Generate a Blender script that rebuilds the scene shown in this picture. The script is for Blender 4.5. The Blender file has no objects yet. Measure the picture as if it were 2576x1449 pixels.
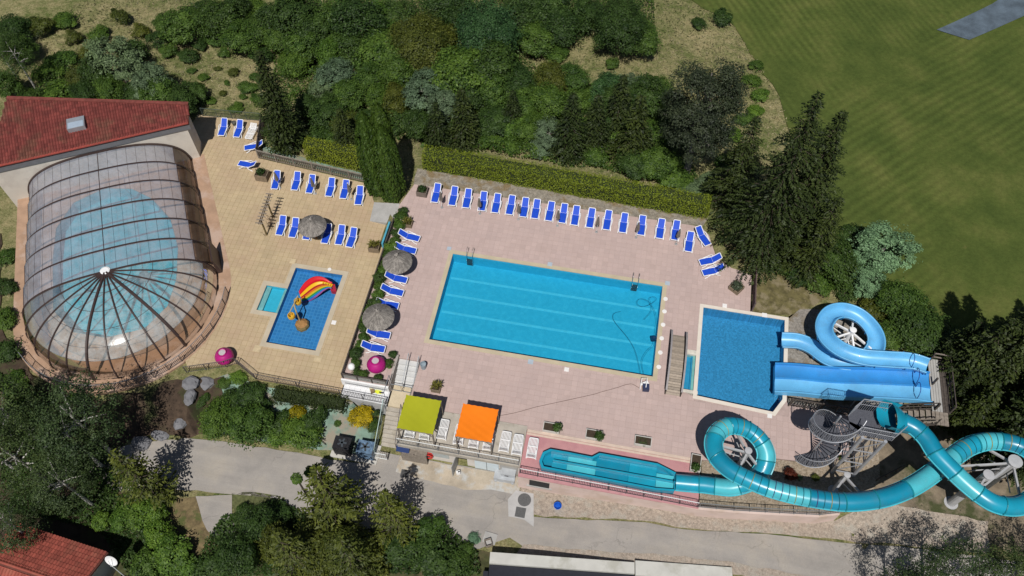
import bpy, math, random
import numpy as np
from mathutils import Vector, Matrix, geometry
R = math.radians
random.seed(11); rng = np.random.default_rng(5)
scn = bpy.context.scene
col = scn.collection
# ---------------------------------------------------------------- camera (drone, 58.6 m above the pool deck)
CAMH, PITCH, YAW, FPX = 58.6, R(57), R(10.7), 2100.0
cam = bpy.data.cameras.new('camera'); cam.lens = FPX / 2576 * 36; cam.sensor_width = 36; cam.clip_end = 8000; cam.clip_start = .5
cam_o = bpy.data.objects.new('camera', cam); col.objects.link(cam_o)
cam_o.location = (0, 0, CAMH); cam_o.rotation_euler = (R(90) - PITCH, 0, YAW)
scn.camera = cam_o
# ---------------------------------------------------------------- sky, sun, exposure
ELEV = R(58.5)
to_sun = Vector((.03 * math.cos(ELEV), -math.cos(ELEV), math.sin(ELEV))).normalized()
w = bpy.data.worlds.new('World'); scn.world = w; w.use_nodes = True
sky = w.node_tree.nodes.new('ShaderNodeTexSky'); sky.sky_type = 'NISHITA'; sky.sun_disc = False
sky.sun_elevation = ELEV; sky.sun_rotation = R(180); sky.altitude = 300
bg = w.node_tree.nodes['Background']; bg.inputs['Strength'].default_value = .05
w.node_tree.links.new(sky.outputs[0], bg.inputs[0])
sl = bpy.data.lights.new('sun', 'SUN'); sl.energy = 5.0; sl.angle = R(.53); sl.color = (1, .965, .915)
so = bpy.data.objects.new('sun', sl); col.objects.link(so); so.location = (0, 0, 80)
so.rotation_euler = to_sun.to_track_quat('Z', 'Y').to_euler()
scn.view_settings.view_transform = 'Standard'; scn.view_settings.look = 'None'
scn.view_settings.exposure = -0.27; scn.view_settings.gamma = 1.0
scn.cycles.max_bounces = 8; scn.cycles.transparent_max_bounces = 24; scn.cycles.diffuse_bounces = 3
scn.cycles.glossy_bounces = 3; scn.cycles.caustics_reflective = False; scn.cycles.caustics_refractive = False
# ---------------------------------------------------------------- photo pixel -> ground position (x along the decks, y away from the road)
ZN = {'A': (0, 300, 2.2646), 'B': (0, 900, 2.2646), 'C': (700, 400, 2.5875), 'D': (700, 900, 2.4155), 'E': (1200, 1300, 2.4155),
      'F': (1500, 640, 1.7254), 'G': (2400, 900, 1.8117), 'H': (2640, 1400, 1.9067), 'I': (0, 1400, 1.9067), 'J': (900, 1500, 2.1467),
      'K': (1800, 1600, 2.3418), 'T': (2860, 1480, 3.788), 'BP': (1020, 980, 5.173), 'ST': (1260, 1300, 5.572), 'BL': (0, 1900, 4.6),
      'BR': (2300, 1180, 3.8125), 'SL': (2880, 1100, 3.15), 'GD': (700, 1300, 3.15), 'AR': (930, 700, 5.573), 'PG': (1450, 1450, 4.14),
      'z1': (1580, 660, 7.247), 'z6': (2540, 820, 2.409), 'z5': (1360, 840, 2.925), 'P': (0, 0, 2576 / 3840), 'z4': (1440, 1560, 2.73), 'z7': (1980, 1540, 2.08)}
def q(zn, x, y, z=0.0):
    x0, y0, s = ZN[zn]
    X = (x0 + x / s) * 2576 / 3840 - 1288; Y = -((y0 + y / s) * 2576 / 3840 - 724.5)
    r = Vector((X, Y * math.sin(PITCH) + FPX * math.cos(PITCH), Y * math.cos(PITCH) - FPX * math.sin(PITCH)))
    t = (z - CAMH) / r.z
    cx, cy = r.x * t, r.y * t
    c, s_ = math.cos(YAW), math.sin(YAW)
    return Vector((c * cx - s_ * cy, s_ * cx + c * cy, z))
ZY, ZR = -.8, -2.6          # level of the yellow deck and of the road
def sst(a, b, x):
    t = min(1, max(0, (x - a) / (b - a))); return t * t * (3 - 2 * t)
def lin(a, b, x): return min(1, max(0, (x - a) / (b - a)))
def ground_base(u, v):
    zn = -1.0 + .8 * (sst(-22, -18.5, u) if v > 40 else lin(-12.9, -12.2, u))
    zn += -.5 * sst(52, 75, v) * sst(0, 15, u) - .35 * sst(17, 30, u) + .25 * math.sin(u * .21 + v * .13) * sst(50, 58, v) - 1.3 * sst(-48, -54, u)
    zs = ZR + 1.15 * sst(-3, 9, u) - .3 * sst(-18, -30, u)
    if u > -12.7: a, b = 22.6, 24.6
    elif u > -15.4: a, b = 25.6, 27.0
    elif u > -30: a, b = 21.3, 26.0
    else: a, b = 20.5, 22.6
    if u > 19: k = sst(19, 25, u); a, b = a - 3 * k, b
    t = lin(a, b, v)
    return zs + (zn - zs) * t
def ground_z(u, v):
    z = ground_base(u, v)
    for (u0, u1, v0, v1) in ((-17.5, 8.4, 24.8, 45.5), (7, 16.6, 28.2, 39.6), (7, 12, 26.6, 42), (-31, -19.5, 27.4, 44)):   # hollow under the decks
        d = min(u - u0, u1 - u, v - v0, v1 - v)
        if d > 0: z = min(z, z + (-3.4 - z) * lin(0, 1.0, d))
    wu, wv = u + 45.82, v - 43.0; wd_, dd_ = .874 * wu + .485 * wv, .485 * wu - .874 * wv
    d = min(7.2 - abs(wd_), dd_ + .6, 19.3 - dd_)
    if d > 0: z = min(z, z + (-3.4 - z) * lin(0, 1.0, d))
    return z
def gq(zn, x, y):           # pixel on the terrain
    z = -1.5
    for _ in range(12):
        p = q(zn, x, y, z); z = .5 * z + .5 * ground_z(p.x, p.y)
    p = q(zn, x, y, z); return p
# ---------------------------------------------------------------- materials
def nd(nt, t, **kw):
    n = nt.nodes.new(t)
    for k, v in kw.items(): setattr(n, k, v)
    return n
def c4(c): return (c[0], c[1], c[2], 1)
def mixrgb(nt, fac, a, b, bt='MIX'):
    m = nd(nt, 'ShaderNodeMix', data_type='RGBA', blend_type=bt)
    for sock, val in ((m.inputs[0], fac), (m.inputs[6], a), (m.inputs[7], b)):
        if isinstance(val, bpy.types.NodeSocket): nt.links.new(val, sock)
        elif isinstance(val, (int, float)): sock.default_value = val
        else: sock.default_value = c4(val)
    return m.outputs[2]
def noise(nt, scale, detail=4, vec=None, rough=.55):
    n = nd(nt, 'ShaderNodeTexNoise'); n.inputs['Scale'].default_value = scale; n.inputs['Detail'].default_value = detail; n.inputs['Roughness'].default_value = rough
    if vec is not None: nt.links.new(vec, n.inputs['Vector'])
    return n.outputs['Fac']
def ramp(nt, fac, stops):
    r = nd(nt, 'ShaderNodeValToRGB'); e = r.color_ramp.elements
    while len(e) < len(stops): e.new(.5)
    for i, (p, c) in enumerate(stops):
        e[i].position = p; e[i].color = c4(c) if not isinstance(c, (int, float)) else (c, c, c, 1)
    nt.links.new(fac, r.inputs[0]); return r.outputs[0]
def pos(nt): return nd(nt, 'ShaderNodeNewGeometry').outputs['Position']
def newmat(name):
    m = bpy.data.materials.new(name); m.use_nodes = True
    nt = m.node_tree; b = nt.nodes['Principled BSDF']
    return m, nt, b
MATS = {}
def mat(name, c, rough=.7, var=.18, scale=2.5, metal=0, bump=0, bscale=30, spec=.35, tint=False, fine=.0, c2=None, c2scale=.6, c2th=(.5, .62), coat=0):
    if name in MATS: return MATS[name]
    m, nt, b = newmat(name); p = pos(nt)
    f = noise(nt, scale, 5, p)
    a = tuple(x * (1 - var) for x in c); d = tuple(min(1, x * (1 + var)) for x in c)
    cc = mixrgb(nt, ramp(nt, f, [(.3, 0.), (.7, 1.)]), a, d)
    if c2 is not None:
        cc = mixrgb(nt, ramp(nt, noise(nt, c2scale, 6, p, .65), [(c2th[0], 0.), (c2th[1], 1.)]), cc, c2)
    if fine:
        cc = mixrgb(nt, fine, cc, ramp(nt, noise(nt, 34, 2, p), [(.35, .25), (.7, 1.)]), 'MULTIPLY')
    if tint:
        at = nd(nt, 'ShaderNodeAttribute', attribute_name='tint')
        cc = mixrgb(nt, 1.0, cc, at.outputs['Color'], 'MULTIPLY')
    nt.links.new(cc, b.inputs['Base Color'])
    b.inputs['Roughness'].default_value = rough; b.inputs['Metallic'].default_value = metal
    b.inputs['Specular IOR Level'].default_value = spec
    if coat: b.inputs['Coat Weight'].default_value = coat
    if bump:
        bn = nd(nt, 'ShaderNodeBump'); bn.inputs['Strength'].default_value = bump; bn.inputs['Distance'].default_value = .05
        nt.links.new(noise(nt, bscale, 4, p), bn.inputs['Height']); nt.links.new(bn.outputs[0], b.inputs['Normal'])
    MATS[name] = m; return m
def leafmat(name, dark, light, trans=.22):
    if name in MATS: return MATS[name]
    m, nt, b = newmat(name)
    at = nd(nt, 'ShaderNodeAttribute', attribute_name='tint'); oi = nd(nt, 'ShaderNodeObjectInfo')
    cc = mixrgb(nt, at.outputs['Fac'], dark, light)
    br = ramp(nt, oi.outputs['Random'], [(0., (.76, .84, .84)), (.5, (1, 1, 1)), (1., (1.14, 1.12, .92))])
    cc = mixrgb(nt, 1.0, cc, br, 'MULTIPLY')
    nt.links.new(cc, b.inputs['Base Color']); b.inputs['Roughness'].default_value = .55; b.inputs['Specular IOR Level'].default_value = .25
    tr = nd(nt, 'ShaderNodeBsdfTranslucent'); nt.links.new(cc, tr.inputs[0])
    mx = nd(nt, 'ShaderNodeMixShader'); mx.inputs[0].default_value = trans
    nt.links.new(b.outputs[0], mx.inputs[1]); nt.links.new(tr.outputs[0], mx.inputs[2])
    nt.links.new(mx.outputs[0], nt.nodes['Material Output'].inputs[0])
    MATS[name] = m; return m
def clearmat(name, tint, body, body_w, rough=.12, gloss=1.0, bump=0, bscale=8, streak=0, translucent=.5):
    """see-through sheet: tinted transparency + some milky body + Fresnel gloss"""
    if name in MATS: return MATS[name]
    m, nt, b = newmat(name); nt.nodes.remove(b); p = pos(nt)
    t = nd(nt, 'ShaderNodeBsdfTransparent'); t.inputs[0].default_value = c4(tint)
    d = nd(nt, 'ShaderNodeBsdfDiffuse'); d.inputs[0].default_value = c4(body)
    tl = nd(nt, 'ShaderNodeBsdfTranslucent'); tl.inputs[0].default_value = c4(body)
    mb_ = nd(nt, 'ShaderNodeMixShader'); mb_.inputs[0].default_value = translucent
    nt.links.new(d.outputs[0], mb_.inputs[1]); nt.links.new(tl.outputs[0], mb_.inputs[2])
    m1 = nd(nt, 'ShaderNodeMixShader'); nt.links.new(t.outputs[0], m1.inputs[1]); nt.links.new(mb_.outputs[0], m1.inputs[2])
    if streak:
        f = ramp(nt, noise(nt, 1.3, 6, p, .7), [(.3, max(0, body_w - streak)), (.75, min(1, body_w + streak))]); nt.links.new(f, m1.inputs[0])
    else: m1.inputs[0].default_value = body_w
    g = nd(nt, 'ShaderNodeBsdfGlossy'); g.inputs['Roughness'].default_value = rough
    fr = nd(nt, 'ShaderNodeFresnel'); fr.inputs[0].default_value = 1.38
    mul = nd(nt, 'ShaderNodeMath', operation='MULTIPLY'); nt.links.new(fr.outputs[0], mul.inputs[0]); mul.inputs[1].default_value = gloss
    m2 = nd(nt, 'ShaderNodeMixShader'); nt.links.new(mul.outputs[0], m2.inputs[0]); nt.links.new(m1.outputs[0], m2.inputs[1]); nt.links.new(g.outputs[0], m2.inputs[2])
    if bump:
        bn = nd(nt, 'ShaderNodeBump'); bn.inputs['Strength'].default_value = bump; bn.inputs['Distance'].default_value = .04
        nt.links.new(noise(nt, bscale, 3, p), bn.inputs['Height']); nt.links.new(bn.outputs[0], g.inputs['Normal']); nt.links.new(bn.outputs[0], fr.inputs['Normal'])
    nt.links.new(m2.outputs[0], nt.nodes['Material Output'].inputs[0])
    MATS[name] = m; return m
# ---------------------------------------------------------------- mesh helpers
class MB:
    def __init__(s): s.v = []; s.f = []; s.m = []; s.t = []
    def add(s, vs, fs, mi=0, tint=1.0):
        o = len(s.v); s.v += [tuple(v) for v in vs]
        for f in fs: s.f.append([i + o for i in f]); s.m.append(mi); s.t.append(tint)
        return s
    def box(s, c, d, rz=0, mi=0, rot=None, tint=1.0):
        M = Matrix.Translation(Vector(c)) @ (rot.to_4x4() if rot else Matrix.Rotation(rz, 4, 'Z'))
        vs = [M @ Vector((x * d[0] / 2, y * d[1] / 2, z * d[2] / 2)) for x in (-1, 1) for y in (-1, 1) for z in (-1, 1)]
        return s.add(vs, [(0, 1, 3, 2), (4, 6, 7, 5), (0, 4, 5, 1), (2, 3, 7, 6), (0, 2, 6, 4), (1, 5, 7, 3)], mi, tint)
    def b2(s, lo, hi, mi=0, tint=1.0):
        return s.box([(a + b) / 2 for a, b in zip(lo, hi)], [abs(b - a) for a, b in zip(lo, hi)], 0, mi, None, tint)
    def beam(s, p0, p1, wd, ht, mi=0):
        p0, p1 = Vector(p0), Vector(p1); d = p1 - p0; L = d.length
        x = d.normalized(); up = Vector((0, 0, 1)) if abs(x.z) < .98 else Vector((0, 1, 0))
        y = up.cross(x).normalized(); z = x.cross(y)
        rot = Matrix((x, y, z)).transposed()
        return s.box((p0 + p1) / 2, (L, wd, ht), 0, mi, rot)
    def tube(s, pts, r, n=8, mi=0, cap=True, closed=False):
        pts = [Vector(p) for p in pts]; N = len(pts); rings = []
        for i, p in enumerate(pts):
            a = pts[i - 1] if (i or closed) else p; b = pts[(i + 1) % N] if (i < N - 1 or closed) else p
            t = (b - a).normalized() if (b - a).length > 1e-6 else Vector((0, 0, 1))
            up = Vector((0, 0, 1)) if abs(t.z) < .95 else Vector((0, 1, 0))
            x = t.cross(up).normalized(); y = x.cross(t)
            rr = r[i] if isinstance(r, (list, tuple)) else r
            rings.append([p + x * math.cos(2 * math.pi * k / n) * rr + y * math.sin(2 * math.pi * k / n) * rr for k in range(n)])
        vs = [v for rg in rings for v in rg]; fs = []
        for i in range(N if closed else N - 1):
            j = (i + 1) % N
            for k in range(n): fs.append((i * n + k, i * n + (k + 1) % n, j * n + (k + 1) % n, j * n + k))
        if cap and not closed: fs += [tuple(range(n))[::-1], tuple((N - 1) * n + k for k in range(n))]
        return s.add(vs, fs, mi)
    def lathe(s, prof, n=24, c=(0, 0, 0), mi=0, jit=0):
        vs = []; fs = []
        for r, z in prof:
            for k in range(n):
                rr = r * (1 + random.uniform(-jit, jit)); a = 2 * math.pi * k / n
                vs.append((c[0] + rr * math.cos(a), c[1] + rr * math.sin(a), c[2] + z + (random.uniform(-jit, jit) * .3 if jit else 0)))
        for i in range(len(prof) - 1):
            for k in range(n): fs.append((i * n + k, i * n + (k + 1) % n, (i + 1) * n + (k + 1) % n, (i + 1) * n + k))
        fs.append(tuple((len(prof) - 1) * n + k for k in range(n)))
        return s.add(vs, fs, mi)
    def sweep(s, pts, prof, mi=0, closed_prof=False):
        """profile (x right, y up) swept along pts"""
        pts = [Vector(p) for p in pts]; N = len(pts); n = len(prof); vs = []; fs = []
        for i, p in enumerate(pts):
            t = (pts[min(i + 1, N - 1)] - pts[max(i - 1, 0)]).normalized()
            x = t.cross(Vector((0, 0, 1))).normalized(); y = x.cross(t)
            vs += [p + x * a + y * b for a, b in prof]
        for i in range(N - 1):
            for k in range(n if closed_prof else n - 1): fs.append((i * n + k, i * n + (k + 1) % n, (i + 1) * n + (k + 1) % n, (i + 1) * n + k))
        return s.add(vs, fs, mi)
    def prism(s, poly, z0, z1, mi=0, holes=(), bottom=False, top=True):
        loops = [[Vector((x, y, 0)) for x, y in poly]] + [[Vector((x, y, 0)) for x, y in h] for h in holes]
        flat = [v for l in loops for v in l]
        if top:
            tri = geometry.tessellate_polygon(loops); fs = []
            for t in tri:
                a, b, c = [flat[i] for i in t]
                fs.append(t if (b - a).cross(c - a).z > 0 else t[::-1])
            s.add([(v.x, v.y, z1) for v in flat], fs, mi)
        for l in loops:
            n = len(l)
            s.add([(v.x, v.y, z0) for v in l] + [(v.x, v.y, z1) for v in l], [(i, (i + 1) % n, (i + 1) % n + n, i + n) for i in range(n)], mi)
        return s
    def mesh(s, name, mats, smooth=False, off=None):
        me = bpy.data.meshes.new(name)
        v = s.v if off is None else [off @ Vector(p) for p in s.v]
        me.from_pydata([tuple(p) for p in v], [], s.f)
        for m in (mats if isinstance(mats, (list, tuple)) else [mats]): me.materials.append(m)
        if any(s.m): me.polygons.foreach_set('material_index', s.m)
        if s.f:
            at = me.attributes.new('tint', 'FLOAT', 'FACE'); at.data.foreach_set('value', s.t)
        if smooth: me.polygons.foreach_set('use_smooth', [True] * len(me.polygons))
        me.validate(); return me
    def build(s, name, mats, parent=None, smooth=False, world=True):
        off = None
        if parent is not None and world:
            off = local_inv(parent)
        me = s.mesh(name, mats, smooth, off)
        return link(name, me, parent)
def local_inv(o):
    M = Matrix.Identity(4)
    while o is not None:
        M = Matrix.LocRotScale(o.location, o.rotation_euler, o.scale) @ M; o = o.parent
    return M.inverted()
def link(name, me, parent=None):
    o = bpy.data.objects.new(name, me); col.objects.link(o)
    if parent is not None: o.parent = parent
    return o
def tag(o, label=None, cat=None, group=None, kind=None):
    if label: o['label'] = label
    if cat: o['category'] = cat
    if group: o['group'] = group
    if kind: o['kind'] = kind
    return o
def thing(name, label, cat, loc=(0, 0, 0), rz=0, group=None, sc=1):
    o = bpy.data.objects.new(name, None); col.objects.link(o); o.empty_display_size = .2
    o.location = loc; o.rotation_euler = (0, 0, rz); o.scale = (sc,) * 3
    return tag(o, label, cat, group)
def struct(name, mb, m, smooth=False): return tag(mb.build(name, m, None, smooth), kind='structure')
def copy_tree(o, parent=None):
    c = o.copy(); col.objects.link(c); c.parent = parent
    for ch in o.children: copy_tree(ch, c)
    return c
ORD = ['first', 'second', 'third', 'fourth', 'fifth', 'sixth', 'seventh', 'eighth', 'ninth', 'tenth', 'eleventh', 'twelfth', 'thirteenth', 'fourteenth', 'fifteenth', 'sixteenth', 'seventeenth', 'eighteenth', 'nineteenth', 'twentieth']
def clip(poly, x0, x1, y0, y1):
    def cut(ps, ins, itx):
        out = []
        for i in range(len(ps)):
            a, b = ps[i - 1], ps[i]; ia, ib = ins(a), ins(b)
            if ib:
                if not ia: out.append(itx(a, b))
                out.append(b)
            elif ia: out.append(itx(a, b))
        return out
    for ax, lim, sg in ((0, x0, 1), (0, x1, -1), (1, y0, 1), (1, y1, -1)):
        if not poly: return []
        def itx(a, b, ax=ax, lim=lim):
            t = (lim - a[ax]) / (b[ax] - a[ax]); return (a[0] + (b[0] - a[0]) * t, a[1] + (b[1] - a[1]) * t)
        poly = cut(poly, lambda p, ax=ax, lim=lim, sg=sg: (p[ax] - lim) * sg >= -1e-9, itx)
    return poly
def area(p): return .5 * sum(p[i - 1][0] * p[i][1] - p[i][0] * p[i - 1][1] for i in range(len(p)))
def drape(poly, lift, cell=.75, zf=ground_z):
    mb = MB(); xs = [p[0] for p in poly]; ys = [p[1] for p in poly]
    if area(poly) < 0: poly = poly[::-1]
    i0, i1 = math.floor(min(xs) / cell), math.ceil(max(xs) / cell); j0, j1 = math.floor(min(ys) / cell), math.ceil(max(ys) / cell)
    for i in range(i0, i1):
        for j in range(j0, j1):
            c = clip(poly, i * cell, (i + 1) * cell, j * cell, (j + 1) * cell)
            if len(c) > 2 and abs(area(c)) > 1e-5: mb.add([(x, y, zf(x, y) + lift) for x, y in c], [tuple(range(len(c)))])
    return mb
def inside(p, poly):
    c = False; x, y = p
    for i in range(len(poly)):
        (x0, y0), (x1, y1) = poly[i - 1], poly[i]
        if (y0 > y) != (y1 > y) and x < (x1 - x0) * (y - y0) / (y1 - y0) + x0: c = not c
    return c
def wobble(poly, amp=.12, step=.7):
    out = []
    for i in range(len(poly)):
        a, b = Vector(poly[i - 1][:2]), Vector(poly[i][:2]); n = max(1, int((b - a).length / step)); d = (b - a)
        nn = Vector((-d.y, d.x)).normalized() if d.length > 0 else Vector((0, 0))
        for k in range(n):
            p = a + d * k / n + nn * random.uniform(-amp, amp) * (k > 0); out.append((p.x, p.y))
    return out
def spline(pts, m=6):
    P = [Vector(p) for p in pts]; out = []
    for i in range(len(P) - 1):
        p0, p1, p2, p3 = P[max(i - 1, 0)], P[i], P[i + 1], P[min(i + 2, len(P) - 1)]
        for k in range(m):
            t = k / m
            out.append(.5 * ((2 * p1) + (p2 - p0) * t + (2 * p0 - 5 * p1 + 4 * p2 - p3) * t * t + (3 * p1 - p0 - 3 * p2 + p3) * t ** 3))
    out.append(P[-1]); return out
# ================================================================ SETTING: terrain, lawn, roads, decks
def terrain_mat():
    m, nt, b = newmat('meadow'); p = pos(nt)
    n1 = noise(nt, .16, 6, p, .6); n2 = noise(nt, 1.1, 7, p, .7); n3 = noise(nt, 7, 4, p, .7)
    dry = ramp(nt, n3, [(.25, (.17, .14, .06)), (.5, (.34, .285, .15)), (.8, (.50, .44, .27))])
    grn = ramp(nt, n3, [(.25, (.03, .055, .012)), (.55, (.10, .13, .035)), (.8, (.20, .22, .075))])
    f = mixrgb(nt, .55, ramp(nt, n1, [(.35, 0.), (.65, 1.)]), ramp(nt, n2, [(.40, 0.), (.62, 1.)]))
    cc = mixrgb(nt, f, grn, dry)
    nt.links.new(cc, b.inputs['Base Color']); b.inputs['Roughness'].default_value = .95; b.inputs['Specular IOR Level'].default_value = .1
    bn = nd(nt, 'ShaderNodeBump'); bn.inputs['Strength'].default_value = .9; bn.inputs['Distance'].default_value = .25
    nt.links.new(noise(nt, 3.5, 6, p, .7), bn.inputs['Height']); nt.links.new(bn.outputs[0], b.inputs['Normal'])
    return m
def lawn_mat():
    m, nt, b = newmat('mown_lawn'); p = pos(nt)
    mp = nd(nt, 'ShaderNodeMapping'); nt.links.new(p, mp.inputs[0])
    mp.inputs['Rotation'].default_value = (0, 0, R(-29)); 
    mp2 = nd(nt, 'ShaderNodeMapping'); nt.links.new(p, mp2.inputs[0]); mp2.inputs['Rotation'].default_value = (0, 0, R(45))
    def wave(mpn, sc):
        wv = nd(nt, 'ShaderNodeTexWave'); wv.inputs['Scale'].default_value = sc; wv.inputs['Distortion'].default_value = 2.5; wv.inputs['Detail'].default_value = 3; wv.inputs['Detail Scale'].default_value = .6
        nt.links.new(mpn.outputs[0], wv.inputs[0]); return wv.outputs['Fac']
    sep = nd(nt, 'ShaderNodeSeparateXYZ'); nt.links.new(p, sep.inputs[0])
    add = nd(nt, 'ShaderNodeMath', operation='MULTIPLY_ADD'); nt.links.new(sep.outputs['X'], add.inputs[0]); la, lb = q('P', 2052, 292, -.7), q('P', 2361, 67, -.7); sl_ = (lb.y - la.y) / (lb.x - la.x); add.inputs[1].default_value = -sl_; nt.links.new(sep.outputs['Y'], add.inputs[2])
    msk = nd(nt, 'ShaderNodeMapRange'); nt.links.new(add.outputs[0], msk.inputs[0]); k0 = la.y - sl_ * la.x; msk.inputs[1].default_value = k0 - 2.5; msk.inputs[2].default_value = k0 + 2.5
    st = mixrgb(nt, msk.outputs[0], wave(mp2, .36), wave(mp, .40)); st = mixrgb(nt, ramp(nt, noise(nt, .07, 4, p), [(.38, 0.), (.62, 1.)]), (.5, .5, .5), st)
    base = ramp(nt, noise(nt, .22, 7, p, .65), [(.28, (.046, .070, .015)), (.5, (.074, .098, .022)), (.7, (.114, .126, .034))])
    cc = mixrgb(nt, .15, base, st, 'OVERLAY')
    cc = mixrgb(nt, .6, cc, ramp(nt, noise(nt, 3, 6, p, .75), [(.25, .55), (.7, 1.25)]), 'MULTIPLY')
    cc = mixrgb(nt, ramp(nt, noise(nt, .35, 5, p, .7), [(.66, 0.), (.76, .5)]), cc, (.2, .16, .06))
    nt.links.new(cc, b.inputs['Base Color']); b.inputs['Roughness'].default_value = .9; b.inputs['Specular IOR Level'].default_value = .12
    bn = nd(nt, 'ShaderNodeBump'); bn.inputs['Strength'].default_value = .5; bn.inputs['Distance'].default_value = .1
    nt.links.new(noise(nt, 6, 6, p, .75), bn.inputs['Height']); nt.links.new(bn.outputs[0], b.inputs['Normal'])
    return m
def axis(lo, hi, st, far):
    core = list(np.arange(lo, hi + .01, st)); g = st; a = []; x = lo
    while x > -far: g *= 1.5; x -= g; a.append(x)
    b_ = []; x = hi; g = st
    while x < far: g *= 1.5; x += g; b_.append(x)
    return a[::-1] + core + b_
ax, ay = axis(-62, 62, .75, 2500), axis(-6, 100, .75, 2500)
mb = MB(); nx, ny = len(ax), len(ay)
mb.v = [(x, y, ground_z(x, y)) for y in ay for x in ax]
mb.f = [(j * nx + i, j * nx + i + 1, (j + 1) * nx + i + 1, (j + 1) * nx + i) for j in range(ny - 1) for i in range(nx - 1)]
mb.m = [0] * len(mb.f); mb.t = [1.0] * len(mb.f)
struct('ground', mb, terrain_mat(), True)
LAWN = [(-8, 86), (5.1, 78.1), (9.8, 75), (14.7, 65.3), (16.4, 58), (17.6, 51), (19.2, 45), (22, 41.5), (27, 39.5), (33, 37), (44, 34), (140, 20), (140, 170), (-8, 170)]
struct('lawn', drape(wobble(LAWN, .25, 1.5), .09, 2.0), lawn_mat(), True)
def asphalt_mat():
    m, nt, b = newmat('asphalt'); p = pos(nt)
    cc = ramp(nt, noise(nt, .45, 7, p, .65), [(.3, (.29, .27, .25)), (.5, (.345, .318, .29)), (.7, (.40, .36, .31))])
    mp = nd(nt, 'ShaderNodeMapping'); nt.links.new(p, mp.inputs[0]); mp.inputs['Scale'].default_value = (.12, 1.4, 1)
    cc = mixrgb(nt, .35, cc, ramp(nt, noise(nt, 1.0, 5, mp.outputs[0], .6), [(.35, .72), (.65, 1.1)]), 'MULTIPLY')
    cc = mixrgb(nt, .4, cc, ramp(nt, noise(nt, 26, 3, p, .8), [(.3, .45), (.65, 1.1)]), 'MULTIPLY')
    vo = nd(nt, 'ShaderNodeTexVoronoi', feature='DISTANCE_TO_EDGE'); vo.inputs['Scale'].default_value = .28
    wp = nd(nt, 'ShaderNodeVectorMath', operation='ADD'); nz = nd(nt, 'ShaderNodeTexNoise'); nz.inputs['Scale'].default_value = .9; nz.inputs['Detail'].default_value = 5; nt.links.new(p, nz.inputs['Vector'])
    sc_ = nd(nt, 'ShaderNodeVectorMath', operation='SCALE'); sc_.inputs['Scale'].default_value = 1.6; nt.links.new(nz.outputs['Color'], sc_.inputs[0]); nt.links.new(p, wp.inputs[0]); nt.links.new(sc_.outputs[0], wp.inputs[1]); nt.links.new(wp.outputs[0], vo.inputs['Vector'])
    cr_ = ramp(nt, vo.outputs['Distance'], [(.0, .75), (.012, 1.)])
    cr_ = mixrgb(nt, ramp(nt, noise(nt, .3, 3, p), [(.46, 0.), (.56, 1.)]), (1, 1, 1), cr_)
    cc = mixrgb(nt, 1., cc, cr_, 'MULTIPLY')
    nt.links.new(cc, b.inputs['Base Color']); b.inputs['Roughness'].default_value = .92; b.inputs['Specular IOR Level'].default_value = .2
    bn = nd(nt, 'ShaderNodeBump'); bn.inputs['Strength'].default_value = .3; bn.inputs['Distance'].default_value = .03; nt.links.new(noise(nt, 30, 4, p), bn.inputs['Height']); nt.links.new(bn.outputs[0], b.inputs['Normal'])
    return m
asph = asphalt_mat()
asph2 = mat('asphalt_pale', (.43, .40, .365), .9, .12, 1.2, fine=.3)
gravel = mat('gravel', (.48, .40, .325), .95, .3, 5, bump=.6, bscale=18, fine=.75, c2=(.5, .45, .38), c2scale=1.2)
pebble = mat('pebbles', (.40, .32, .23), .95, .42, 9, bump=1, bscale=9, fine=.8, c2=(.55, .46, .36), c2scale=6)
conc = mat('concrete', (.46, .42, .36), .9, .15, 1.2, bump=.2, fine=.3, c2=(.33, .29, .23), c2scale=1.8, c2th=(.56, .7))
concg = mat('concrete_grey', (.42, .41, .39), .9, .12, 1.5, fine=.3)
white = mat('white_paint', (.78, .78, .78), .6, .06, 2)
dirt = mat('dry_soil', (.26, .18, .10), .95, .35, 3, bump=.7, bscale=10, fine=.6, c2=(.09, .10, .035), c2scale=.9)
pad = [tuple(q('P', x, y, -.5)[:2]) for x, y in [(2362, 63), (2445, 88), (2640, 10), (2600, -60), (2500, 2)]]
struct('slate_court', drape(pad, .17, 2.0), mat('blue_grey_court', (.105, .14, .175), .8, .3, .9, fine=.5))
# road along the front
ROAD = [(-33.5, 15.6), (-31, 16.2), (-27.5, 16.8), (-24.4, 17.0), (-21, 17.3), (-15, 15.2), (-9, 15.6), (-5.5, 16.4), (-3.5, 17.6), (-1.9, 16.9), (1.5, 17.3), (6.8, 17.9), (12, 18.3), (17, 18.3), (24, 18.4), (40, 18.6),
        (40, 22.6), (24, 21.7), (15.4, 21.0), (8.9, 20.2), (6, 20.25), (3.5, 20.0), (1, 19.75), (-2, 19.45), (-3.4, 19.3), (-3.4, 20.9), (-3.5, 22.3), (-14.9, 22.3), (-14.9, 21.2), (-18.2, 20.9), (-20, 21.0), (-27, 20.9), (-30, 20.6), (-33.5, 19.6), (-38, 17)]
struct('road', drape(wobble(ROAD, .06, .8), .05), asph)
struct('gravel_verge', drape(wobble([(-3.4, 19.4), (1, 19.85), (6, 20.35), (8.9, 20.3), (15.4, 21.1), (24, 21.8), (30, 22.2), (30, 24.5), (22, 24.4), (19.5, 22.8), (14, 21.9), (9.5, 21.5), (-3.4, 21.6)], .08), .056), gravel)
struct('gravel_margin', drape(wobble([(-3.0, 16.2), (1.5, 16.7), (7, 17.4), (13, 17.7), (19, 17.6), (30, 17.6), (30, 18.7), (17, 18.5), (12, 18.5), (6.8, 18.1), (1.5, 17.6), (-2.4, 17.3)], .12), .06), gravel)
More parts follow.
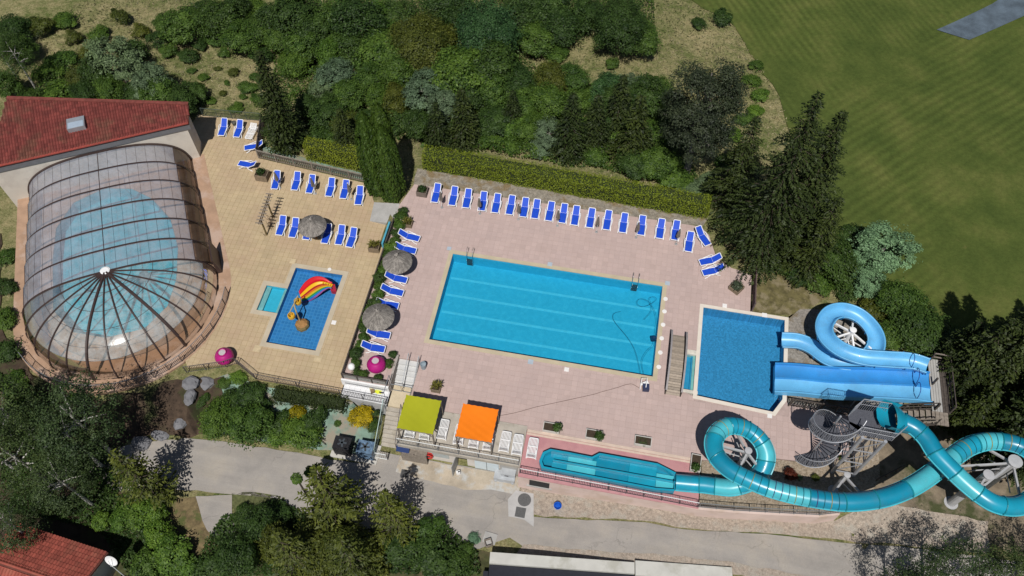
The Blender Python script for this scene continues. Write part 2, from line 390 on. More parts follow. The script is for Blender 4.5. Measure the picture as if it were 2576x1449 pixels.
struct('pale_road_patch', drape(wobble([(-13.0, 20.9), (-10, 20.7), (-7.6, 20.5), (-5.6, 20.9), (-3.5, 20.8), (-3.5, 22.2), (-13.0, 22.2)], .07), .058), mat('pale_apron', (.47, .40, .31), .9, .2, 1.0, fine=.3, c2=(.5, .5, .48), c2scale=.7))
struct('side_path', drape(wobble([tuple(gq('I', x, y)[:2]) for x, y in [(1400, 880), (1660, 870), (1660, 1050), (1700, 1130), (1560, 1210), (1480, 1120), (1430, 980)]], .08), .055), asph)
struct('worn_verge', drape(wobble([tuple(gq('I', x, y)[:2]) for x, y in [(1180, 900), (1400, 885), (1430, 980), (1500, 1130), (1600, 1210), (1500, 1300), (1390, 1310), (1240, 1080)]], .1), .045), mat('worn_grass', (.20, .15, .075), .95, .4, 3, fine=.5, c2=(.10, .115, .035), c2scale=1.0))
struct('short_grass', drape(wobble([tuple(gq('I', x, y)[:2]) for x, y in [(1640, 862), (1720, 850), (1900, 862), (2040, 890), (2000, 1100), (1690, 1080)]], .1), .05), mat('short_grass', (.12, .13, .05), .95, .35, 4, fine=.5))
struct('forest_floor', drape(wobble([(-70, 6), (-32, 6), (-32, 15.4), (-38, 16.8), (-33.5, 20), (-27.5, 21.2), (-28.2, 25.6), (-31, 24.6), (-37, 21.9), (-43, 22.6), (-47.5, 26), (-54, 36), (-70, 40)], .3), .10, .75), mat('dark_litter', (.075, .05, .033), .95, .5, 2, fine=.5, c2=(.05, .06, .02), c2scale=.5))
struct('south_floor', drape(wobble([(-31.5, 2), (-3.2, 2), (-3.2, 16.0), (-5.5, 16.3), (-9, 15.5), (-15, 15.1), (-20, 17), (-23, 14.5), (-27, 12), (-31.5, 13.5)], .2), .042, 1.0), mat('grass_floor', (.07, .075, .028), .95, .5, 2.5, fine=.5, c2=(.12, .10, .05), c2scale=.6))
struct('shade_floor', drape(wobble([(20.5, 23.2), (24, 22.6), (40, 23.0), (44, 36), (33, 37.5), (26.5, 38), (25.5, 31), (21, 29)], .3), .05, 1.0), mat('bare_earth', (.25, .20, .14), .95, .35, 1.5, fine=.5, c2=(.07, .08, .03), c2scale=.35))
struct('scrub_floor', drape(wobble([(12.8, 38.9), (16, 39.2), (19, 41.5), (17.5, 45), (12, 45), (9.5, 46), (12.6, 42.8)], .2), .055, .75, ground_base), mat('scrub_soil', (.17, .145, .06), .95, .4, 2.5, bump=.6, fine=.6, c2=(.30, .25, .15), c2scale=1.1))
struct('gravel_bed', drape(wobble([(12.75, 38.7), (15.8, 38.8), (16.6, 39.8), (19.2, 40.3), (23.5, 39), (24.8, 36), (24.4, 31.0), (15.75, 31.0), (15.6, 38.5)], .1), .07, .75, ground_base), mat('grey_gravel', (.36, .33, .29), .95, .3, 5, bump=.6, bscale=18, fine=.75, c2=(.26, .21, .14), c2scale=.8))
struct('gravel_strip', drape(wobble([(-18.0, 46.9), (8.2, 46.9), (8.6, 47.9), (-5, 48.3), (-18.1, 48.8)], .12), .10), mat('strip_gravel', (.36, .32, .26), .95, .35, 4, bump=.7, bscale=16, fine=.75, c2=(.30, .22, .12), c2scale=.8))
struct('weed_fabric', drape(wobble([(-22.5, 47.2), (-33.2, 48.3), (-33.6, 49.6), (-28, 48.6), (-22.5, 47.9)], .08), .06), mat('green_fabric', (.16, .24, .19), .8, .25, 2, c2=(.24, .22, .15), c2scale=.8))
struct('garden_fabric', drape(wobble([(-14.95, 21.8), (-14.95, 25.3), (-25.5, 25.4), (-28, 25.8), (-30.5, 24.3), (-29.5, 21.4), (-20, 21.5), (-18.6, 21.6)], .06), .05, .5), mat('garden_fabric', (.155, .235, .185), .75, .3, 1.6, bump=.5, bscale=5, c2=(.25, .22, .17), c2scale=.7, c2th=(.48, .6)))
# ---------------------------------------------------------------- tiled decks
def tiles(parent, poly, skip, size, z, material, nmax=300, gap=.022, org=(0, 0), name='tile'):
    if area(poly) < 0: poly = poly[::-1]
    xs = [p[0] for p in poly]; ys = [p[1] for p in poly]; full = []; rest = MB()
    i0, i1 = math.floor((min(xs) - org[0]) / size), math.ceil((max(xs) - org[0]) / size); j0, j1 = math.floor((min(ys) - org[1]) / size), math.ceil((max(ys) - org[1]) / size)
    for i in range(i0, i1):
        for j in range(j0, j1):
            x0, y0 = org[0] + i * size, org[1] + j * size; x1, y1 = x0 + size, y0 + size
            if any(x1 > s[0] and x0 < s[1] and y1 > s[2] and y0 < s[3] for s in skip): continue
            c = clip(poly, x0 + gap / 2, x1 - gap / 2, y0 + gap / 2, y1 - gap / 2)
            if len(c) < 3: continue
            a = abs(area(c))
            if a < .003: continue
            if a > (size - gap) ** 2 * .999: full.append((x0 + size / 2, y0 + size / 2))
            else:
                n = len(c); rest.add([(x, y, z) for x, y in c] + [(x, y, z + .012) for x, y in c], [tuple(range(n, 2 * n))] + [(k, (k + 1) % n, (k + 1) % n + n, k + n) for k in range(n)], 0, random.uniform(.93, 1.04))
    full.sort(key=lambda p: p[0] ** 2 + p[1] ** 2)
    h = (size - gap) / 2
    tv = [.955, .975, .985, .995, 1.01, 1.025]; ms = []
    for t in tv:
        b_ = MB().add([(sx * h, sy * h, zz) for zz in (0, .012) for sx, sy in ((-1, -1), (1, -1), (1, 1), (-1, 1))], [(4, 5, 6, 7), (0, 1, 5, 4), (1, 2, 6, 5), (2, 3, 7, 6), (3, 0, 4, 7)], 0, t)
        ms.append(b_.mesh(name, material))
    for k, (x, y) in enumerate(full):
        if k < nmax:
            o = link(name, random.choice(ms), parent); o.location = (x, y, z)
        else:
            rest.add([(x + sx * h, y + sy * h, z + zz) for zz in (0, .012) for sx, sy in ((-1, -1), (1, -1), (1, 1), (-1, 1))], [(4, 5, 6, 7), (0, 1, 5, 4), (1, 2, 6, 5), (2, 3, 7, 6), (3, 0, 4, 7)], 0, random.choice(tv) + random.uniform(-.03, .03))
    if rest.f: tag(rest.build('tile_paving', material, parent), kind='stuff')
def rect(a, b, c, d): return [(a, c), (b, c), (b, d), (a, d)]
grout = mat('grout_pink', (.40, .305, .278), .95, .15, 2)
grouty = mat('grout_yellow', (.33, .25, .13), .95, .15, 2)
tpink = mat('pink_tile', (.53, .402, .366), .85, .08, .7, tint=True, fine=.22, c2=(.485, .372, .345), c2scale=.35, c2th=(.4, .65))
tyel = mat('yellow_tile', (.50, .39, .24), .85, .10, .7, tint=True, fine=.22, c2=(.47, .345, .225), c2scale=.4, c2th=(.42, .66))
MAIN = (-12.7, 5.3, 31.3, 39.9); LANDP = [(8.8, 30.3), (14.6, 30.0), (15.3, 31.2), (15.4, 38.45), (8.8, 38.45)]; INLET = (7.6, 8.8, 30.6, 34.0)
PINK = [(-18.6, 26.65), (-14.8, 26.65), (-14.8, 29.25), (-12.9, 29.25), (-12.9, 25.4), (-3.6, 25.4), (-3.6, 25.15), (9.0, 25.15), (9.6, 25.15), (11, 25.3), (14.7, 26.25), (17, 26.4), (20.2, 27.3), (20.2, 31.0), (15.65, 31.0), (15.7, 38.75), (12.6, 38.75), (12.6, 42.4), (11.6, 42.7), (10.9, 42.85), (10.3, 43.2), (9.5, 43.9), (8.8, 46.0), (8.0, 46.8), (-17.9, 46.8), (-18.6, 44.3)]
LP_HOLE = [(7.52, 30.5), (8.7, 30.22), (14.65, 29.9), (15.4, 31.18), (15.5, 38.55), (8.7, 38.55), (8.7, 34.1), (7.52, 34.1)]
mb = MB().prism(PINK, -2.0, -.004, holes=[rect(MAIN[0] - .07, MAIN[1] + .07, MAIN[2] - .07, MAIN[3] + .07)[::-1], LP_HOLE[::-1]])
pink = struct('pink_deck', mb, grout)
tiles(pink, PINK, [(MAIN[0], MAIN[1], MAIN[2], MAIN[3]), (7.5, 8.8, 30.5, 34.1), (8.7, 15.5, 30.2, 38.6), (8.9, 14.6, 29.9, 30.4)], .45, -.004, tpink, org=(.05, .1))
DO = Vector((-45.82, 43.0)); DW = Vector((.874, .485)); DD = Vector((.485, -.874))
def dm(w_, d_, z=0): p = DO + DW * w_ + DD * d_; return Vector((p.x, p.y, z))
DC, DRAD = 13.8, 7.75
def dome_outline(off, n=20, d0=0.0):
    r = DRAD + off
    pts = [dm(r - .5, d0)] + [dm(r, DC)] + [dm(r * math.cos(a), DC + r * math.sin(a)) for a in np.linspace(0, math.pi, n)[1:-1]] + [dm(-r, DC), dm(-r + .5, d0)]
    return [(p.x, p.y) for p in pts]
YEL = [(-18.55, 26.65), (-18.5, 25.85), (-25.5, 25.75), (-27.4, 26.75), (-31.2, 25.6), (-33.0, 28), (-34, 33), (-36, 40), (-41.5, 47), (-41.2, 52.1), (-34.5, 52.5), (-33.3, 47.8), (-22.3, 46.7), (-21.2, 44.7), (-20.9, 42.6), (-18.55, 42.3)]
BABY = (-25.85, -21.65, 29.0, 36.5); BABYIN = (-27.7, -25.85, 31.8, 34.3)
yd = struct('yellow_deck', MB().prism(YEL, -2.6, ZY - .004, holes=[[(-21.58, 28.93), (-21.58, 36.57), (-25.92, 36.57), (-25.92, 34.37), (-27.77, 34.37), (-27.77, 31.73), (-25.92, 31.73), (-25.92, 28.93)]]), grouty)
tiles(yd, YEL, [BABY, BABYIN], .45, ZY - .004, tyel, org=(.1, .05))
PLAT = dome_outline(1.15, 24, -.3)
pf = mat('terracotta_floor', (.42, .27, .18), .85, .14, 1.2, fine=.2, c2=(.50, .36, .28), c2scale=.5)
IPOOL = [dm(w_, d_) for w_, d_ in [(1.6, 1.9), (3.2, 3.6), (4.6, 6.6), (4.9, 10), (4.4, 13.4), (3.4, 15.9), (1.4, 17.5), (-1.7, 17.4), (-4.2, 16.0), (-5.7, 13.3), (-5.6, 8), (-5.2, 4.5), (-3.6, 1.9), (-.8, 1.0)]]
struct('enclosure_floor', MB().prism(PLAT, -3.4, ZY + .016, holes=[[(p.x, p.y) for p in IPOOL][::-1]]), pf)
# white terrace, ramp, concrete terrace
wt = struct('white_terrace', MB().prism([(-18.5, 25.5), (-14.75, 25.4), (-14.75, 26.65), (-18.45, 26.65)], -2.6, ZY - .002), mat('pale_grout', (.42, .42, .42), .9))
tiles(wt, [(-18.48, 25.55), (-14.77, 25.45), (-14.77, 26.62), (-18.45, 26.62)], [], .45, ZY - .002, mat('white_tile', (.66, .66, .67), .6, .06, 1, tint=True), org=(-18.45, 25.65))
rm = MB().add([(-21.0, 42.55, ZY), (-18.62, 42.3, ZY + .55), (-18.62, 44.4, -.02), (-21.15, 44.6, ZY + .15), (-21.0, 42.55, -2), (-18.62, 42.3, -2), (-18.62, 44.4, -2), (-21.15, 44.6, -2)], [(0, 1, 2, 3), (4, 5, 1, 0), (5, 6, 2, 1), (6, 7, 3, 2), (7, 4, 0, 3)])
struct('concrete_ramp', rm, concg)
struct('concrete_terrace', MB().b2((-12.9, 22.12, -.38), (-3.6, 25.38, .004)), conc)
resin = mat('pink_resin', (.52, .26, .265), .8, .09, .9, fine=.3, c2=(.47, .225, .24), c2scale=.5)
struct('slide_pad', MB().prism([(-3.58, 21.75), (9.5, 21.6), (9.4, 25.0), (-3.58, 24.95)], -2.6, -.03), resin)
struct('pebble_bed', MB().prism([(9.55, 21.9), (14.2, 22.2), (18, 22.75), (19.6, 23.2), (21.2, 24.2), (22.4, 26), (22.4, 29.5), (20.25, 30.5), (20.25, 27.2), (17, 26.35), (14.7, 26.2), (11, 25.25), (9.55, 25.1)], -2.4, -.06), pebble)
struct('deck_kerb', MB().b2((-3.55, 24.9, -.1), (8.9, 25.13, .045)).b2((-3.55, 24.72, -.1), (8.7, 24.87, -.005)), mat('beige_kerb', (.56, .44, .36), .85, .1))
# ---------------------------------------------------------------- pools
def water(name, poly, z, m): return struct(name, MB().prism(poly, z, z + .001, top=True), m)
def pool_tile(name, c, line, size, lw=.05, var=.1, speck=0):
    m, nt, b = newmat(name); p = pos(nt)
    br = nd(nt, 'ShaderNodeTexBrick'); br.offset = 0; br.inputs['Scale'].default_value = 1
    br.inputs['Brick Width'].default_value = size; br.inputs['Row Height'].default_value = size; br.inputs['Mortar Size'].default_value = lw * size
    br.inputs['Color1'].default_value = c4([x * (1 - var) for x in c]); br.inputs['Color2'].default_value = c4([x * (1 + var) for x in c]); br.inputs['Mortar'].default_value = c4(line)
    nt.links.new(p, br.inputs[0]); cc = br.outputs[0]
    if speck:
        cc = mixrgb(nt, speck, cc, ramp(nt, noise(nt, 5, 4, p, .8), [(.3, .35), (.7, 1.3)]), 'MULTIPLY')
    nt.links.new(cc, b.inputs['Base Color']); b.inputs['Roughness'].default_value = .4
    return m
def pool(name, label, poly, ztop, depth, mfloor, cop=None, copw=.4, loc=None):
    t = thing(name, label, 'pool', loc or (sum(p[0] for p in poly) / len(poly), sum(p[1] for p in poly) / len(poly), ztop - depth))
    n = len(poly)
    if area(poly) < 0: poly = poly[::-1]
    b_ = MB().prism(poly, ztop - depth, ztop - .012, top=False)
    b_.add([(x, y, ztop - depth) for x, y in poly], [tuple(range(n))])
    b_.build('basin', mfloor, t)
    if cop:
        out = []
        for i in range(n):
            a, b2, c = Vector(poly[i - 1]), Vector(poly[i]), Vector(poly[(i + 1) % n])
            n1 = Vector(((b2 - a).y, -(b2 - a).x)).normalized(); n2 = Vector(((c - b2).y, -(c - b2).x)).normalized()
            m_ = (n1 + n2); m_ = m_ / max(.3, m_.dot(n1)); out.append(tuple(b2 + m_ * copw))
        inn = [(x, y) for x, y in poly]
        MB().prism(out, ztop - .02, ztop + .035, holes=[inn[::-1]]).build('coping', cop, t)
    return t
copy_ = mat('coping_beige', (.50, .43, .30), .8, .08, 1.2, fine=.15)
copw_ = mat('coping_cream', (.66, .60, .52), .8, .06, 1.5)
main = pool('swimming_pool', 'large rectangular turquoise swimming pool with pale lane lines and beige coping', rect(*MAIN), 0, 1.2, mat('pool_liner', (.048, .405, .60), .5, .05, 2.2, fine=.06, c2=(.065, .455, .65), c2scale=2.6, c2th=(.46, .66)), copy_, .36)  # lighter liner patches imitate rippling caustic light on the pool floor
for k in range(4):
    yv = MAIN[2] + (MAIN[3] - MAIN[2]) * (k + 1) / 5 + .02
    MB().b2((MAIN[0] + .12, yv - .11, -1.199), (MAIN[1] - .12, yv + .11, -1.188)).build('lane_line', mat('lane_pale', (.12, .52, .70), .5, .08, 3), main)
wm = clearmat('pool_water', (.60, .93, .985), (.1, .5, .7), .0, .04, 1.6, .6, 6)
water('main_pool_water', rect(MAIN[0] + .002, MAIN[1] - .002, MAIN[2] + .002, MAIN[3] - .002), -.11, wm)
lp = pool('landing_pool', 'deep blue mosaic splash pool where the water slides end', LANDP, 0, 1.15, pool_tile('mosaic_blue', (.075, .27, .48), (.11, .36, .58), .11, .1, .22, .38), copw_, .3)
water('landing_pool_water', [(x, y) for x, y in LANDP], -.11, clearmat('pool_water_rippled', (.62, .90, .975), (.1, .5, .7), .0, .06, 1.0, .8, 9))
inl = MB().b2((7.62, 30.62, -.62), (8.78, 33.98, -.5)).b2((8.2, 30.62, -.5), (8.78, 33.98, -.3))
it = thing('pool_inlet', 'shallow stepped water channel under the wooden footbridge', 'channel', (8.2, 32.3, -.6)); inl.build('basin', mat('inlet_blue', (.07, .30, .48), .6, .1), it); MB().b2((8.3, 30.7, -.3), (8.62, 33.83, -.2)).build('step', mat('inlet_stone', (.52, .52, .44), .8, .1), it)
MB().b2((7.58, 33.85, -.6), (8.5, 34.25, .03)).b2((7.58, 30.42, -.6), (8.85, 30.68, .03)).b2((7.5, 30.6, -.6), (7.63, 34, .0)).build('rim', mat('inlet_rim', (.58, .55, .48), .8), it)
water('inlet_water', rect(7.64, 8.77, 30.69, 33.84), -.17, wm)
bp = pool('paddling_pool', 'dark blue tiled paddling pool with a small square annex', [(-25.85, 29), (-21.65, 29), (-21.65, 36.5), (-25.85, 36.5)], ZY, .5, pool_tile('blue_pool_tile', (.042, .195, .43), (.072, .255, .50), .30, .09, .12), None)
MB().prism([(-21.23, 28.58), (-21.23, 36.92), (-26.27, 36.92), (-26.27, 34.72), (-28.12, 34.72), (-28.12, 31.38), (-26.27, 31.38), (-26.27, 28.58)], ZY - .02, ZY + .035, holes=[[(-21.65, 29), (-25.85, 29), (-25.85, 31.8), (-27.7, 31.8), (-27.7, 34.3), (-25.85, 34.3), (-25.85, 36.5), (-21.65, 36.5)]]).build('coping', mat('coping_sand', (.50, .43, .32), .8, .08, 1.2, fine=.15), bp)
water('paddling_pool_water', rect(-25.83, -21.67, 29.02, 36.48), ZY - .09, clearmat('pool_water_still', (.80, .94, .99), (.1, .5, .7), .0, .05, .8, .2, 6))
an = thing('toddler_pool', 'small square light blue toddler basin beside the paddling pool', 'pool', (-26.8, 33, ZY - .4))
b_ = MB().prism(rect(-27.7, -25.87, 31.8, 34.3), ZY - .4, ZY - .01, top=False).add([(-27.7, 31.8, ZY - .4), (-25.87, 31.8, ZY - .4), (-25.87, 34.3, ZY - .4), (-27.7, 34.3, ZY - .4)], [(0, 1, 2, 3)])
b_.build('basin', mat('toddler_liner', (.10, .48, .62), .5, .06), an)
MB().b2((-27.69, 31.82, ZY - .39), (-27.3, 34.28, ZY - .2)).build('step', mat('step_grey', (.45, .47, .44), .7), an)
MB().b2((-26.1, 31.82, ZY - .39), (-25.86, 34.28, ZY - .12)).build('divider', mat('step_grey', (.45, .47, .44), .7), an)
water('toddler_pool_water', rect(-27.68, -25.88, 31.82, 34.28), ZY - .085, wm)
ip = thing('indoor_pool', 'turquoise indoor pool under the glazed enclosure', 'pool', dm(0, 11, -2.0))
ipp = [(p.x, p.y) for p in IPOOL]
MB().prism([(x + (-39.9 - x) * .006, y + (33 - y) * .006) for x, y in ipp], -2.0, ZY, top=False).add([(x, y, -2.0) for x, y in ipp], [tuple(range(len(ipp)))[::1]]).build('basin', mat('indoor_liner', (.008, .52, .60), .5, .1, .8), ip)
water('indoor_pool_water', ipp, ZY - .1, wm)
# ================================================================ pool enclosure (telescopic glazed dome)
brown = mat('brown_frame', (.045, .028, .025), .45, .15, 2, spec=.5)
poly_m = clearmat('polycarbonate', (.95, .965, .98), (.62, .625, .71), .45, .25, .8, .12, 3, .14, .35)
poly_a = clearmat('polycarbonate_apse', (.96, .985, .99), (.72, .81, .85), .41, .22, .55, .2, 2.5, .28, .45)
clear_m = clearmat('clear_pane', (.86, .80, .74), (.25, .2, .16), .06, .06, .8)
DH = 3.78
def arch(a, h, n=160):
    pts = []
    for th in np.linspace(0, math.pi, n):
        c, s_ = math.cos(th), math.sin(th)
        pts.append((math.copysign(abs(c) ** (2 / 2.7), c) * a, abs(s_) ** (2 / 2.2) * h))
    L = np.concatenate([[0], np.cumsum([math.dist(pts[i], pts[i + 1]) for i in range(n - 1)])])
    return np.array(pts), L
def arch_at(a, h, t):
    p, L = arch(a, h); x = t * L[-1]
    return float(np.interp(x, L, p[:, 0])), float(np.interp(x, L, p[:, 1]))
enc = thing('pool_enclosure', 'large glazed pool enclosure with brown ribs and a rounded end', 'pool enclosure', dm(0, 8, ZY + .016))
NB, NP = 6, 22; ZB = ZY + .016
for i in range(NB):
    a, h = 7.15 + .12 * i, DH - .28 + .055 * i
    d0, d1 = DC * i / NB, DC * (i + 1) / NB
    ts = [arch_at(a, h, k / NP) for k in range(NP + 1)]; tm = [arch_at(a, h, (k + .5) / NP) for k in range(NP)]
    for k in range(NP):
        side = k < 3 or k >= NP - 2
        ring = [arch_at(a, h, (k + j / 4) / NP) for j in range(5)]
        MB().add([dm(w_, d_, ZB + z) for d_ in (d0 + .02, d1 - .02) for w_, z in ring], [(j, j + 1, j + 6, j + 5) for j in range(4)]).build('pane', clear_m if side else poly_m, enc, True)
    bars = MB()
    for k in range(1, NP):
        w_, z = ts[k]; bars.beam(dm(w_, d0 + .05, ZB + z + .01), dm(w_, d1 - .05, ZB + z + .01), .014 if k not in (3, NP - 2, 11) else .06, .02)
    tag(bars.build('glazing_bars', brown, enc), kind='stuff')
    p, L = arch(a + .03, h + .03, 60)
    for dd, wd in (((d1, .075),) if i else ((.04, .12), (d1, .075))):
        MB().sweep([dm(x, dd, ZB + z) for x, z in p], [(-wd, -.05), (wd, -.05), (wd, .06), (-wd, .06)], 0, True).build('rib', brown, enc)
# rounded end
a, h = 7.78, DH + .02; NWG = 13
def apse(th, t):
    w_, z = arch_at(a, h, t); return dm(w_ * math.cos(th), DC + w_ * math.sin(th), ZB + z)
LV = [0, .105, .16, .23, .31, .395, .49]
for k in range(NWG):
    t0, t1 = math.pi * k / NWG, math.pi * (k + 1) / NWG
    for l in range(len(LV) - 1):
        mid = (LV[l] + LV[l + 1]) / 2
        sv = np.linspace(LV[l], LV[l + 1], 5); MB().add([apse(t, s_) for s_ in sv for t in np.linspace(t0 + .004, t1 - .004, 4)], [(i * 4 + j, i * 4 + j + 1, i * 4 + j + 5, i * 4 + j + 4) for i in range(4) for j in range(3)]).build('pane', clear_m if l < 1 else poly_a, enc, True)
    hb = MB()
    for s_ in LV[1:-1]: hb.beam(apse(t0, s_), apse(t1, s_), .03, .03)
    hb.beam(apse(t0, .0) + Vector((0, 0, .06)), apse(t1, .0) + Vector((0, 0, .06)), .07, .12)
    tag(hb.build('glazing_bars', brown, enc), kind='stuff')
for k in range(NWG + 1):
    th = math.pi * k / NWG; r_ = .13 if k in (4, 8) else .075
    MB().tube([apse(th, s_) + Vector((0, 0, .02)) for s_ in np.linspace(0, .492, 22)], r_, 6).build('rib', brown, enc)
MB().lathe([(.42, -.1), (.42, .06), (.3, .12)], 20, dm(0, DC - .05, ZB + h)).build('hub', white, enc)
MB().add([dm(7.85, 11.6, ZY), dm(8.25, 11.6, ZY), dm(8.25, 13.9, ZY), dm(7.85, 13.9, ZY), dm(7.85, 11.6, ZY + 1.9), dm(7.95, 11.6, ZY + 1.9), dm(7.95, 13.9, ZY + 1.9), dm(7.85, 13.9, ZY + 1.9)], [(4, 5, 6, 7), (0, 1, 5, 4), (1, 2, 6, 5), (2, 3, 7, 6), (3, 0, 4, 7)]).build('end_screen', brown, enc)
# ================================================================ pool house with red tiled roof
fa0, fa1 = Vector((-38.84, 46.92)), Vector((-53.6, 38.73))
cream = mat('cream_render', (.62, .57, .50), .9, .06, .8, c2=(.55, .50, .44), c2scale=.6)
gfas = mat('grey_fascia', (.15, .15, .16), .7, .1)
ZE, SLP = 3.7, .24
nb = Vector((-.485, .874))
def rp(zn, x, y):
    z = 4.2
    for _ in range(14):
        p = q(zn, x, y, z); d_ = (Vector(p[:2]) - fa0).dot(nb) + .12; z = .4 * z + .6 * (ZE + SLP * d_)
    return q(zn, x, y, z)
rBR, rBL = rp('A', 1600, 205), rp('A', 60, 155)
e0, e1 = fa0 - nb * .12 + Vector((.3, .17)), fa1 - nb * .12
ROOF = [(e1.x, e1.y), (e0.x, e0.y), (rBR.x, rBR.y), (rBL.x, rBL.y)]
def rz_(x, y): return ZE + SLP * ((Vector((x, y)) - fa0).dot(nb) + .12)
ph = thing('pool_house', 'cream rendered pool house with a large red tiled mono-pitch roof', 'building', ((fa0.x + fa1.x) / 2, (fa0.y + fa1.y) / 2, ZY))
fw = [(fa1.x, fa1.y), (fa0.x, fa0.y), (rBR.x - .25, rBR.y - .25), (rBL.x + .3, rBL.y - .3)]
b_ = MB(); n = 4
b_.add([(x, y, -2.6) for x, y in fw] + [(x, y, (3.02 if i < 2 else rz_(x, y) - .25)) for i, (x, y) in enumerate(fw)], [(i, (i + 1) % n, (i + 1) % n + n, i + n) for i in range(n)])
b_.build('wall', cream, ph)
MB().add([(e1.x, e1.y, 3.0), (e0.x, e0.y, 3.0), (e0.x, e0.y, ZE - .02), (e1.x, e1.y, ZE - .02), (fa1.x, fa1.y, 3.0), (fa0.x, fa0.y, 3.0)], [(0, 1, 2, 3), (0, 4, 5, 1)]).build('fascia', gfas, ph)
rsl = MB()
rv = [(x, y, rz_(x, y)) for x, y in ROOF]
rsl.add(rv + [(x, y, z - .22) for x, y, z in rv], [(0, 1, 2, 3), (7, 6, 5, 4), (0, 4, 5, 1), (1, 5, 6, 2), (2, 6, 7, 3), (3, 7, 4, 0)])
rf = rsl.build('roof', mat('roof_underlay', (.12, .04, .03), .9), ph)
tile_r = mat('red_roof_tile', (.19, .044, .036), .8, .28, 1.6, tint=True, c2=(.165, .062, .042), c2scale=.5, fine=.25)
ea = (e1 - e0).normalized(); rt = MB(); cw, rh = .235, .36
roofp = ROOF if area(ROOF) > 0 else ROOF[::-1]
for i in range(-8, 80):
    for j in range(0, 40):
        c_ = e0 + ea * (i + .5) * cw + nb * (j + .5) * rh
        if not inside((c_.x, c_.y), roofp): continue
        vs = []
        for jj, lift in ((0, .05), (1.06, .012)):
            for k_, hh in ((0, .0), (.25, .055), (.5, .075), (.75, .055), (1, .0)):
                p = e0 + ea * (i + k_) * cw + nb * (j + jj) * rh; vs.append((p.x, p.y, rz_(p.x, p.y) + lift + hh))
        rt.add(vs, [(k_, k_ + 1, k_ + 6, k_ + 5) for k_ in range(4)], 0, random.uniform(.75, 1.2))
tag(rt.build('roof_tile_courses', tile_r, rf), kind='stuff')
MB().beam((e0.x, e0.y, ZE + .06), (e1.x, e1.y, ZE + .06), .2, .1).build('eave_trim', mat('red_trim', (.30, .06, .045), .7), rf)
MB().beam((rBR.x, rBR.y, rz_(rBR.x, rBR.y) + .07), (rBL.x, rBL.y, rz_(rBL.x, rBL.y) + .07), .34, .12).build('verge_trim', mat('red_verge', (.17, .045, .035), .8, .3, 3), rf)
sk = rp('A', 655, 385); skl = MB(); rot = Matrix.Rotation(math.atan2(ea.y, ea.x), 3, 'Z')
skl.box((sk.x, sk.y, sk.z + .12), (1.5, 1.3, .5), 0, 0, rot); so_ = skl.build('skylight', mat('zinc', (.42, .45, .48), .4, .1, metal=.5), rf)
MB().box((sk.x - nb.x * .25, sk.y - nb.y * .25, sk.z + .38), (1.3, .7, .03), 0, 0, rot).build('pane', mat('sky_pane', (.35, .42, .5), .15, .05, spec=.8), so_)
# lamp on the facade
lpz = q('A', 105, 780, 2.3); MB().box((lpz.x, lpz.y, 2.3), (.5, .25, .2), .5).build('wall_lamp', mat('zinc', (.42, .45, .48)), ph)
# ================================================================ front walls below the terrace
wall_w = mat('white_render', (.62, .58, .54), .85, .08, 1.2, c2=(.56, .47, .38), c2scale=.9, c2th=(.52, .72))
sw = thing('service_wall', 'white rendered wall with doors below the concrete terrace', 'wall', (-8.2, 22.5, ZR))
MB().b2((-12.85, 22.45, ZR), (-8.5, 22.75, -.38)).build('wall', wall_w, sw)
MB().b2((-12.85, 22.75, ZR), (-12.6, 25.3, -.38)).build('side_wall', wall_w, sw)
MB().b2((-7.7, 22.45, ZR), (-3.62, 22.75, -.38)).build('wall', wall_w, sw)
MB().b2((-8.5, 22.78, ZR), (-7.7, 22.9, -.38)).build('recess', mat('dark_recess', (.03, .03, .03), .9), sw)
dr = MB().b2((-7.1, 22.36, ZR + .02), (-5.25, 22.44, ZR + 1.95)).build('double_door', mat('pale_blue_door', (.58, .66, .70), .6, .06), sw)
MB().b2((-6.19, 22.34, ZR + .02), (-6.16, 22.36, ZR + 1.95)).build('door_joint', mat('dark_recess', (.03, .03, .03)), dr)
MB().b2((-5.15, 22.36, ZR + .02), (-3.8, 22.44, ZR + 1.7)).build('shutter', concg, sw)
MB().b2((-10.4, 22.38, -1.75), (-9.1, 22.46, -.95)).build('window', mat('grey_window', (.38, .43, .44), .25, .1, spec=.6), sw)
MB().beam((-8.48, 22.4, ZR + 1.0), (-8.62, 21.35, ZR + 1.0), .05, 1.95).build('open_door_leaf', mat('grey_door', (.36, .36, .35), .6), sw)
rw = thing('retaining_wall', 'long pink beige retaining wall under the slide run-out railing', 'wall', (3, 21.6, ZR))
wallp = mat('pink_wall', (.60, .47, .42), .85, .08, .8, c2=(.52, .40, .33), c2scale=.5)
top = [(-3.58, 21.62), (3, 21.55), (9.5, 21.45), (12, 21.7), (14.2, 21.98), (16.2, 22.25), (18, 22.5), (19.4, 22.95)]
v_ = []
for x, y in top: v_ += [(x, y - .14, ZR - .4), (x, y - .14, .03), (x, y + .14, .03), (x, y + .14, ZR - .4)]
MB().add(v_, [(i * 4 + k, i * 4 + k + 4, i * 4 + k + 5, i * 4 + k + 1) for i in range(len(top) - 1) for k in range(3)] + [(0, 1, 2, 3), (28, 31, 30, 29)]).build('wall', wallp, rw)
MB().b2((-3.6, 21.35, -.02), (9.5, 21.78, .06)).build('capping', mat('pink_capping', (.47, .23, .24), .8, .1), rw)
MB().b2((-2.75, 21.43, -1.55), (-1.25, 21.47, -.55)).build('vent_opening', mat('dark_recess', (.03, .03, .03)), rw)
MB().b2((-2.95, 21.36, -1.66), (-1.05, 21.47, -1.56)).build('sill', concg, rw)
tw = thing('terrace_wall', 'low white rendered wall below the wooden planter screen', 'wall', (-16.6, 26.7, ZY))
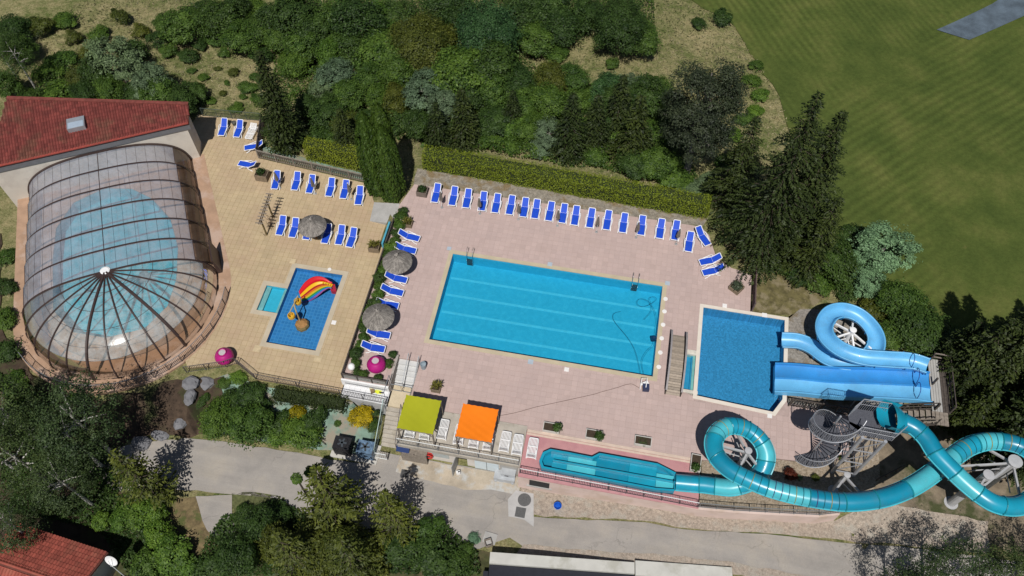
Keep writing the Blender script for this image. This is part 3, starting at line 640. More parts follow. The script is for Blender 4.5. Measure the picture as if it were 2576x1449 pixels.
MB().b2((-18.62, 26.5, -2.2), (-14.8, 26.64, .02)).build('wall', white, tw)
MB().beam((-18.3, 26.42, -.25), (-14.9, 26.42, -.25), .05, .05).build('handrail', mat('steel', (.35, .36, .37), .35, .1, metal=.8), tw)
# ---------------------------------------------------------------- stairs
stone = mat('stair_white', (.60, .60, .59), .75, .08, 2, fine=.2)
s1 = thing('white_staircase', 'white tiled staircase from the pink deck down to the landing', 'stairs', (-13.8, 28.2, ZY))
for k in range(5):
    z = -.16 * (k + 1); y1 = 29.24 - .4 * k
    MB().b2((-14.62, y1 - .42, -2.0), (-12.98, y1, z + .001 * k)).build('step', stone, s1)
MB().b2((-14.62, 25.42, -2.5), (-12.93, 27.24, ZY - .001)).build('landing', mat('landing_tile', (.56, .47, .33), .85, .1), s1)
MB().b2((-14.82, 26.66, ZY), (-14.64, 29.3, .35)).build('side_wall', mat('rough_wall', (.36, .32, .29), .9, .2), s1)
s2 = thing('concrete_staircase', 'narrow concrete staircase running down to the road', 'stairs', (-14, 24, ZR))
for k in range(9):
    z = ZY - .2 * (k + 1) + .02; y1 = 25.4 - .29 * k
    MB().b2((-14.7, y1 - .31, ZR - .2), (-13.3, y1, z)).build('step', conc, s2)
# ---------------------------------------------------------------- railings and fences
steel = mat('galvanised_steel', (.34, .36, .38), .4, .12, 3, metal=.6)
steelw = mat('white_steel', (.72, .74, .74), .4, .05)
dsteel = mat('dark_steel', (.09, .08, .085), .5, .1)
def railing(label, pts, h=1.0, m=None, mtop=None, step=1.5, bal=.12, br=.011, mid=False):
    pts = [Vector(p) for p in pts]; m = m or dsteel; mtop = mtop or m; Z = Vector((0, 0, 1))
    t = thing('railing', label, 'railing', pts[0])
    MB().tube([p + Z * h for p in pts], .028, 6).build('top_rail', mtop, t)
    MB().tube([p + Z * .12 for p in pts], .018, 5).build('bottom_rail', m, t)
    if mid: MB().tube([p + Z * h * .6 for p in pts], .016, 5).build('middle_rail', m, t)
    bl = MB(); acc = 0; nxt = 0
    for a_, b2 in zip(pts, pts[1:]):
        L = (b2 - a_).length; n = max(1, round(L / step))
        for k in range(n + (b2 is pts[-1])):
            p = a_ + (b2 - a_) * k / n; MB().tube([p - Z * .02, p + Z * h], .03, 6).build('post', m, t)
        for k in range(int(L / bal)):
            p = a_ + (b2 - a_) * (k + .5) * bal / L; bl.beam(p + Z * .12, p + Z * (h - .02), br * 2, br * 2)
    if bl.f: tag(bl.build('balusters', m, t), kind='stuff')
    return t
railing('grey railing with white top rail along the concrete terrace edge', [(-12.85, 22.2, 0), (-8.25, 22.2, 0), (-3.7, 22.2, 0)], 1.0, steel, steelw, 1.5, .11)
railing('dark railing with white handrail along the pink slide wall', [(-3.5, 21.6, .06), (3, 21.53, .06), (9.4, 21.45, .06)], .95, dsteel, steelw, 1.2, .12)
railing('grey railing curving along the pebble bed wall', [(9.5, 21.47, .03), (12, 21.7, .03), (14.2, 21.98, .03), (16.2, 22.25, .03), (18, 22.5, .03), (19.3, 22.9, .03)], .95, steel, steel, 1.2, .12)
railing('dark railing along the garden edge of the yellow deck', [(-27.35, 26.65, ZY), (-25.5, 25.66, ZY), (-18.5, 25.55, ZY), (-14.8, 25.5, ZY)], 1.0, dsteel, dsteel, 1.8, .13)
ro = dome_outline(1.0, 24, 0)
railing('dark railing around the rounded end of the glazed enclosure', [(x, y, ZY + .016) for x, y in ro[3:22]], 1.0, dsteel, steel, 1.6, .13)
railing('thin dark railing between the enclosure path and the yellow deck railing', [(-31.1, 25.2, ZY), (-28.2, 26.25, ZY), (-27.5, 26.7, ZY)], 1.0, dsteel, dsteel, 1.6, .13)
railing('wire mesh railing behind the three far loungers', [(-40.6, 52.0, ZY), (-34.7, 52.4, ZY)], 1.1, mat('green_wire', (.07, .09, .08), .5), None, 1.5, .08, .008)
railing('grey centre handrail on the white staircase', [(-13.8, 27.1, ZY), (-13.8, 29.3, 0)], .95, steel, steel, 2.2, 9)
railing('grey side railing of the white staircase', [(-12.95, 25.5, ZY), (-12.95, 27.1, ZY), (-12.95, 29.2, 0)], .95, steel, steel, 1.6, .14)
railing('dark handrail of the concrete staircase', [(-13.45, 22.8, ZR), (-13.45, 25.3, ZY)], .95, dsteel, dsteel, 2.4, 9)
railing('pale green mesh fence beside the concrete staircase', [(-14.85, 21.9, ZR + .15), (-14.85, 25.4, ZY)], 1.1, mat('pale_green_steel', (.42, .55, .52), .5), None, 1.2, .14)
gt = thing('steel_gate', 'grey steel gate frame at the foot of the white staircase', 'gate', (-14, 26.7, ZY))
for x0, x1 in ((-14.6, -13.85), (-13.75, -13.0)):
    MB().tube([(x0, 26.75, ZY + .1), (x1, 26.75, ZY + .1), (x1, 26.75, ZY + 1.1), (x0, 26.75, ZY + 1.1)], .03, 6, closed=True).build('leaf', steel, gt)
MB().tube([(-14.7, 25.5, ZY), (-14.7, 25.5, ZY + 2.1), (-14.7, 27.0, ZY + 2.1), (-14.7, 27.0, ZY)], .03, 6).build('frame', steel, gt)
sg = thing('side_gate', 'small white barred gate beside the heat pumps', 'gate', (-14.3, 21.9, ZR))
MB().tube([(-14.75, 21.75, ZR + .1), (-13.9, 21.75, ZR + .1), (-13.9, 21.75, ZR + 1.0), (-14.75, 21.75, ZR + 1.0)], .03, 6, closed=True).build('frame', steelw, sg)
for k in range(6): MB().tube([(-14.65 + k * .14, 21.75, ZR + .1), (-14.65 + k * .14, 21.75, ZR + 1.0)], .015, 5).build('bar', steelw, sg)
MB().tube([(-13.85, 21.75, ZR), (-13.85, 21.75, ZR + 1.2)], .04, 6).build('post', dsteel, sg)
wood_d = mat('dark_wood', (.085, .07, .06), .85, .3, 6, fine=.3)
wood_g = mat('weathered_wood', (.27, .23, .19), .85, .25, 6, fine=.35)
def slatfence(name, label, p0, p1, h, m, step=.16, lean=0.0, posts=5, sw_=.07):
    p0, p1 = Vector(p0), Vector(p1); L = (p1 - p0).length; t = thing(name, label, 'fence', p0); d = (p1 - p0).normalized(); Z = Vector((0, 0, 1))
    MB().beam(p0 + Z * h, p1 + Z * h, .09, .06).build('top_rail', m, t); MB().beam(p0 + Z * .15, p1 + Z * .15, .05, .08).build('bottom_rail', m, t)
    for k in range(posts):
        p = p0 + (p1 - p0) * k / (posts - 1); MB().beam(p - Z * .1, p + Z * (h + .1), .1, .1).build('post', m, t)
    n = int(L / step); me = MB().beam(Vector((0, 0, .1)), Vector((0, 0, .1)) + d * lean + Z * (h - .12), .025, sw_).mesh('slat', m)
    me2 = MB().beam(d * lean + Z * .1 + d.cross(Z) * .03, Z * (h - .02) + d.cross(Z) * .03, .025, sw_).mesh('slat', m) if lean else me
    for k in range(n):
        for mm in ((me, me2) if lean else (me,)):
            o = link('slat', mm, t); o.location = (p1 - p0) * (k + .3) / n
    return t
slatfence('lattice_fence', 'grey wooden lattice fence behind the upper lounger row', (-33.35, 47.85, ZY), (-22.35, 46.8, ZY), 1.05, wood_g, .19, .12, 7)
slatfence('slat_fence', 'dark wooden slat fence running diagonally beside a blue lounger', (-33.4, 48.0, ZY), (-34.5, 52.3, ZY), 1.15, wood_d, .17, 0, 4)
slatfence('lattice_screen', 'dark wooden lattice screen beside the wide slide', (15.75, 30.75, 0), (20.3, 30.75, 0), 1.2, wood_d, .2, .13, 5)
slatfence('side_fence', 'thin dark fence at the right edge of the pink deck', (12.72, 38.8, 0), (12.72, 42.4, 0), 1.3, mat('reddish_wood', (.12, .08, .075), .8), .14, 0, 3)
# boarded planter screen between the decks
def boardfence(label, p0, p1, h, n):
    p0, p1 = Vector(p0), Vector(p1); t = thing('board_screen', label, 'fence', p0); Z = Vector((0, 0, 1))
    for k in range(n + 1):
        p = p0 + (p1 - p0) * k / n; MB().beam(p - Z * .1, p + Z * (h + .08), .11, .11).build('post', wood_d, t)
        if k < n:
            e = p0 + (p1 - p0) * (k + 1) / n
            for j in range(3): MB().beam(p + (e - p) * .03 + Z * (.14 + j * h / 3), e - (e - p) * .03 + Z * (.14 + j * h / 3), .035, h / 3 - .02).build('board', mat('grey_board', (.30, .29, .27), .85, .2, 5, fine=.3), t)
    MB().beam(p0 + Z * (h + .05), p1 + Z * (h + .05), .09, .05).build('top_rail', wood_d, t)
boardfence('long grey board screen between the yellow deck and the pink deck', (-18.52, 26.75, 0), (-18.52, 42.2, 0), .62, 9)
boardfence('short grey board screen above the low white wall', (-18.45, 26.72, 0), (-14.95, 26.72, 0), .62, 3)
bp_ = thing('blue_hoarding', 'light blue board standing at the top of the board screen', 'panel', (-18.9, 41.2, ZY)); MB().b2((-18.95, 39.6, ZY), (-18.8, 42.0, .35)).build('panel', mat('sky_blue_panel', (.08, .34, .46), .5), bp_)
MB().b2((-18.97, 41.98, ZY), (-18.78, 42.06, .4)).build('post', steel, bp_)
# wooden screen in front of the service wall
ws = thing('slatted_screen', 'weathered horizontal slat screen in front of the service wall', 'screen', (-11.7, 22.0, ZR))
for x in (-12.7, -11.7, -10.75): MB().beam((x, 22.0, ZR), (x, 22.0, ZR + 1.5), .08, .08).build('post', wood_d, ws)
for k in range(9): MB().b2((-12.72, 21.93, ZR + .06 + k * .16), (-10.72, 21.96, ZR + .18 + k * .16)).build('slat', wood_g, ws)
for k in range(5): MB().b2((-12.7, 21.98 + k * .09, ZR + 1.44), (-10.74, 22.05 + k * .09, ZR + 1.47)).build('roof_slat', wood_g, ws)
# ================================================================ FURNITURE
blue = mat('blue_sling', (.010, .070, .55), .65, .06, 6, fine=.15)
wplast = mat('white_plastic', (.80, .80, .80), .4, .03)
near_black = mat('dark_rubber', (.03, .03, .03), .8)  # near-black shared by vest straps, canister cap and drain bars
def make_lounger():
    t = thing('sun_lounger', 'x', 'sun lounger')
    for nm, pr in (('seat_sling', [(-.93, .33), (-.4, .36), (.16, .34)]), ('back_sling', [(.17, .35), (.45, .53), (.84, .80)])):
        b_ = MB()
        for (y0, z0), (y1, z1) in zip(pr, pr[1:]): b_.beam((0, y0, z0), (0, y1, z1), .56, .02)
        b_.build(nm, blue, t)
    f = MB()
    for s in (-1, 1):
        f.tube([(s * .29, -.95, .32), (s * .32, -.9, .33), (s * .34, -.4, .36), (s * .34, .2, .35)], .035, 6)
        f.tube([(s * .30, .17, .37), (s * .30, .45, .54), (s * .29, .82, .80), (s * .24, .87, .82)], .034, 6)
    f.tube([(-.29, -.95, .32), (.29, -.95, .32)], .038, 6); f.tube([(-.25, .87, .82), (.25, .87, .82)], .036, 6); f.tube([(-.34, .18, .34), (.34, .18, .34)], .025, 6)
    f.build('frame', wplast, t)
    for s in (-1, 1):
        MB().tube([(s * .35, -.55, .36), (s * .41, -.2, .40), (s * .42, .12, .52), (s * .40, .30, .50), (s * .34, .33, .40)], .032, 6).build('armrest', wplast, t)
        MB().tube([(s * .34, -.35, .34), (s * .38, -.62, .12), (s * .38, -.82, .02)], .035, 6).build('leg', wplast, t)
        MB().tube([(s * .34, .05, .33), (s * .38, .28, .15), (s * .38, .55, .02)], .035, 6).build('leg', wplast, t)
    return t
def make_white():
    t = thing('slatted_lounger', 'x', 'sun lounger')
    f = MB()
    for s in (-1, 1): f.tube([(s * .30, -.97, .31), (s * .33, -.9, .33), (s * .35, -.3, .34), (s * .35, .62, .33)], .038, 6)
    f.tube([(-.3, -.97, .31), (.3, -.97, .31)], .04, 6); f.tube([(-.34, -.3, .33), (.34, -.3, .33)], .04, 6); f.tube([(-.34, .3, .33), (.34, .3, .33)], .04, 6)
    f.build('frame', wplast, t)
    for k in range(6):
        x = -.25 + k * .1
        MB().beam((x, -.93, .345), (x, -.34, .355), .06, .02).build('slat', wplast, t); MB().beam((x, -.27, .355), (x, .28, .355), .06, .02).build('slat', wplast, t)
        MB().beam((x, .30, .37), (x, .70, .66), .06, .02).build('back_slat', wplast, t)
    MB().tube([(-.3, .30, .36), (-.3, .72, .68), (.3, .72, .68), (.3, .30, .36)], .035, 6).build('back_frame', wplast, t)
    for s in (-1, 1):
        MB().beam((s * .35, -.75, .33), (s * .36, -.8, .0), .06, .05).build('leg', wplast, t); MB().beam((s * .35, .45, .33), (s * .36, .55, .0), .06, .05).build('leg', wplast, t)
        MB().beam((s * .33, .0, .46), (s * .33, .42, .46), .07, .03).build('armrest', wplast, t); MB().beam((s * .28, .52, .52), (s * .28, .62, .3), .05, .04).build('prop', wplast, t)
    return t
pro = {'b': make_lounger(), 'w': make_white()}; used = set()
def lounger(kind, zn, foot, head, label, group, zb=0.0):
    a_, b2 = q(zn, *foot, zb + .32), q(zn, *head, zb + (.8 if kind == 'b' else .55)); d = b2 - a_; m = (a_ + b2) / 2
    o = pro[kind] if kind not in used else copy_tree(pro[kind]); used.add(kind)
    o.location = (m.x, m.y, zb + .015); o.rotation_euler = (0, 0, math.atan2(d.y, d.x) - math.pi / 2)
    tag(o, label, 'sun lounger', group); return o
HR = [((222, 203), (247, 80)), ((335, 222), (357, 100)), ((425, 238), (446, 115)), ((527, 258), (546, 132)), ((613, 270), (635, 146)), ((705, 282), (729, 157)), ((796, 297), (816, 172)), ((870, 307), (890, 183)), ((960, 323), (984, 197)), ((1047, 337), (1068, 210)), ((1127, 350), (1146, 225)), ((1225, 367), (1246, 240)), ((1333, 381), (1354, 253)), ((1438, 400), (1458, 270)), ((1557, 415), (1573, 287)), ((1677, 437), (1697, 308)), ((1776, 448), (1795, 318))]
for i, (f, h) in enumerate(HR): lounger('b', 'F', f, h, f'blue and white sun lounger, {ORD[i]} from the left in the long hedge row', 'blue loungers in the long hedge row')
g2 = 'blue loungers at the spruce corner'
lounger('b', 'z6', (100, 268), (122, 140), 'short looking blue lounger just right of the hedge row, back nearly upright', g2)
lounger('b', 'z6', (275, 235), (185, 68), 'blue lounger turned diagonally under the spruce branches', g2)
lounger('b', 'z6', (205, 397), (400, 332), 'upper of two sideways blue loungers below the spruce', g2)
lounger('b', 'z6', (230, 492), (428, 425), 'lower of two sideways blue loungers below the spruce', g2)
g3 = 'blue loungers along the board screen'
for i, (zn, f, h) in enumerate([('z5', (618, 165), (393, 78)), ('z5', (578, 300), (352, 222)), ('z5', (480, 620), (248, 540)), ('z5', (438, 762), (203, 680)), ('D', (1915, 600), (1712, 545)), ('D', (1838, 868), (1632, 812)), ('D', (1790, 992), (1582, 935))]):
    lounger('b', zn, f, h, f'blue lounger facing the big pool, {ORD[i]} from the top along the board screen', g3)
g4 = 'loungers on the yellow deck'
lounger('b', 'C', (333, 275), (368, 112), 'leftmost blue lounger at the far corner wire railing', g4, ZY)
lounger('b', 'C', (483, 290), (520, 128), 'blue lounger between a grey pot and the white slatted lounger', g4, ZY)
lounger('w', 'C', (600, 303), (660, 160), 'white slatted lounger at the far corner wire railing', g4, ZY)
lounger('b', 'C', (582, 400), (722, 345), 'blue lounger with its back against the dark slat fence', g4, ZY)
lounger('b', 'C', (508, 548), (672, 552), 'sideways blue lounger left of the lattice fence end', g4, ZY)
for i, (f, h) in enumerate([((852, 792), (880, 620)), ((1045, 803), (1078, 630)), ((1187, 832), (1222, 660)), ((1377, 863), (1412, 690)), ((1517, 885), (1550, 710)), ((1662, 943), (1685, 770))]):
    lounger('b', 'C', f, h, f'blue lounger, {ORD[i]} from the left in front of the lattice fence', 'blue loungers in front of the lattice fence', ZY)
for i, (f, h) in enumerate([((897, 1238), (938, 1058)), ((1022, 1263), (1062, 1077)), ((1157, 1283), (1200, 1100)), ((1337, 1318), (1378, 1137)), ((1472, 1333), (1510, 1147)), ((1577, 1358), (1627, 1172))]):
    lounger('b', 'C', f, h, f'blue lounger, {ORD[i]} from the left in the row under the thatched parasol', 'blue loungers in the thatched parasol row', ZY)
g5 = 'white slatted loungers on the terrace'
for f, h, l in [((400, 560), (342, 760), 'white lounger under the green canopy, left one'), ((622, 600), (572, 795), 'white lounger under the green canopy, right one'), ((905, 530), (822, 845), 'white slatted lounger between the green and the orange canopy'), ((1150, 640), (1095, 890), 'white lounger under the left edge of the orange canopy'), ((1390, 700), (1332, 945), 'white lounger under the middle of the orange canopy'), ((1605, 750), (1557, 965), 'white lounger under the right edge of the orange canopy'), ((1868, 712), (1797, 1045), 'white slatted lounger just right of the orange canopy'), ((2055, 760), (2003, 1092), 'white slatted lounger at the right end of the concrete terrace')]:
    lounger('w', 'PG', f, h, l, g5, .004)
lounger('w', 'K', (475, 110), (442, 296), 'white slatted lounger standing on the pink slide pad', g5, -.03)
# closed parasols
cloth = mat('taupe_cloth', (.19, .165, .14), .9, .2, 5, fine=.3)
def make_parasol():
    t = thing('closed_parasol', 'x', 'parasol')
    MB().tube([(0, 0, 0), (0, 0, 2.3)], .022, 6).build('pole', steelw, t)
    b_ = MB(); n = 14; prof = [(.17, 1.15), (.155, 1.2), (.12, 1.6), (.07, 2.0), (.03, 2.22)]
    vs = [((r + (.03 if k % 2 else -.03) * (r / .17)) * math.cos(2 * math.pi * k / n), (r + (.03 if k % 2 else -.03) * (r / .17)) * math.sin(2 * math.pi * k / n), z - (.06 if k % 2 else 0) * (r > .15)) for r, z in prof for k in range(n)]
    b_.add(vs, [(i * n + k, i * n + (k + 1) % n, (i + 1) * n + (k + 1) % n, (i + 1) * n + k) for i in range(len(prof) - 1) for k in range(n)]); b_.build('canopy', cloth, t)
    MB().lathe([(.02, 2.2), (.05, 2.25), (.05, 2.3), (.02, 2.34)], 8).build('finial', wplast, t)
    MB().lathe([(.13, 0), (.13, .03), (.05, .05), (.05, .18)], 12).build('base', mat('base_grey', (.3, .3, .3), .7), t)
    return t
pp = make_parasol(); first = True
PARA = [('z1', 560, 860, 0, 'between the first and second hedge row loungers'), ('z1', 1592, 1025, 0, 'in front of the fourth hedge row lounger'), ('F', 766, 315, 0, 'between the sixth and seventh hedge row loungers'), ('F', 1018, 357, 0, 'beside the ninth and tenth hedge row loungers'), ('F', 1271, 397, 0, 'right of the twelfth hedge row lounger'), ('F', 1527, 433, 0, 'beside the fifteenth hedge row lounger'), ('F', 1786, 475, 0, 'at the last lounger of the hedge row'),
        ('C', 905, 790, ZY, 'at the first lounger before the lattice fence'), ('C', 1250, 845, ZY, 'at the third lounger before the lattice fence'), ('C', 1600, 900, ZY, 'at the fifth lounger before the lattice fence')]
for zn, x, y, z, l in PARA:
    o = pp if first else copy_tree(pp); first = False; o.location = q(zn, x, y, z) + Vector((0, 0, .01)); o.rotation_euler = (0, 0, random.uniform(0, 3)); tag(o, 'closed taupe parasol ' + l, 'parasol', 'closed parasols')
# thatched parasols
straw = mat('grey_thatch', (.25, .228, .205), .95, .3, 3, tint=True, fine=.3)
strawd = mat('thatch_underside', (.12, .10, .08), .95)
def thatch(label, c, zb, rad, seed, zc=None):
    r_ = random.Random(seed); t = thing('thatched_parasol', label, 'parasol', (c[0], c[1], zb + .01), 0, 'thatched parasols')
    MB().tube([(c[0], c[1], zb + .01), (c[0], c[1], zb + 2.3)], .06, 8).build('pole', mat('pole_wood', (.22, .13, .07), .8), t)
    MB().lathe([(rad * .95, 1.9), (rad * .9, 1.98), (rad * .5, 2.38), (.05, 2.7)], 24, (c[0], c[1], zb), 0, .03).build('underlay', strawd, t)
    b_ = MB()
    for k in range(1900):
        f = math.sqrt(r_.random()); an = r_.uniform(0, 2 * math.pi); L = r_.uniform(.3, .5); da = r_.gauss(0, .08); wd = r_.uniform(.012, .03)
        def pt(fr, a2, lift): return Vector((c[0] + rad * fr * math.cos(a2), c[1] + rad * fr * math.sin(a2), zb + 2.74 - .80 * fr ** 1.15 + lift))
        f0 = f * .92; f1 = min(1.06, f0 + L / rad * r_.uniform(.6, 1)); p0 = pt(f0, an, .05); p1 = pt(f1, an + da, r_.uniform(.0, .06)); s_ = Vector((-math.sin(an), math.cos(an), 0)) * wd
        b_.add([p0 - s_, p0 + s_, p1 + s_ * 1.4, p1 - s_ * 1.4], [(0, 1, 2, 3)], 0, r_.uniform(.55, 1.3))
    tag(b_.build('thatch', straw, t), kind='stuff')
    b_ = MB()
    for k in range(26):
        an = r_.uniform(0, 2 * math.pi); e = Vector((math.cos(an) * r_.uniform(.1, .28), math.sin(an) * r_.uniform(.1, .28), r_.uniform(.0, .14))); p = Vector((c[0], c[1], zb + 2.76)); s_ = Vector((-math.sin(an), math.cos(an), 0)) * .025
        b_.add([p - s_, p + s_, p + e + s_ * .5, p + e - s_ * .5], [(0, 1, 2, 3)], 0, 1.35)
    b_.build('tuft', straw, t)
thatch('thatched parasol over the lounger row on the yellow deck', (-25.05, 39.75), ZY, 1.16, 1)
thatch('upper thatched parasol beside the board screen', (-16.62, 36.95), 0, 1.16, 2)
thatch('lower thatched parasol beside the board screen', (-16.72, 31.5), 0, 1.2, 3)
# pink pots, globe lamp, bins
pinkm = mat('magenta_pot', (.40, .012, .17), .45, .1, 2, spec=.4)
for c, zb, l in (((-28.45, 26.9), ZY, 'big round magenta pot by the yellow deck railing'), ((-16.1, 28.05), 0, 'big round magenta pot in the corner planted bed')):
    t = thing('round_pot', l, 'pot', (c[0], c[1], zb + .01), 0, 'magenta pots')
    MB().lathe([(.35, 0), (.55, .12), (.72, .4), (.74, .65), (.62, .92), (.42, 1.1), (.32, 1.18), (.34, 1.24), (.29, 1.24), (.28, 1.17)], 32, (c[0], c[1], zb + .01)).build('pot', pinkm, t, True)
    MB().lathe([(.285, 1.165), (.27, 1.18), (.1, 1.19)], 20, (c[0], c[1], zb + .01)).build('gravel_fill', mat('grey_fill', (.45, .42, .42), .95, .3, 20), t)
gp = q('ST', 325, 420, .45); t = thing('globe_lamp', 'white globe lamp at the fence corner of the planted bed', 'lamp', (gp.x, gp.y, .01))
MB().lathe([(.05, .12), (.22, .22), (.3, .42), (.3, .5), (.22, .7), (.05, .78)], 20, (gp.x, gp.y, 0)).build('globe', mat('globe_white', (.82, .82, .80), .3, .02), t, True)
MB().lathe([(.1, .0), (.1, .13)], 12, (gp.x, gp.y, .005)).build('base', dsteel, t)
bn = q('ST', 1800, 400, .3); t = thing('litter_bin', 'grey half-round litter bin beside the white staircase', 'bin', (bn.x + .1, bn.y, .01))
MB().lathe([(.2, 0), (.24, .6), (.24, .66), (.2, .66), (.19, .5)], 16, (bn.x + .1, bn.y, .008)).build('body', mat('grey_blue_bin', (.25, .31, .35), .5), t)
pt_ = q('C', 462, 165, ZY + .2); t = thing('grey_pot', 'small grey pot between the two far corner blue loungers', 'pot', (pt_.x, pt_.y, ZY + .01))
MB().lathe([(.16, 0), (.22, .35), (.24, .4), (.19, .4), (.18, .3)], 16, (pt_.x, pt_.y, ZY + .008)).build('pot', mat('dark_pot', (.10, .10, .09), .7), t)
# pergola canopies
for (u0, u1, v0, v1), cn, cc, l in (((-12.74, -10.03, 22.42, 25.15), 'lime_cloth', (.36, .37, .010), 'lime green square canopy on wooden posts at the terrace'), ((-8.44, -5.75, 22.58, 25.24), 'orange_cloth', (.86, .20, .002), 'orange square canopy on wooden posts at the terrace')):
    t = thing('canopy', l, 'canopy', ((u0 + u1) / 2, (v0 + v1) / 2, .008), 0, 'square shade canopies')
    for x in (u0 + .06, u1 - .06):
        for y in (v0 + .06, v1 - .06):
            MB().beam((x, y, .008), (x, y, 2.34), .1, .1).build('post', wood_g, t); sx = 1 if x < (u0 + u1) / 2 else -1
            MB().beam((x, y, 1.8), (x + sx * .5, y, 2.3), .06, .06).build('brace', wood_g, t)
    for y in (v0 + .06, v1 - .06): MB().beam((u0, y, 2.3), (u1, y, 2.3), .07, .1).build('beam', wood_g, t)
    for x in (u0 + .06, u1 - .06): MB().beam((x, v0, 2.31), (x, v1, 2.31), .07, .1).build('beam', wood_g, t)
    N = 22; vs = []
    for j in range(N + 1):
        for i in range(N + 1):
            a_, b2 = i / N, j / N; sag = .10 * math.sin(math.pi * a_) * math.sin(math.pi * b2); ed = min(a_, 1 - a_, b2, 1 - b2)
            wr = .012 * math.sin(a_ * 17 + b2 * 31) * (1 if 'orange' in cn else .4) * (1 - b2)
            sc_ = .035 * math.sin(math.pi * 6 * (a_ if min(b2, 1 - b2) < .02 else b2)) ** 2 if ed < .02 else 0
            x = u0 + (u1 - u0) * a_; y = v0 + (v1 - v0) * b2
            if ed < .02: x += (sc_ if a_ < .02 else -sc_ if a_ > .98 else 0); y += (sc_ if b2 < .02 else -sc_ if b2 > .98 else 0)
            vs.append((x, y, 2.42 - sag + wr))
    MB().add(vs, [(j * (N + 1) + i, j * (N + 1) + i + 1, (j + 1) * (N + 1) + i + 1, (j + 1) * (N + 1) + i) for j in range(N) for i in range(N)]).build('cloth', mat(cn, cc, .8, .05, 1, fine=.12), t, True)
# garden arbor
f1, f2 = q('AR', 395, 1015, ZY), q('AR', 525, 640, ZY); ad = (f2 - f1).normalized(); hz = 2.15; an = Vector((-ad.y, ad.x, 0))
t = thing('garden_arbor', 'wooden arbor of two posts with short cross bars and a bare climber', 'arbor', f1)
for f in (f1, f2): MB().beam(f, f + Vector((0, 0, hz)), .11, .11).build('post', mat('olive_post', (.16, .12, .05), .85, .25, 5), t)
for s in (-.07, .07): MB().beam(f1 - ad * .45 + an * s + Vector((0, 0, hz + .04)), f2 + ad * .95 + an * s + Vector((0, 0, hz + .04)), .05, .1).build('beam', wood_d, t)
Lb = (f2 - f1).length + 1.3
for k in range(10):
    c = f1 - ad * .4 + ad * Lb * k / 9.2 + Vector((0, 0, hz + .13)); MB().beam(c - an * .33, c + an * .33, .06, .08).build('cross_bar', wood_g, t)
mv = mat('climber_stem', (.10, .06, .035), .9)
for k in range(14):
    b0 = f1 + (f2 - f1) * random.uniform(0, 1) + Vector((random.uniform(-.2, .3), random.uniform(-.2, .2), 0)); pts = [b0]
    for j in range(6): pts.append(pts[-1] + Vector((random.uniform(-.16, .16), random.uniform(-.16, .16), random.uniform(.05, .28))))
    MB().tube(pts, .014, 4).build('climber', mv, t)
# planters
def fol_mesh(name, n, fn, size, m):
    vs, fs, ti = [], [], []
    for k in range(n):
        p, nv, tt = fn(); a_ = Vector((random.gauss(0, 1), random.gauss(0, 1), random.gauss(0, 1))).cross(nv); a_ = a_.normalized() if a_.length > 1e-3 else Vector((1, 0, 0)); b2 = nv.cross(a_).normalized()
        s = size * random.uniform(.6, 1.3); o = len(vs); vs += [p + a_ * s, p + b2 * s * .5, p - a_ * s, p - b2 * s * .5]; fs.append((o, o + 1, o + 2, o + 3)); ti.append(tt)
    mb_ = MB(); mb_.v = [tuple(v) for v in vs]; mb_.f = [list(f) for f in fs]; mb_.m = [0] * len(fs); mb_.t = ti; return mb_
lf_dk = leafmat('leaf_dark', (.012, .030, .008), (.05, .10, .022)); lf_md = leafmat('leaf_mid', (.018, .045, .008), (.085, .15, .03)); lf_ol = leafmat('leaf_olive', (.04, .05, .008), (.16, .155, .025))
def blob(c, r, hz_):
    def fn():
        d = Vector((random.gauss(0, 1), random.gauss(0, 1), abs(random.gauss(0, 1)))).normalized(); rr = random.uniform(.6, 1) * (1 + .15 * math.sin(d.x * 5 + d.y * 7))
        return Vector((c[0] + d.x * r * rr, c[1] + d.y * r * rr, c[2] + d.z * hz_ * rr)), (d + Vector((random.gauss(0, .5), random.gauss(0, .5), random.gauss(0, .5)))).normalized(), random.random()
    return fn
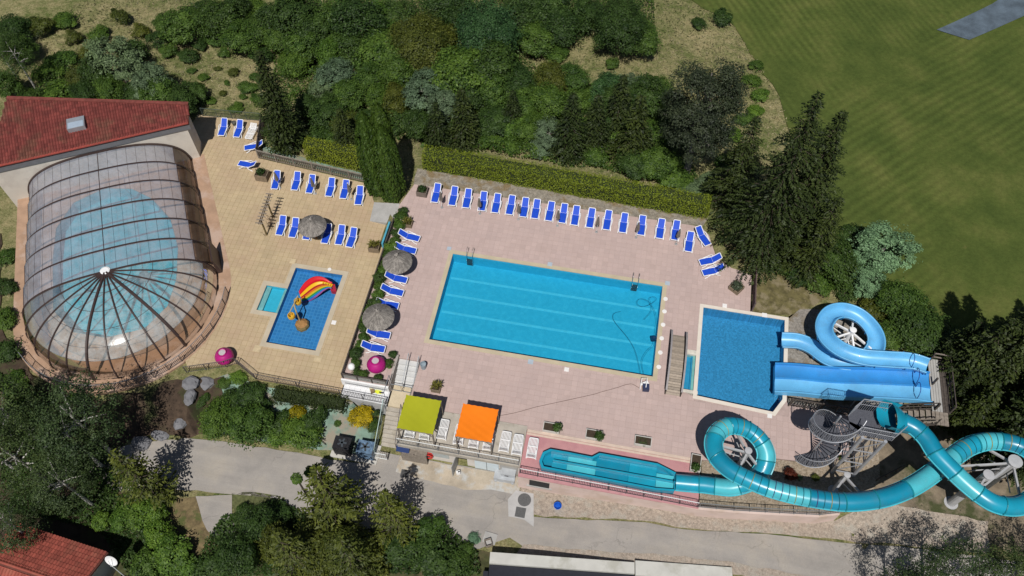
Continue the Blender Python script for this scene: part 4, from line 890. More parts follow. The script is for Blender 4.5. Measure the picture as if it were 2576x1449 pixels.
def planter(name, label, c, rz, size, h, wm_, plant, zb=0, group=None, prad=.3, shift=(0, 0)):
    t = thing(name, label, 'planter', (c.x, c.y, zb + .01), rz, group); a_, b2 = size; s = MB()
    k = 0
    for sx, sy, dx, dy in ((0, -1, a_, .05), (0, 1, a_, .05), (-1, 0, .05, b2 - .1), (1, 0, .05, b2 - .1)):
        for j in range(3):
            MB().box((sx * (a_ / 2 - .025), sy * (b2 / 2 - .025), h * (j + .5) / 3), (dx, dy, h / 3 - .008)).build('board', wm_, t, world=False)
    MB().b2((-a_ / 2 + .05, -b2 / 2 + .05, .0), (a_ / 2 - .05, b2 / 2 - .05, h * .82)).build('soil', mat('planter_soil', (.05, .035, .022), .95, .3, 8), t, world=False)
    if plant == 'yucca':
        for cx, cy, hh in ((-.15, 0, .5), (.18, .1, .35)):
            b_ = MB()
            for j in range(34):
                an_ = random.uniform(0, 6.28); el = random.uniform(.1, 1.4); L = random.uniform(.4, .62); d = Vector((math.cos(an_) * math.cos(el), math.sin(an_) * math.cos(el), math.sin(el))); sd = Vector((-math.sin(an_), math.cos(an_), 0)) * .035; p = Vector((cx, cy, h * .8 + hh * .5)); e = p + d * L + Vector((0, 0, -.12 * math.cos(el)))
                b_.add([p - sd, p + sd, p + d * L * .6 + sd, e, p + d * L * .6 - sd], [(0, 1, 2, 3, 4)], 0, random.random())
            b_.tube([(cx, cy, h * .6), (cx, cy, h * .8 + hh * .5)], .05, 6); b_.build('yucca', leafmat('leaf_yucca', (.06, .075, .015), (.30, .27, .07)), t, world=False)
    elif plant: fol_mesh('shrub', 420, blob((shift[0], shift[1], h * .8), prad, prad * 1.3), .075, plant).build('shrub', plant, t, world=False)
    return t
wplank = mat('planter_wood', (.24, .185, .125), .85, .2, 5, fine=.3)
planter('wooden_planter', 'square wooden planter with spiky yuccas on the yellow deck', q('z5', 130, 255, ZY + .3), .05, (.95, .8), .6, wplank, 'yucca', ZY, 'wooden planters')
planter('wooden_planter', 'wooden planter with a yucca beside the lime canopy', q('E', 1053, 375, .25), 0, (.72, .62), .45, wplank, 'yucca', 0, 'wooden planters')
planter('wooden_planter', 'small wooden planter with a yucca at the top left of the pink deck', q('F', 53, 345, .2), 0, (.75, .6), .42, wplank, 'yucca', 0, 'wooden planters')
planter('wooden_planter', 'large wooden planter with a shrub at the lattice fence end', q('C', 735, 665, ZY + .4), 0, (1.15, .9), .75, wplank, lf_dk, ZY, 'wooden planters', .45, (-.15, .1))
planter('wooden_planter', 'dark planter with a small conifer left of the hedge row loungers', q('F', 145, 135, .3), 0, (.95, .85), .6, mat('planter_dark', (.16, .13, .11), .85, .2), lf_dk, 0, 'wooden planters', .42)
planter('wooden_planter', 'diamond set planter with a grey green shrub on the pink deck', q('z6', 535, 620, .25), R(55), (.95, .95), .4, wplank, leafmat('leaf_greygreen', (.035, .05, .03), (.12, .15, .09)), 0, 'wooden planters', .52)
cplant = mat('cement_planter', (.52, .50, .46), .85, .1)
for (x, y), pl, l, sh in (((182, 135), lf_md, 'cement trough with a shrub, first from the left above the slide pad', (.45, 0)), ((515, 190), lf_md, 'cement trough with a shrub, second from the left above the slide pad', (.4, -.1)), ((897, 240), None, 'cement trough with low weeds, third from the left above the slide pad', (0, 0))):
    o = planter('cement_trough', l, q('z7', x, y, .2), 0, (1.25, .72), .36, cplant, pl, 0, 'cement troughs', .42, sh)
    if pl is None: fol_mesh('weeds', 160, blob((0, 0, .28), .45, .08), .05, lf_md).build('weeds', lf_md, o, world=False)
planter('cement_trough', 'cement trough standing upright at the right end of the slide pad', q('z7', 1308, 410, .2), R(88), (1.3, .75), .36, cplant, lf_md, 0, 'cement troughs', .36, (-.4, 0))
# footbridge
fb = thing('footbridge', 'arched wooden footbridge with dark side beams between the two pools', 'bridge', (6.95, 32.6, .0))
NBP = 27
def bz(y): return .07 + .62 * math.sin(math.pi * lin(29.95, 35.35, y)) ** .9
for k in range(NBP):
    y = 29.95 + 5.4 * (k + .5) / NBP; w2 = 5.4 / NBP; sl_ = math.atan2(bz(y + .1) - bz(y - .1), .2)
    MB().box((6.95, y, bz(y)), (1.06, w2 * .92, .04), 0, 0, Matrix.Rotation(sl_, 3, 'X')).build('plank', mat('bridge_plank_%d' % (k % 3), ((.36, .30, .24), (.40, .335, .27), (.31, .26, .21))[k % 3], .85, .15, 6, fine=.25), fb)
for x in (6.36, 7.54):
    MB().sweep([(x, y, bz(y) - .06) for y in np.linspace(29.95, 35.35, 20)], [(-.04, -.1), (.04, -.1), (.04, .1), (-.04, .1)], 0, True).build('side_beam', wood_d, fb)
    MB().sweep([(x, y, bz(y) + .72) for y in np.linspace(29.95, 35.35, 20)], [(-.07, -.03), (.07, -.03), (.07, .03), (-.07, .03)], 0, True).build('handrail', mat('grey_rail', (.28, .26, .26), .8, .15, 4), fb)
    for y in np.linspace(30.0, 35.3, 6): MB().beam((x, y, max(.0, bz(y) - .15)), (x, y, bz(y) + .72), .08, .08).build('post', wood_d, fb)
    for y0, y1 in zip(np.linspace(30.0, 35.3, 6), np.linspace(30.0, 35.3, 6)[1:]): MB().beam((x, y0, bz(y0) + .35), (x, y1, bz(y1) + .35), .04, .12).build('side_board', wood_d, fb)
# pool ladders
for (x, y), l in (((455, 545), 'left stainless ladder on the far edge of the big pool'), ((1522, 722), 'right stainless ladder on the far edge of the big pool')):
    c = q('F', x, y, 0); t = thing('pool_ladder', l, 'ladder', (c.x, 39.9, .04), 0, 'pool ladders'); chrome = mat('chrome', (.6, .62, .64), .2, .02, metal=1)
    for s in (-.25, .25): MB().tube(spline([(c.x + s, 40.45, .036), (c.x + s, 40.42, .6), (c.x + s, 40.2, .85), (c.x + s, 39.85, .75), (c.x + s, 39.72, .2), (c.x + s, 39.72, -1.0)], 4), .022, 6).build('rail', chrome, t)
    for k in range(4): MB().b2((c.x - .25, 39.66, -.25 - k * .25), (c.x + .25, 39.78, -.22 - k * .25)).build('rung', mat('dark_rung', (.04, .05, .06), .5), t)
# lids and drains on the decks
lidw = mat('lid_white', (.74, .72, .70), .6, .04)
for i, (x, y) in enumerate([(1718, 830), (1711, 911), (1702, 997), (1693, 1085), (1684, 1177), (1674, 1270)]):
    c = q('F', x, y, .03); tag(MB().lathe([(.19, .0), (.19, .025), (.17, .035)], 20, (c.x, c.y, .036)).build('skimmer_disc', lidw), f'round white lid, {ORD[i]} from the top on the right pool edge', 'lid', 'round lids along the pool')
lidb = mat('lid_blue', (.38, .44, .50), .6, .08)
for (zn, x, y, z, m_, l, s) in [('F', 1078, 1287, 0, lidw, 'square white lid below the big pool', .36), ('F', 845, 1238, 0, lidb, 'square bluish grate below the big pool', .42), ('F', 970, 607, 0, lidb, 'square bluish grate above the middle of the big pool', .4), ('F', 1730, 730, 0, lidb, 'square bluish grate at the top right corner of the big pool', .4), ('F', 318, 505, 0, lidb, 'square bluish grate at the top left corner of the big pool', .36), ('F', 2100, 875, 0, lidw, 'white lid above the splash pool', .36), ('G', 845, 512, 0, lidw, 'white lid at the top right of the splash pool', .4), ('G', 880, 1196, 0, lidw, 'white lid below the splash pool corner', .36), ('D', 1333, 748, ZY, lidw, 'square white lid right of the paddling pool', .38), ('D', 1295, 268, ZY, lidw, 'round white lid above the paddling pool', .3), ('D', 640, 985, ZY, mat('lid_sand', (.50, .40, .25), .8), 'sand coloured manhole below the paddling pool', .6), ('D', 1192, 1072, ZY, mat('lid_sand', (.50, .40, .25)), 'sand coloured manhole at the lower right of the paddling pool', .6), ('D', 962, 195, ZY, mat('lid_sand', (.50, .40, .25)), 'sand coloured manhole above the paddling pool', .5)]:
    c = q(zn, x, y, z); b_ = MB()
    zt = .036 if (z == 0 and (m_ is lidb or 'splash' in l)) or 'above the paddling' in l else .012
    if 'round' in l: b_.lathe([(.16, 0), (.16, .025), (.14, .03)], 18, (c.x, c.y, z + zt))
    else: b_.b2((c.x - s / 2, c.y - s / 2, z + zt - .004), (c.x + s / 2, c.y + s / 2, z + zt + .014)).b2((c.x - s / 2 + .05, c.y - s / 2 + .05, z + zt + .014), (c.x + s / 2 - .05, c.y + s / 2 - .05, z + zt + .02))
    tag(b_.build('deck_hatch', m_), l, 'lid')
for (x, y, r0, l, rd) in [(390, 645, .5, 'round iron manhole beside the pink wall', True), (355, 755, .75, 'square iron drain grate below the round manhole', False)]:
    c = gq('K', x, y); z = ground_z(c.x, c.y) + .06; t = thing('iron_manhole' if rd else 'drain_grate', l, 'manhole', (c.x, c.y, z))
    (MB().lathe([(r0, 0), (r0, .02), (r0 * .9, .025)], 24, (c.x, c.y, z)) if rd else MB().b2((c.x - r0 / 2, c.y - r0 / 2, z), (c.x + r0 / 2, c.y + r0 / 2, z + .02))).build('frame', mat('iron', (.10, .10, .10), .7, .15, 8), t)
    for k in range(6): MB().b2((c.x - r0 * .42, c.y - r0 * .4 + k * r0 * .16, z + .02), (c.x + r0 * .42, c.y - r0 * .36 + k * r0 * .16, z + .032)).build('bar', mat('iron', (.15, .145, .14)), t)
ps = q('K', 390, 690, -1.9)
struct('pale_cement_patch', drape(wobble([tuple(gq('K', x, y)[:2]) for x, y in [(315, 560), (470, 590), (470, 760), (470, 880), (390, 820), (310, 800), (250, 790), (245, 640)]], .03, .5), .062), mat('pale_cement', (.45, .44, .43), .9, .1, 1.5, fine=.2))
# cleaner trolley and cable
tr = q('F', 1582, 1390, .2); t = thing('cleaner_trolley', 'pool cleaner trolley with white parts at the corner of the big pool', 'trolley', (tr.x, tr.y, .01))
MB().box((tr.x + .12, tr.y - .2, .25), (.5, .5, .42), .1).build('power_box', mat('navy_box', (.03, .04, .09), .5), t)
MB().tube([(tr.x - .3, tr.y - .3, .05), (tr.x - .3, tr.y + .3, .75), (tr.x + .1, tr.y + .35, .75), (tr.x + .1, tr.y - .3, .5)], .03, 6).build('handle', wplast, t)
for s in (-.25, .2): MB().lathe([(.11, -.03), (.11, .03)], 12, (tr.x + s, tr.y + .1, .12)).build('wheel', wplast, t)
MB().box((tr.x + .05, tr.y + .15, .3), (.45, .28, .12), .6).build('hose_coil', wplast, t)
cb = [q('F', *p, .025) for p in [(1555, 1412), (1530, 1395), (1500, 1380), (1460, 1385), (1400, 1405), (1300, 1432), (1240, 1450)]] + [q('E', *p, .025) for p in [(2100, 515), (1950, 548), (1800, 590), (1700, 612), (1640, 622), (1600, 626)]]
tag(MB().tube(spline(cb, 4), .016, 5).build('power_cable', mat('brown_cable', (.09, .06, .05), .7)), 'thin dark cable curving across the pink deck to the orange canopy', 'cable')
cz = -.13
uw = [q('F', *p, cz) for p in [(1585, 1340), (1565, 1240), (1600, 1170), (1640, 1130), (1655, 1040), (1660, 960), (1640, 890), (1600, 840), (1550, 830), (1535, 860), (1570, 880), (1630, 860), (1660, 830), (1640, 815), (1615, 830), (1630, 900), (1580, 965)]]
tag(MB().tube(spline(uw, 4), .013, 5).build('float_cable', mat('blue_black_cable', (.015, .10, .18), .6)), 'dark floating hose looping over the right end of the big pool', 'hose')
uw = [q('F', *p, cz) for p in [(1560, 1330), (1545, 1250), (1520, 1160), (1480, 1090), (1440, 1040), (1410, 1005), (1380, 960), (1385, 925), (1430, 910)]]
tag(MB().tube(spline(uw, 4), .013, 5).build('float_cable', mat('blue_black_cable', (.015, .10, .18))), 'second dark floating hose trailing towards the pool middle', 'hose')
rb = q('F', 1640, 1095, -.5); tag(MB().box((rb.x, rb.y, -.3), (.4, .4, .25), .3).box((rb.x, rb.y, -.15), (.2, .2, .1), .3).build('cleaning_robot', mat('robot_dark', (.01, .04, .10), .5)), 'small dark cleaning robot near the right wall of the big pool', 'robot')
# yellow vest and box on the white terrace
v0 = q('ST', 880, 920, ZY + .1); t = thing('yellow_vest', 'crumpled neon yellow vest with dark straps on the white terrace', 'vest', (v0.x, v0.y, ZY + .01))
vs = []; N = 10
for j in range(N + 1):
    for i in range(N + 1):
        a_, b2 = i / N - .5, j / N - .5; vs.append((v0.x + a_ * .55 + .05 * math.sin(b2 * 9), v0.y + b2 * .5 * (1 - .4 * abs(a_)) + .03 * math.sin(a_ * 14), ZY + .02 + .1 * max(0, .5 - math.hypot(a_, b2)) + .035 * (1 + math.sin(a_ * 19 + b2 * 13))))
MB().add(vs, [(j * 11 + i, j * 11 + i + 1, (j + 1) * 11 + i + 1, (j + 1) * 11 + i) for j in range(N) for i in range(N)]).build('fabric', mat('neon_yellow', (.62, .66, .04), .7), t, True)
for dy in (.14, -.12): MB().beam((v0.x + .12, v0.y + dy, ZY + .12), (v0.x + .46, v0.y + dy + .03, ZY + .06), .09, .05).build('strap', near_black, t)
v1 = v0 + Vector((-.42, -.12, 0)); t = thing('cardboard_box', 'small brown open box beside the yellow vest', 'box', (v1.x, v1.y, ZY + .012))
b_ = MB().box((v1.x, v1.y, ZY + .11), (.32, .3, .2), .5); b_.build('body', mat('cardboard', (.20, .14, .08), .9), t)
MB().box((v1.x - .12, v1.y + .18, ZY + .2), (.32, .16, .02), .5).build('flap', mat('cardboard_pale', (.42, .38, .2), .9), t)
# heat pumps, grill, odds and ends along the road
zg = ground_z(-16.4, 21.5); tag(MB().b2((-18.3, 21.15, ZR - .3), (-14.6, 22.7, ZR + .16)).build('plinth', mat('plinth', (.50, .48, .44), .9, .1)), 'pale concrete plinth carrying the two heat pumps', 'plinth')
for x0, x1, m_, l in ((-17.95, -16.65, mat('black_housing', (.018, .018, .02), .5, .1), 'black boxy heat pump with top fan on the concrete plinth'), (-16.1, -14.85, mat('bluegrey_housing', (.12, .19, .28), .4, .45, 3), 'blue grey heat pump half in tree shade beside the black one')):
    t = thing('heat_pump', l, 'heat pump', ((x0 + x1) / 2, 21.9, ZR + .16), 0, 'heat pumps'); zb = ZR + .22
    MB().b2((x0, 21.4, zb), (x1, 22.4, zb + 1.3)).build('housing', m_, t)
    MB().lathe([(.46, 0), (.46, .06), (.4, .06), (.39, .01)], 24, ((x0 + x1) / 2, 21.9, zb + 1.3)).build('fan_ring', m_, t)
    for k in range(5):
        an_ = k * 1.256; MB().beam(((x0 + x1) / 2, 21.9, zb + 1.33), ((x0 + x1) / 2 + math.cos(an_) * .36, 21.9 + math.sin(an_) * .36, zb + 1.33), .14, .015).build('fan_blade', mat('fan_grey', (.05, .06, .07), .5), t)
    for k in range(8): MB().b2((x0 + .08, 21.385, zb + .15 + k * .13), (x1 - .08, 21.4, zb + .2 + k * .13)).build('louvre', m_, t)
    for x in (x0 + .15, x1 - .15): MB().b2((x - .05, 21.32, ZR + .16), (x + .05, 22.45, zb)).build('foot', dsteel, t)
gb = q('z4', 1245, 610, -2.1); t = thing('metal_chest', 'grey metal chest with a raised box on it by the pink wall', 'chest', (gb.x, gb.y, ZR + .06)); mz = mat('zinc_chest', (.44, .46, .48), .5, .12, 2, metal=.2)
MB().b2((gb.x - .85, gb.y - .4, ZR + .06), (gb.x + .75, gb.y + .35, ZR + .62)).build('lower_box', mz, t); MB().b2((gb.x - .35, gb.y - .15, ZR + .62), (gb.x + .75, gb.y + .4, ZR + 1.15)).build('upper_box', mz, t)
MB().b2((gb.x - .05, gb.y - .19, ZR + .85), (gb.x + .25, gb.y - .15, ZR + .92)).build('handle', dsteel, t)
for x in (-.7, .6): MB().b2((gb.x + x - .08, gb.y - .46, ZR + .06), (gb.x + x + .08, gb.y - .4, ZR + .3)).build('foot', mz, t)
hr = q('z4', 445, 460, -1.6); t = thing('hose_reel', 'red hose reel on the white service wall', 'hose reel', (hr.x, 22.3, -1.9))
b_ = MB()
for s in (-1, 1): b_.tube([(hr.x + math.cos(a_) * .3, 22.3 + s * .09, -1.6 + math.sin(a_) * .3) for a_ in np.linspace(0, 6.28, 17)[:-1]], .05, 6, closed=True)
b_.build('drum', mat('red_reel', (.55, .03, .025), .5), t); MB().tube([(hr.x, 22.15, -1.6), (hr.x, 22.47, -1.6)], .05, 8).build('axle', dsteel, t)
MB().tube([(hr.x + math.cos(a_) * (.18 + .012 * a_ / 3), 22.3, -1.6 + math.sin(a_) * .2) for a_ in np.linspace(0, 18, 50)], .03, 5).build('hose', mat('red_hose', (.45, .04, .03), .6), t)
sp = q('z4', 193, 340, -.9); t = thing('solar_panel', 'small dark blue solar panel under the terrace edge', 'solar panel', (sp.x, 22.2, -1.2))
MB().box((sp.x, 22.2, -.85), (1.0, .55, .04), 0, 0, Matrix.Rotation(R(35), 3, 'X')).build('panel', mat('solar_blue', (.01, .03, .12), .2, .05, spec=.7), t); MB().box((sp.x, 22.42, -.9), (.1, .12, .3)).build('bracket', steelw, t)
bl = gq('K', 680, 708); zb = ground_z(bl.x, bl.y) + .06; t = thing('blue_tub', 'small bright blue tub on the gravel verge', 'tub', (bl.x, bl.y, zb))
MB().lathe([(.2, 0), (.27, .32), (.3, .34), (.25, .34), (.2, .06)], 14, (bl.x, bl.y, zb)).build('tub', mat('tub_blue', (.01, .10, .50), .4), t)
wc = gq('z4', 762, 592); t = thing('white_canister', 'small white canister by the open grey door', 'canister', (wc.x, wc.y, ZR + .06)); MB().box((wc.x, wc.y, ZR + .24), (.3, .22, .36), .4).build('body', wplast, t); MB().box((wc.x + .05, wc.y, ZR + .46), (.14, .06, .08), .4).build('cap', near_black, t)
dg = gq('z4', 218, 592); t = thing('road_drain', 'small rectangular iron drain in front of the slatted screen', 'drain', (dg.x, dg.y, ZR + .06)); MB().b2((dg.x - .35, dg.y - .3, ZR + .052), (dg.x + .35, dg.y + .3, ZR + .068)).build('frame', mat('iron', (.15, .145, .14)), t)
for k in range(5): MB().b2((dg.x - .28, dg.y - .24 + k * .11, ZR + .068), (dg.x + .28, dg.y - .19 + k * .11, ZR + .078)).build('bar', near_black, t)
pl = gq('J', 2013, 1115); zp = ground_z(pl.x, pl.y) + .05; t = thing('concrete_slab', 'pale paving slab lying on the grass verge', 'slab', (pl.x, pl.y, zp)); MB().box((pl.x, pl.y, zp + .04), (.95, .8, .08), -.1).build('slab', concg, t)
cr = gq('J', 2000, 1158); zp = ground_z(cr.x, cr.y) + .05; t = thing('open_crate', 'small open crate tilted beside the pale slab', 'crate', (cr.x, cr.y, zp))
for sx, sy, dx, dy in ((0, -.24, .5, .04), (0, .24, .5, .04), (-.24, 0, .04, .44), (.24, 0, .04, .44)): MB().box((cr.x + math.cos(.5) * sx - math.sin(.5) * sy, cr.y + math.sin(.5) * sx + math.cos(.5) * sy, zp + .18), (dx, dy, .36), .5).build('side', wood_g, t)
MB().box((cr.x, cr.y, zp + .03), (.44, .44, .05), .5).build('bottom', concg, t)
# big pale rocks on the bank
rockm = mat('pale_rock', (.17, .17, .18), .9, .2, 2, bump=.6, bscale=4)
def rock(c, s, l, m_=rockm):
    n = 10; b_ = MB(); prof = [(.85, -.2), (1, .1), (.9, .45), (.55, .7)]; vs = []
    for r_, z in prof:
        for k in range(n):
            j = random.uniform(.85, 1.15); a_ = 2 * math.pi * k / n; vs.append((c.x + s[0] * r_ * j * math.cos(a_), c.y + s[1] * r_ * j * math.sin(a_), c.z + s[2] * z * random.uniform(.9, 1.1)))
    b_.add(vs, [(i * n + k, i * n + (k + 1) % n, (i + 1) * n + (k + 1) % n, (i + 1) * n + k) for i in range(3) for k in range(n)] + [tuple(3 * n + k for k in range(n))]); return tag(b_.build('boulder', m_), l, 'boulder', 'boulders on the garden bank')
for x, y, s, l in ((60, 440, (.75, .65, .6), 'left of the two upper boulders below the deck railing'), (215, 430, (.85, .6, .55), 'right of the two upper boulders below the deck railing'), (40, 600, (.45, .7, .5), 'tall grey boulder at the left of the garden bank'), (90, 790, (.5, .8, .45), 'grey boulder beside the dense garden shrubs')): rock(gq('GD', x, y), s, l)
for x, y, s, l in ((1290, 360, (.5, .6, .5), 'shaded boulder at the end of the road'), (1150, 440, (.9, .5, .45), 'long shaded boulder at the road end'), (1010, 500, (.9, .6, .5), 'shaded boulder under the birch at the road end')): rock(gq('I', x, y), s, l)
# ================================================================ WATER SLIDES
def glossy(name, c, rough=.32):
    return mat(name, c, rough, .10, .8, spec=.5, coat=.1, fine=.18, c2=tuple(x * .82 + .02 for x in c), c2scale=.9, c2th=(.5, .7))
tl_d, tl_l = glossy('teal_dark', (.006, .235, .365)), glossy('teal_light', (.075, .48, .565))
tl_m = glossy('teal_mid', (.010, .305, .445))
bl_l, bl_d = glossy('slide_blue_light', (.135, .45, .76), .38), glossy('slide_blue', (.042, .285, .68), .38)
stripe_p, stripe_y, stripe_g = mat('stripe_purple', (.05, .02, .12), .4), mat('stripe_ochre', (.30, .24, .03), .4), mat('stripe_green', (.01, .10, .13), .4)
grey_p = mat('grey_pillar', (.40, .40, .41), .5, .08)
TP = [('H', 1416, 344, 6.35), ('H', 1510, 392, 6.3), ('H', 1590, 470, 6.25), ('H', 1655, 570, 6.2), ('H', 1750, 670, 6.1), ('H', 1850, 768, 6.0), ('H', 1960, 860, 5.9), ('H', 2070, 928, 5.8), ('H', 2190, 952, 5.65), ('H', 2300, 930, 5.5), ('H', 2390, 862, 5.35), ('H', 2432, 762, 5.2), ('H', 2415, 655, 5.05), ('H', 2340, 572, 4.9), ('H', 2240, 512, 4.8), ('H', 2120, 487, 4.7), ('H', 2000, 490, 4.62), ('H', 1890, 525, 4.56), ('H', 1790, 590, 4.5), ('H', 1690, 668, 4.45), ('H', 1580, 752, 4.4), ('H', 1450, 828, 4.35), ('H', 1300, 885, 4.3), ('H', 1150, 912, 4.25), ('H', 1000, 920, 4.2), ('H', 850, 905, 4.15), ('H', 640, 868, 4.1), ('H', 450, 815, 4.05), ('H', 300, 752, 4.0), ('H', 180, 685, 3.92), ('H', 95, 600, 3.82), ('H', 68, 505, 3.7), ('H', 98, 425, 3.58), ('H', 175, 378, 3.45), ('H', 265, 385, 3.3), ('H', 350, 428, 3.12), ('H', 415, 500, 2.92), ('H', 445, 585, 2.65), ('H', 430, 668, 2.3), ('H', 385, 735, 1.9), ('H', 300, 788, 1.45), ('H', 190, 815, 1.1), ('H', 80, 806, .85), ('H', 0, 795, .7), ('K', 1880, 502, .58), ('K', 1715, 487, .5)]
path = spline([q(*p) for p in TP], 6)
ts = thing('tube_slide', 'long teal tube slide looping from the steel tower to the run-out trough', 'water slide', (path[-1].x, path[-1].y, 0))
NSEG = 30; nP = len(path) - 1; TR = .6
striped = {9: 0, 10: 0, 11: 1, 17: 2, 18: 1, 19: 2, 22: 1, 23: 0}
def ring_frame(i):
    a_, b2 = path[max(i - 1, 0)], path[min(i + 1, nP)]; t = (b2 - a_).normalized(); x = t.cross(Vector((0, 0, 1))).normalized(); return t, x, x.cross(t)
def tubeseg(i0, i1, r, m_, name, n=20):
    vs = []; fs = []
    for i in range(i0, i1 + 1):
        t, x, y = ring_frame(i); vs += [path[i] + x * r * math.cos(2 * math.pi * k / n) + y * r * math.sin(2 * math.pi * k / n) for k in range(n)]
    for i in range(i1 - i0):
        for k in range(n): fs.append((i * n + k, (i + 1) * n + k, (i + 1) * n + (k + 1) % n, i * n + (k + 1) % n))
    return MB().add(vs, fs).build(name, m_, ts, True)
cols = [tl_d, tl_d, tl_m, tl_l, tl_m, tl_m, tl_l, tl_l, tl_m, tl_d, tl_l, tl_m, tl_l, tl_l, tl_d, tl_d, tl_d, tl_l, tl_m, tl_d, tl_m, tl_l, tl_m, tl_m, tl_l, tl_m, tl_m, tl_l, tl_m, tl_m]
cuts = [round(nP * k / NSEG) for k in range(NSEG + 1)]
cumL = np.concatenate([[0], np.cumsum([(path[i + 1] - path[i]).length for i in range(nP)])])
def at_len(s):
    i = int(np.searchsorted(cumL, s)) - 1; i = max(0, min(nP - 1, i)); f = (s - cumL[i]) / max(1e-6, cumL[i + 1] - cumL[i]); return path[i] + (path[i + 1] - path[i]) * f, i
def hoop(s, r, tr_, m_, name):
    p, i = at_len(s); t, x, y = ring_frame(i)
    MB().tube([p + x * r * math.cos(a_) + y * r * math.sin(a_) for a_ in np.linspace(0, 2 * math.pi, 25)[:-1]], tr_, 5, closed=True).build(name, m_, ts)
for k in range(NSEG):
    tubeseg(cuts[k], cuts[k + 1], TR + .002 * (k % 2), cols[k], 'tube_section')
    hoop(cumL[cuts[k]], TR + .03, .045, mat('flange_teal', (.01, .22, .27), .4), 'flange')
    if k in (9, 10, 11, 16, 17, 18, 21, 22, 23):
        L0, L1 = cumL[cuts[k]], cumL[cuts[k + 1]]; m = max(2, int((L1 - L0) / .42))
        for j in range(1, m): hoop(L0 + (L1 - L0) * j / m, TR + .006, .026, (stripe_p, stripe_g, stripe_y, stripe_g, stripe_p)[j % 5], 'stripe')
# side flanges along the tube
for sgn in (-1, 1):
    vs = []; n = len(path)
    for i in range(n):
        t, x, y = ring_frame(i); vs += [path[i] + x * sgn * (TR - .02) + y * .02, path[i] + x * sgn * (TR + .07) + y * .02, path[i] + x * sgn * (TR + .07) - y * .02, path[i] + x * sgn * (TR - .02) - y * .02]
    MB().add(vs, [(i * 4 + k, i * 4 + (k + 1) % 4, (i + 1) * 4 + (k + 1) % 4, (i + 1) * 4 + k) for i in range(n - 1) for k in range(4)]).build('seam_flange', tl_l, ts)
# entry bowl
e0_ = q('T', 1800, 330, 6.95); x0_ = path[0]
bw = MB(); dirn = (x0_ - e0_).normalized()
bw.sweep([e0_ - dirn * .7, e0_, e0_ + dirn * .6, x0_ - dirn * .1], [(-1.0, .5), (-.95, .1), (-.6, -.3), (0, -.42), (.6, -.3), (.95, .1), (1.0, .5)])
bw.build('entry_tray', tl_m, ts, True)
hood = MB(); n = 22; vs = []
for j, (rr, off) in enumerate(((1.05, -.55), (.98, -.1), (.85, .3), (.64, .75))):
    for k in range(n + 1):
        a_ = math.pi * (-.12 + 1.24 * k / n); p = x0_ + dirn * (off - .6); xx = dirn.cross(Vector((0, 0, 1))).normalized(); vs.append(p + xx * rr * math.cos(a_) + Vector((0, 0, 1)) * rr * math.sin(a_))
hood.add(vs, [(j * (n + 1) + k, j * (n + 1) + k + 1, (j + 1) * (n + 1) + k + 1, (j + 1) * (n + 1) + k) for j in range(3) for k in range(n)]); hood.build('entry_hood', tl_m, ts, True)
# supports of the tube slide
def pillar(label, foot, zt, r, targets, m_=grey_p, z0=None):
    z0 = ground_z(foot[0], foot[1]) if z0 is None else z0; t = thing('slide_pillar', label, 'pillar', (foot[0], foot[1], z0), 0, 'slide support pillars'); c = Vector((foot[0], foot[1], 0))
    MB().tube([(foot[0], foot[1], z0 - .05), (foot[0], foot[1], zt)], r, 14).build('column', m_, t); MB().lathe([(r + .06, 0), (r + .06, .06), (r * .6, .08)], 16, (foot[0], foot[1], zt)).build('cap', m_, t)
    MB().lathe([(r + .2, 0), (r + .2, .06)], 16, (foot[0], foot[1], z0 + .005)).build('base_plate', m_, t)
    for p in targets:
        p = Vector(p); MB().beam((foot[0], foot[1], zt - .35), p, .13, .16).build('arm', m_, t); MB().beam((foot[0], foot[1], zt - 1.3), c + (p - c) * .75 + Vector((0, 0, 0)), .06, .06).build('strut', m_, t)
def near(zn, x, y, z, dz=.75): p = q(zn, x, y, z); return (p.x, p.y, z - dz)
pillar('grey pillar with radial arms inside the left teal loop', (12.1, 24.9), 3.5, .2, [near('H', 90, 480, 3.72), near('H', 250, 400, 3.3), near('H', 425, 690, 2.3, .4), near('H', 235, 720, 3.95)], z0=-.08)
pillar('thick grey pillar with arms inside the right teal loop', (29.7, 27.0), 4.6, .42, [near('H', 1800, 640, 4.5), near('H', 2080, 520, 4.7), near('H', 2300, 850, 5.4), near('H', 1960, 840, 5.8)])
pillar('low grey pillar with two arms below the long teal curve', (19.0, 24.6), 3.0, .17, [near('H', 900, 900, 4.15), near('H', 1190, 880, 4.3)], z0=-.08)
pillar('slanting looking grey pillar at the far right of the teal slide', tuple(q('H', 1760, 930, -.6)[:2]), 5.2, .3, [near('H', 1960, 860, 5.9)])
# run-out trough
trough = thing('slide_trough', 'teal run-out trough with a double bay on the pink slide pad', 'water slide', (3, 23, -.02)); z0 = -.028
outl = [(-2.0, 22.1), (-2.25, 22.6), (-2.1, 23.3), (-1.6, 23.66), (-.2, 23.66), (1.5, 23.62), (2.0, 24.02), (6.3, 24.0), (7.65, 23.55), (7.65, 22.15), (6.3, 22.0)]
HW = .62
MB().prism(outl, z0, z0 + .06, holes=[]).build('floor', tl_d, trough)
def shrink(poly, k):
    cx, cy = sum(p[0] for p in poly) / len(poly), sum(p[1] for p in poly) / len(poly); return poly
inn = [(-1.85, 22.25), (-2.05, 22.62), (-1.92, 23.2), (-1.5, 23.5), (-.2, 23.52), (1.55, 23.48), (2.05, 23.86), (6.25, 23.85), (7.6, 23.42), (7.6, 22.28), (6.3, 22.14)]
MB().prism(outl, z0, z0 + HW, holes=[inn[::-1]]).build('rim', tl_m, trough)
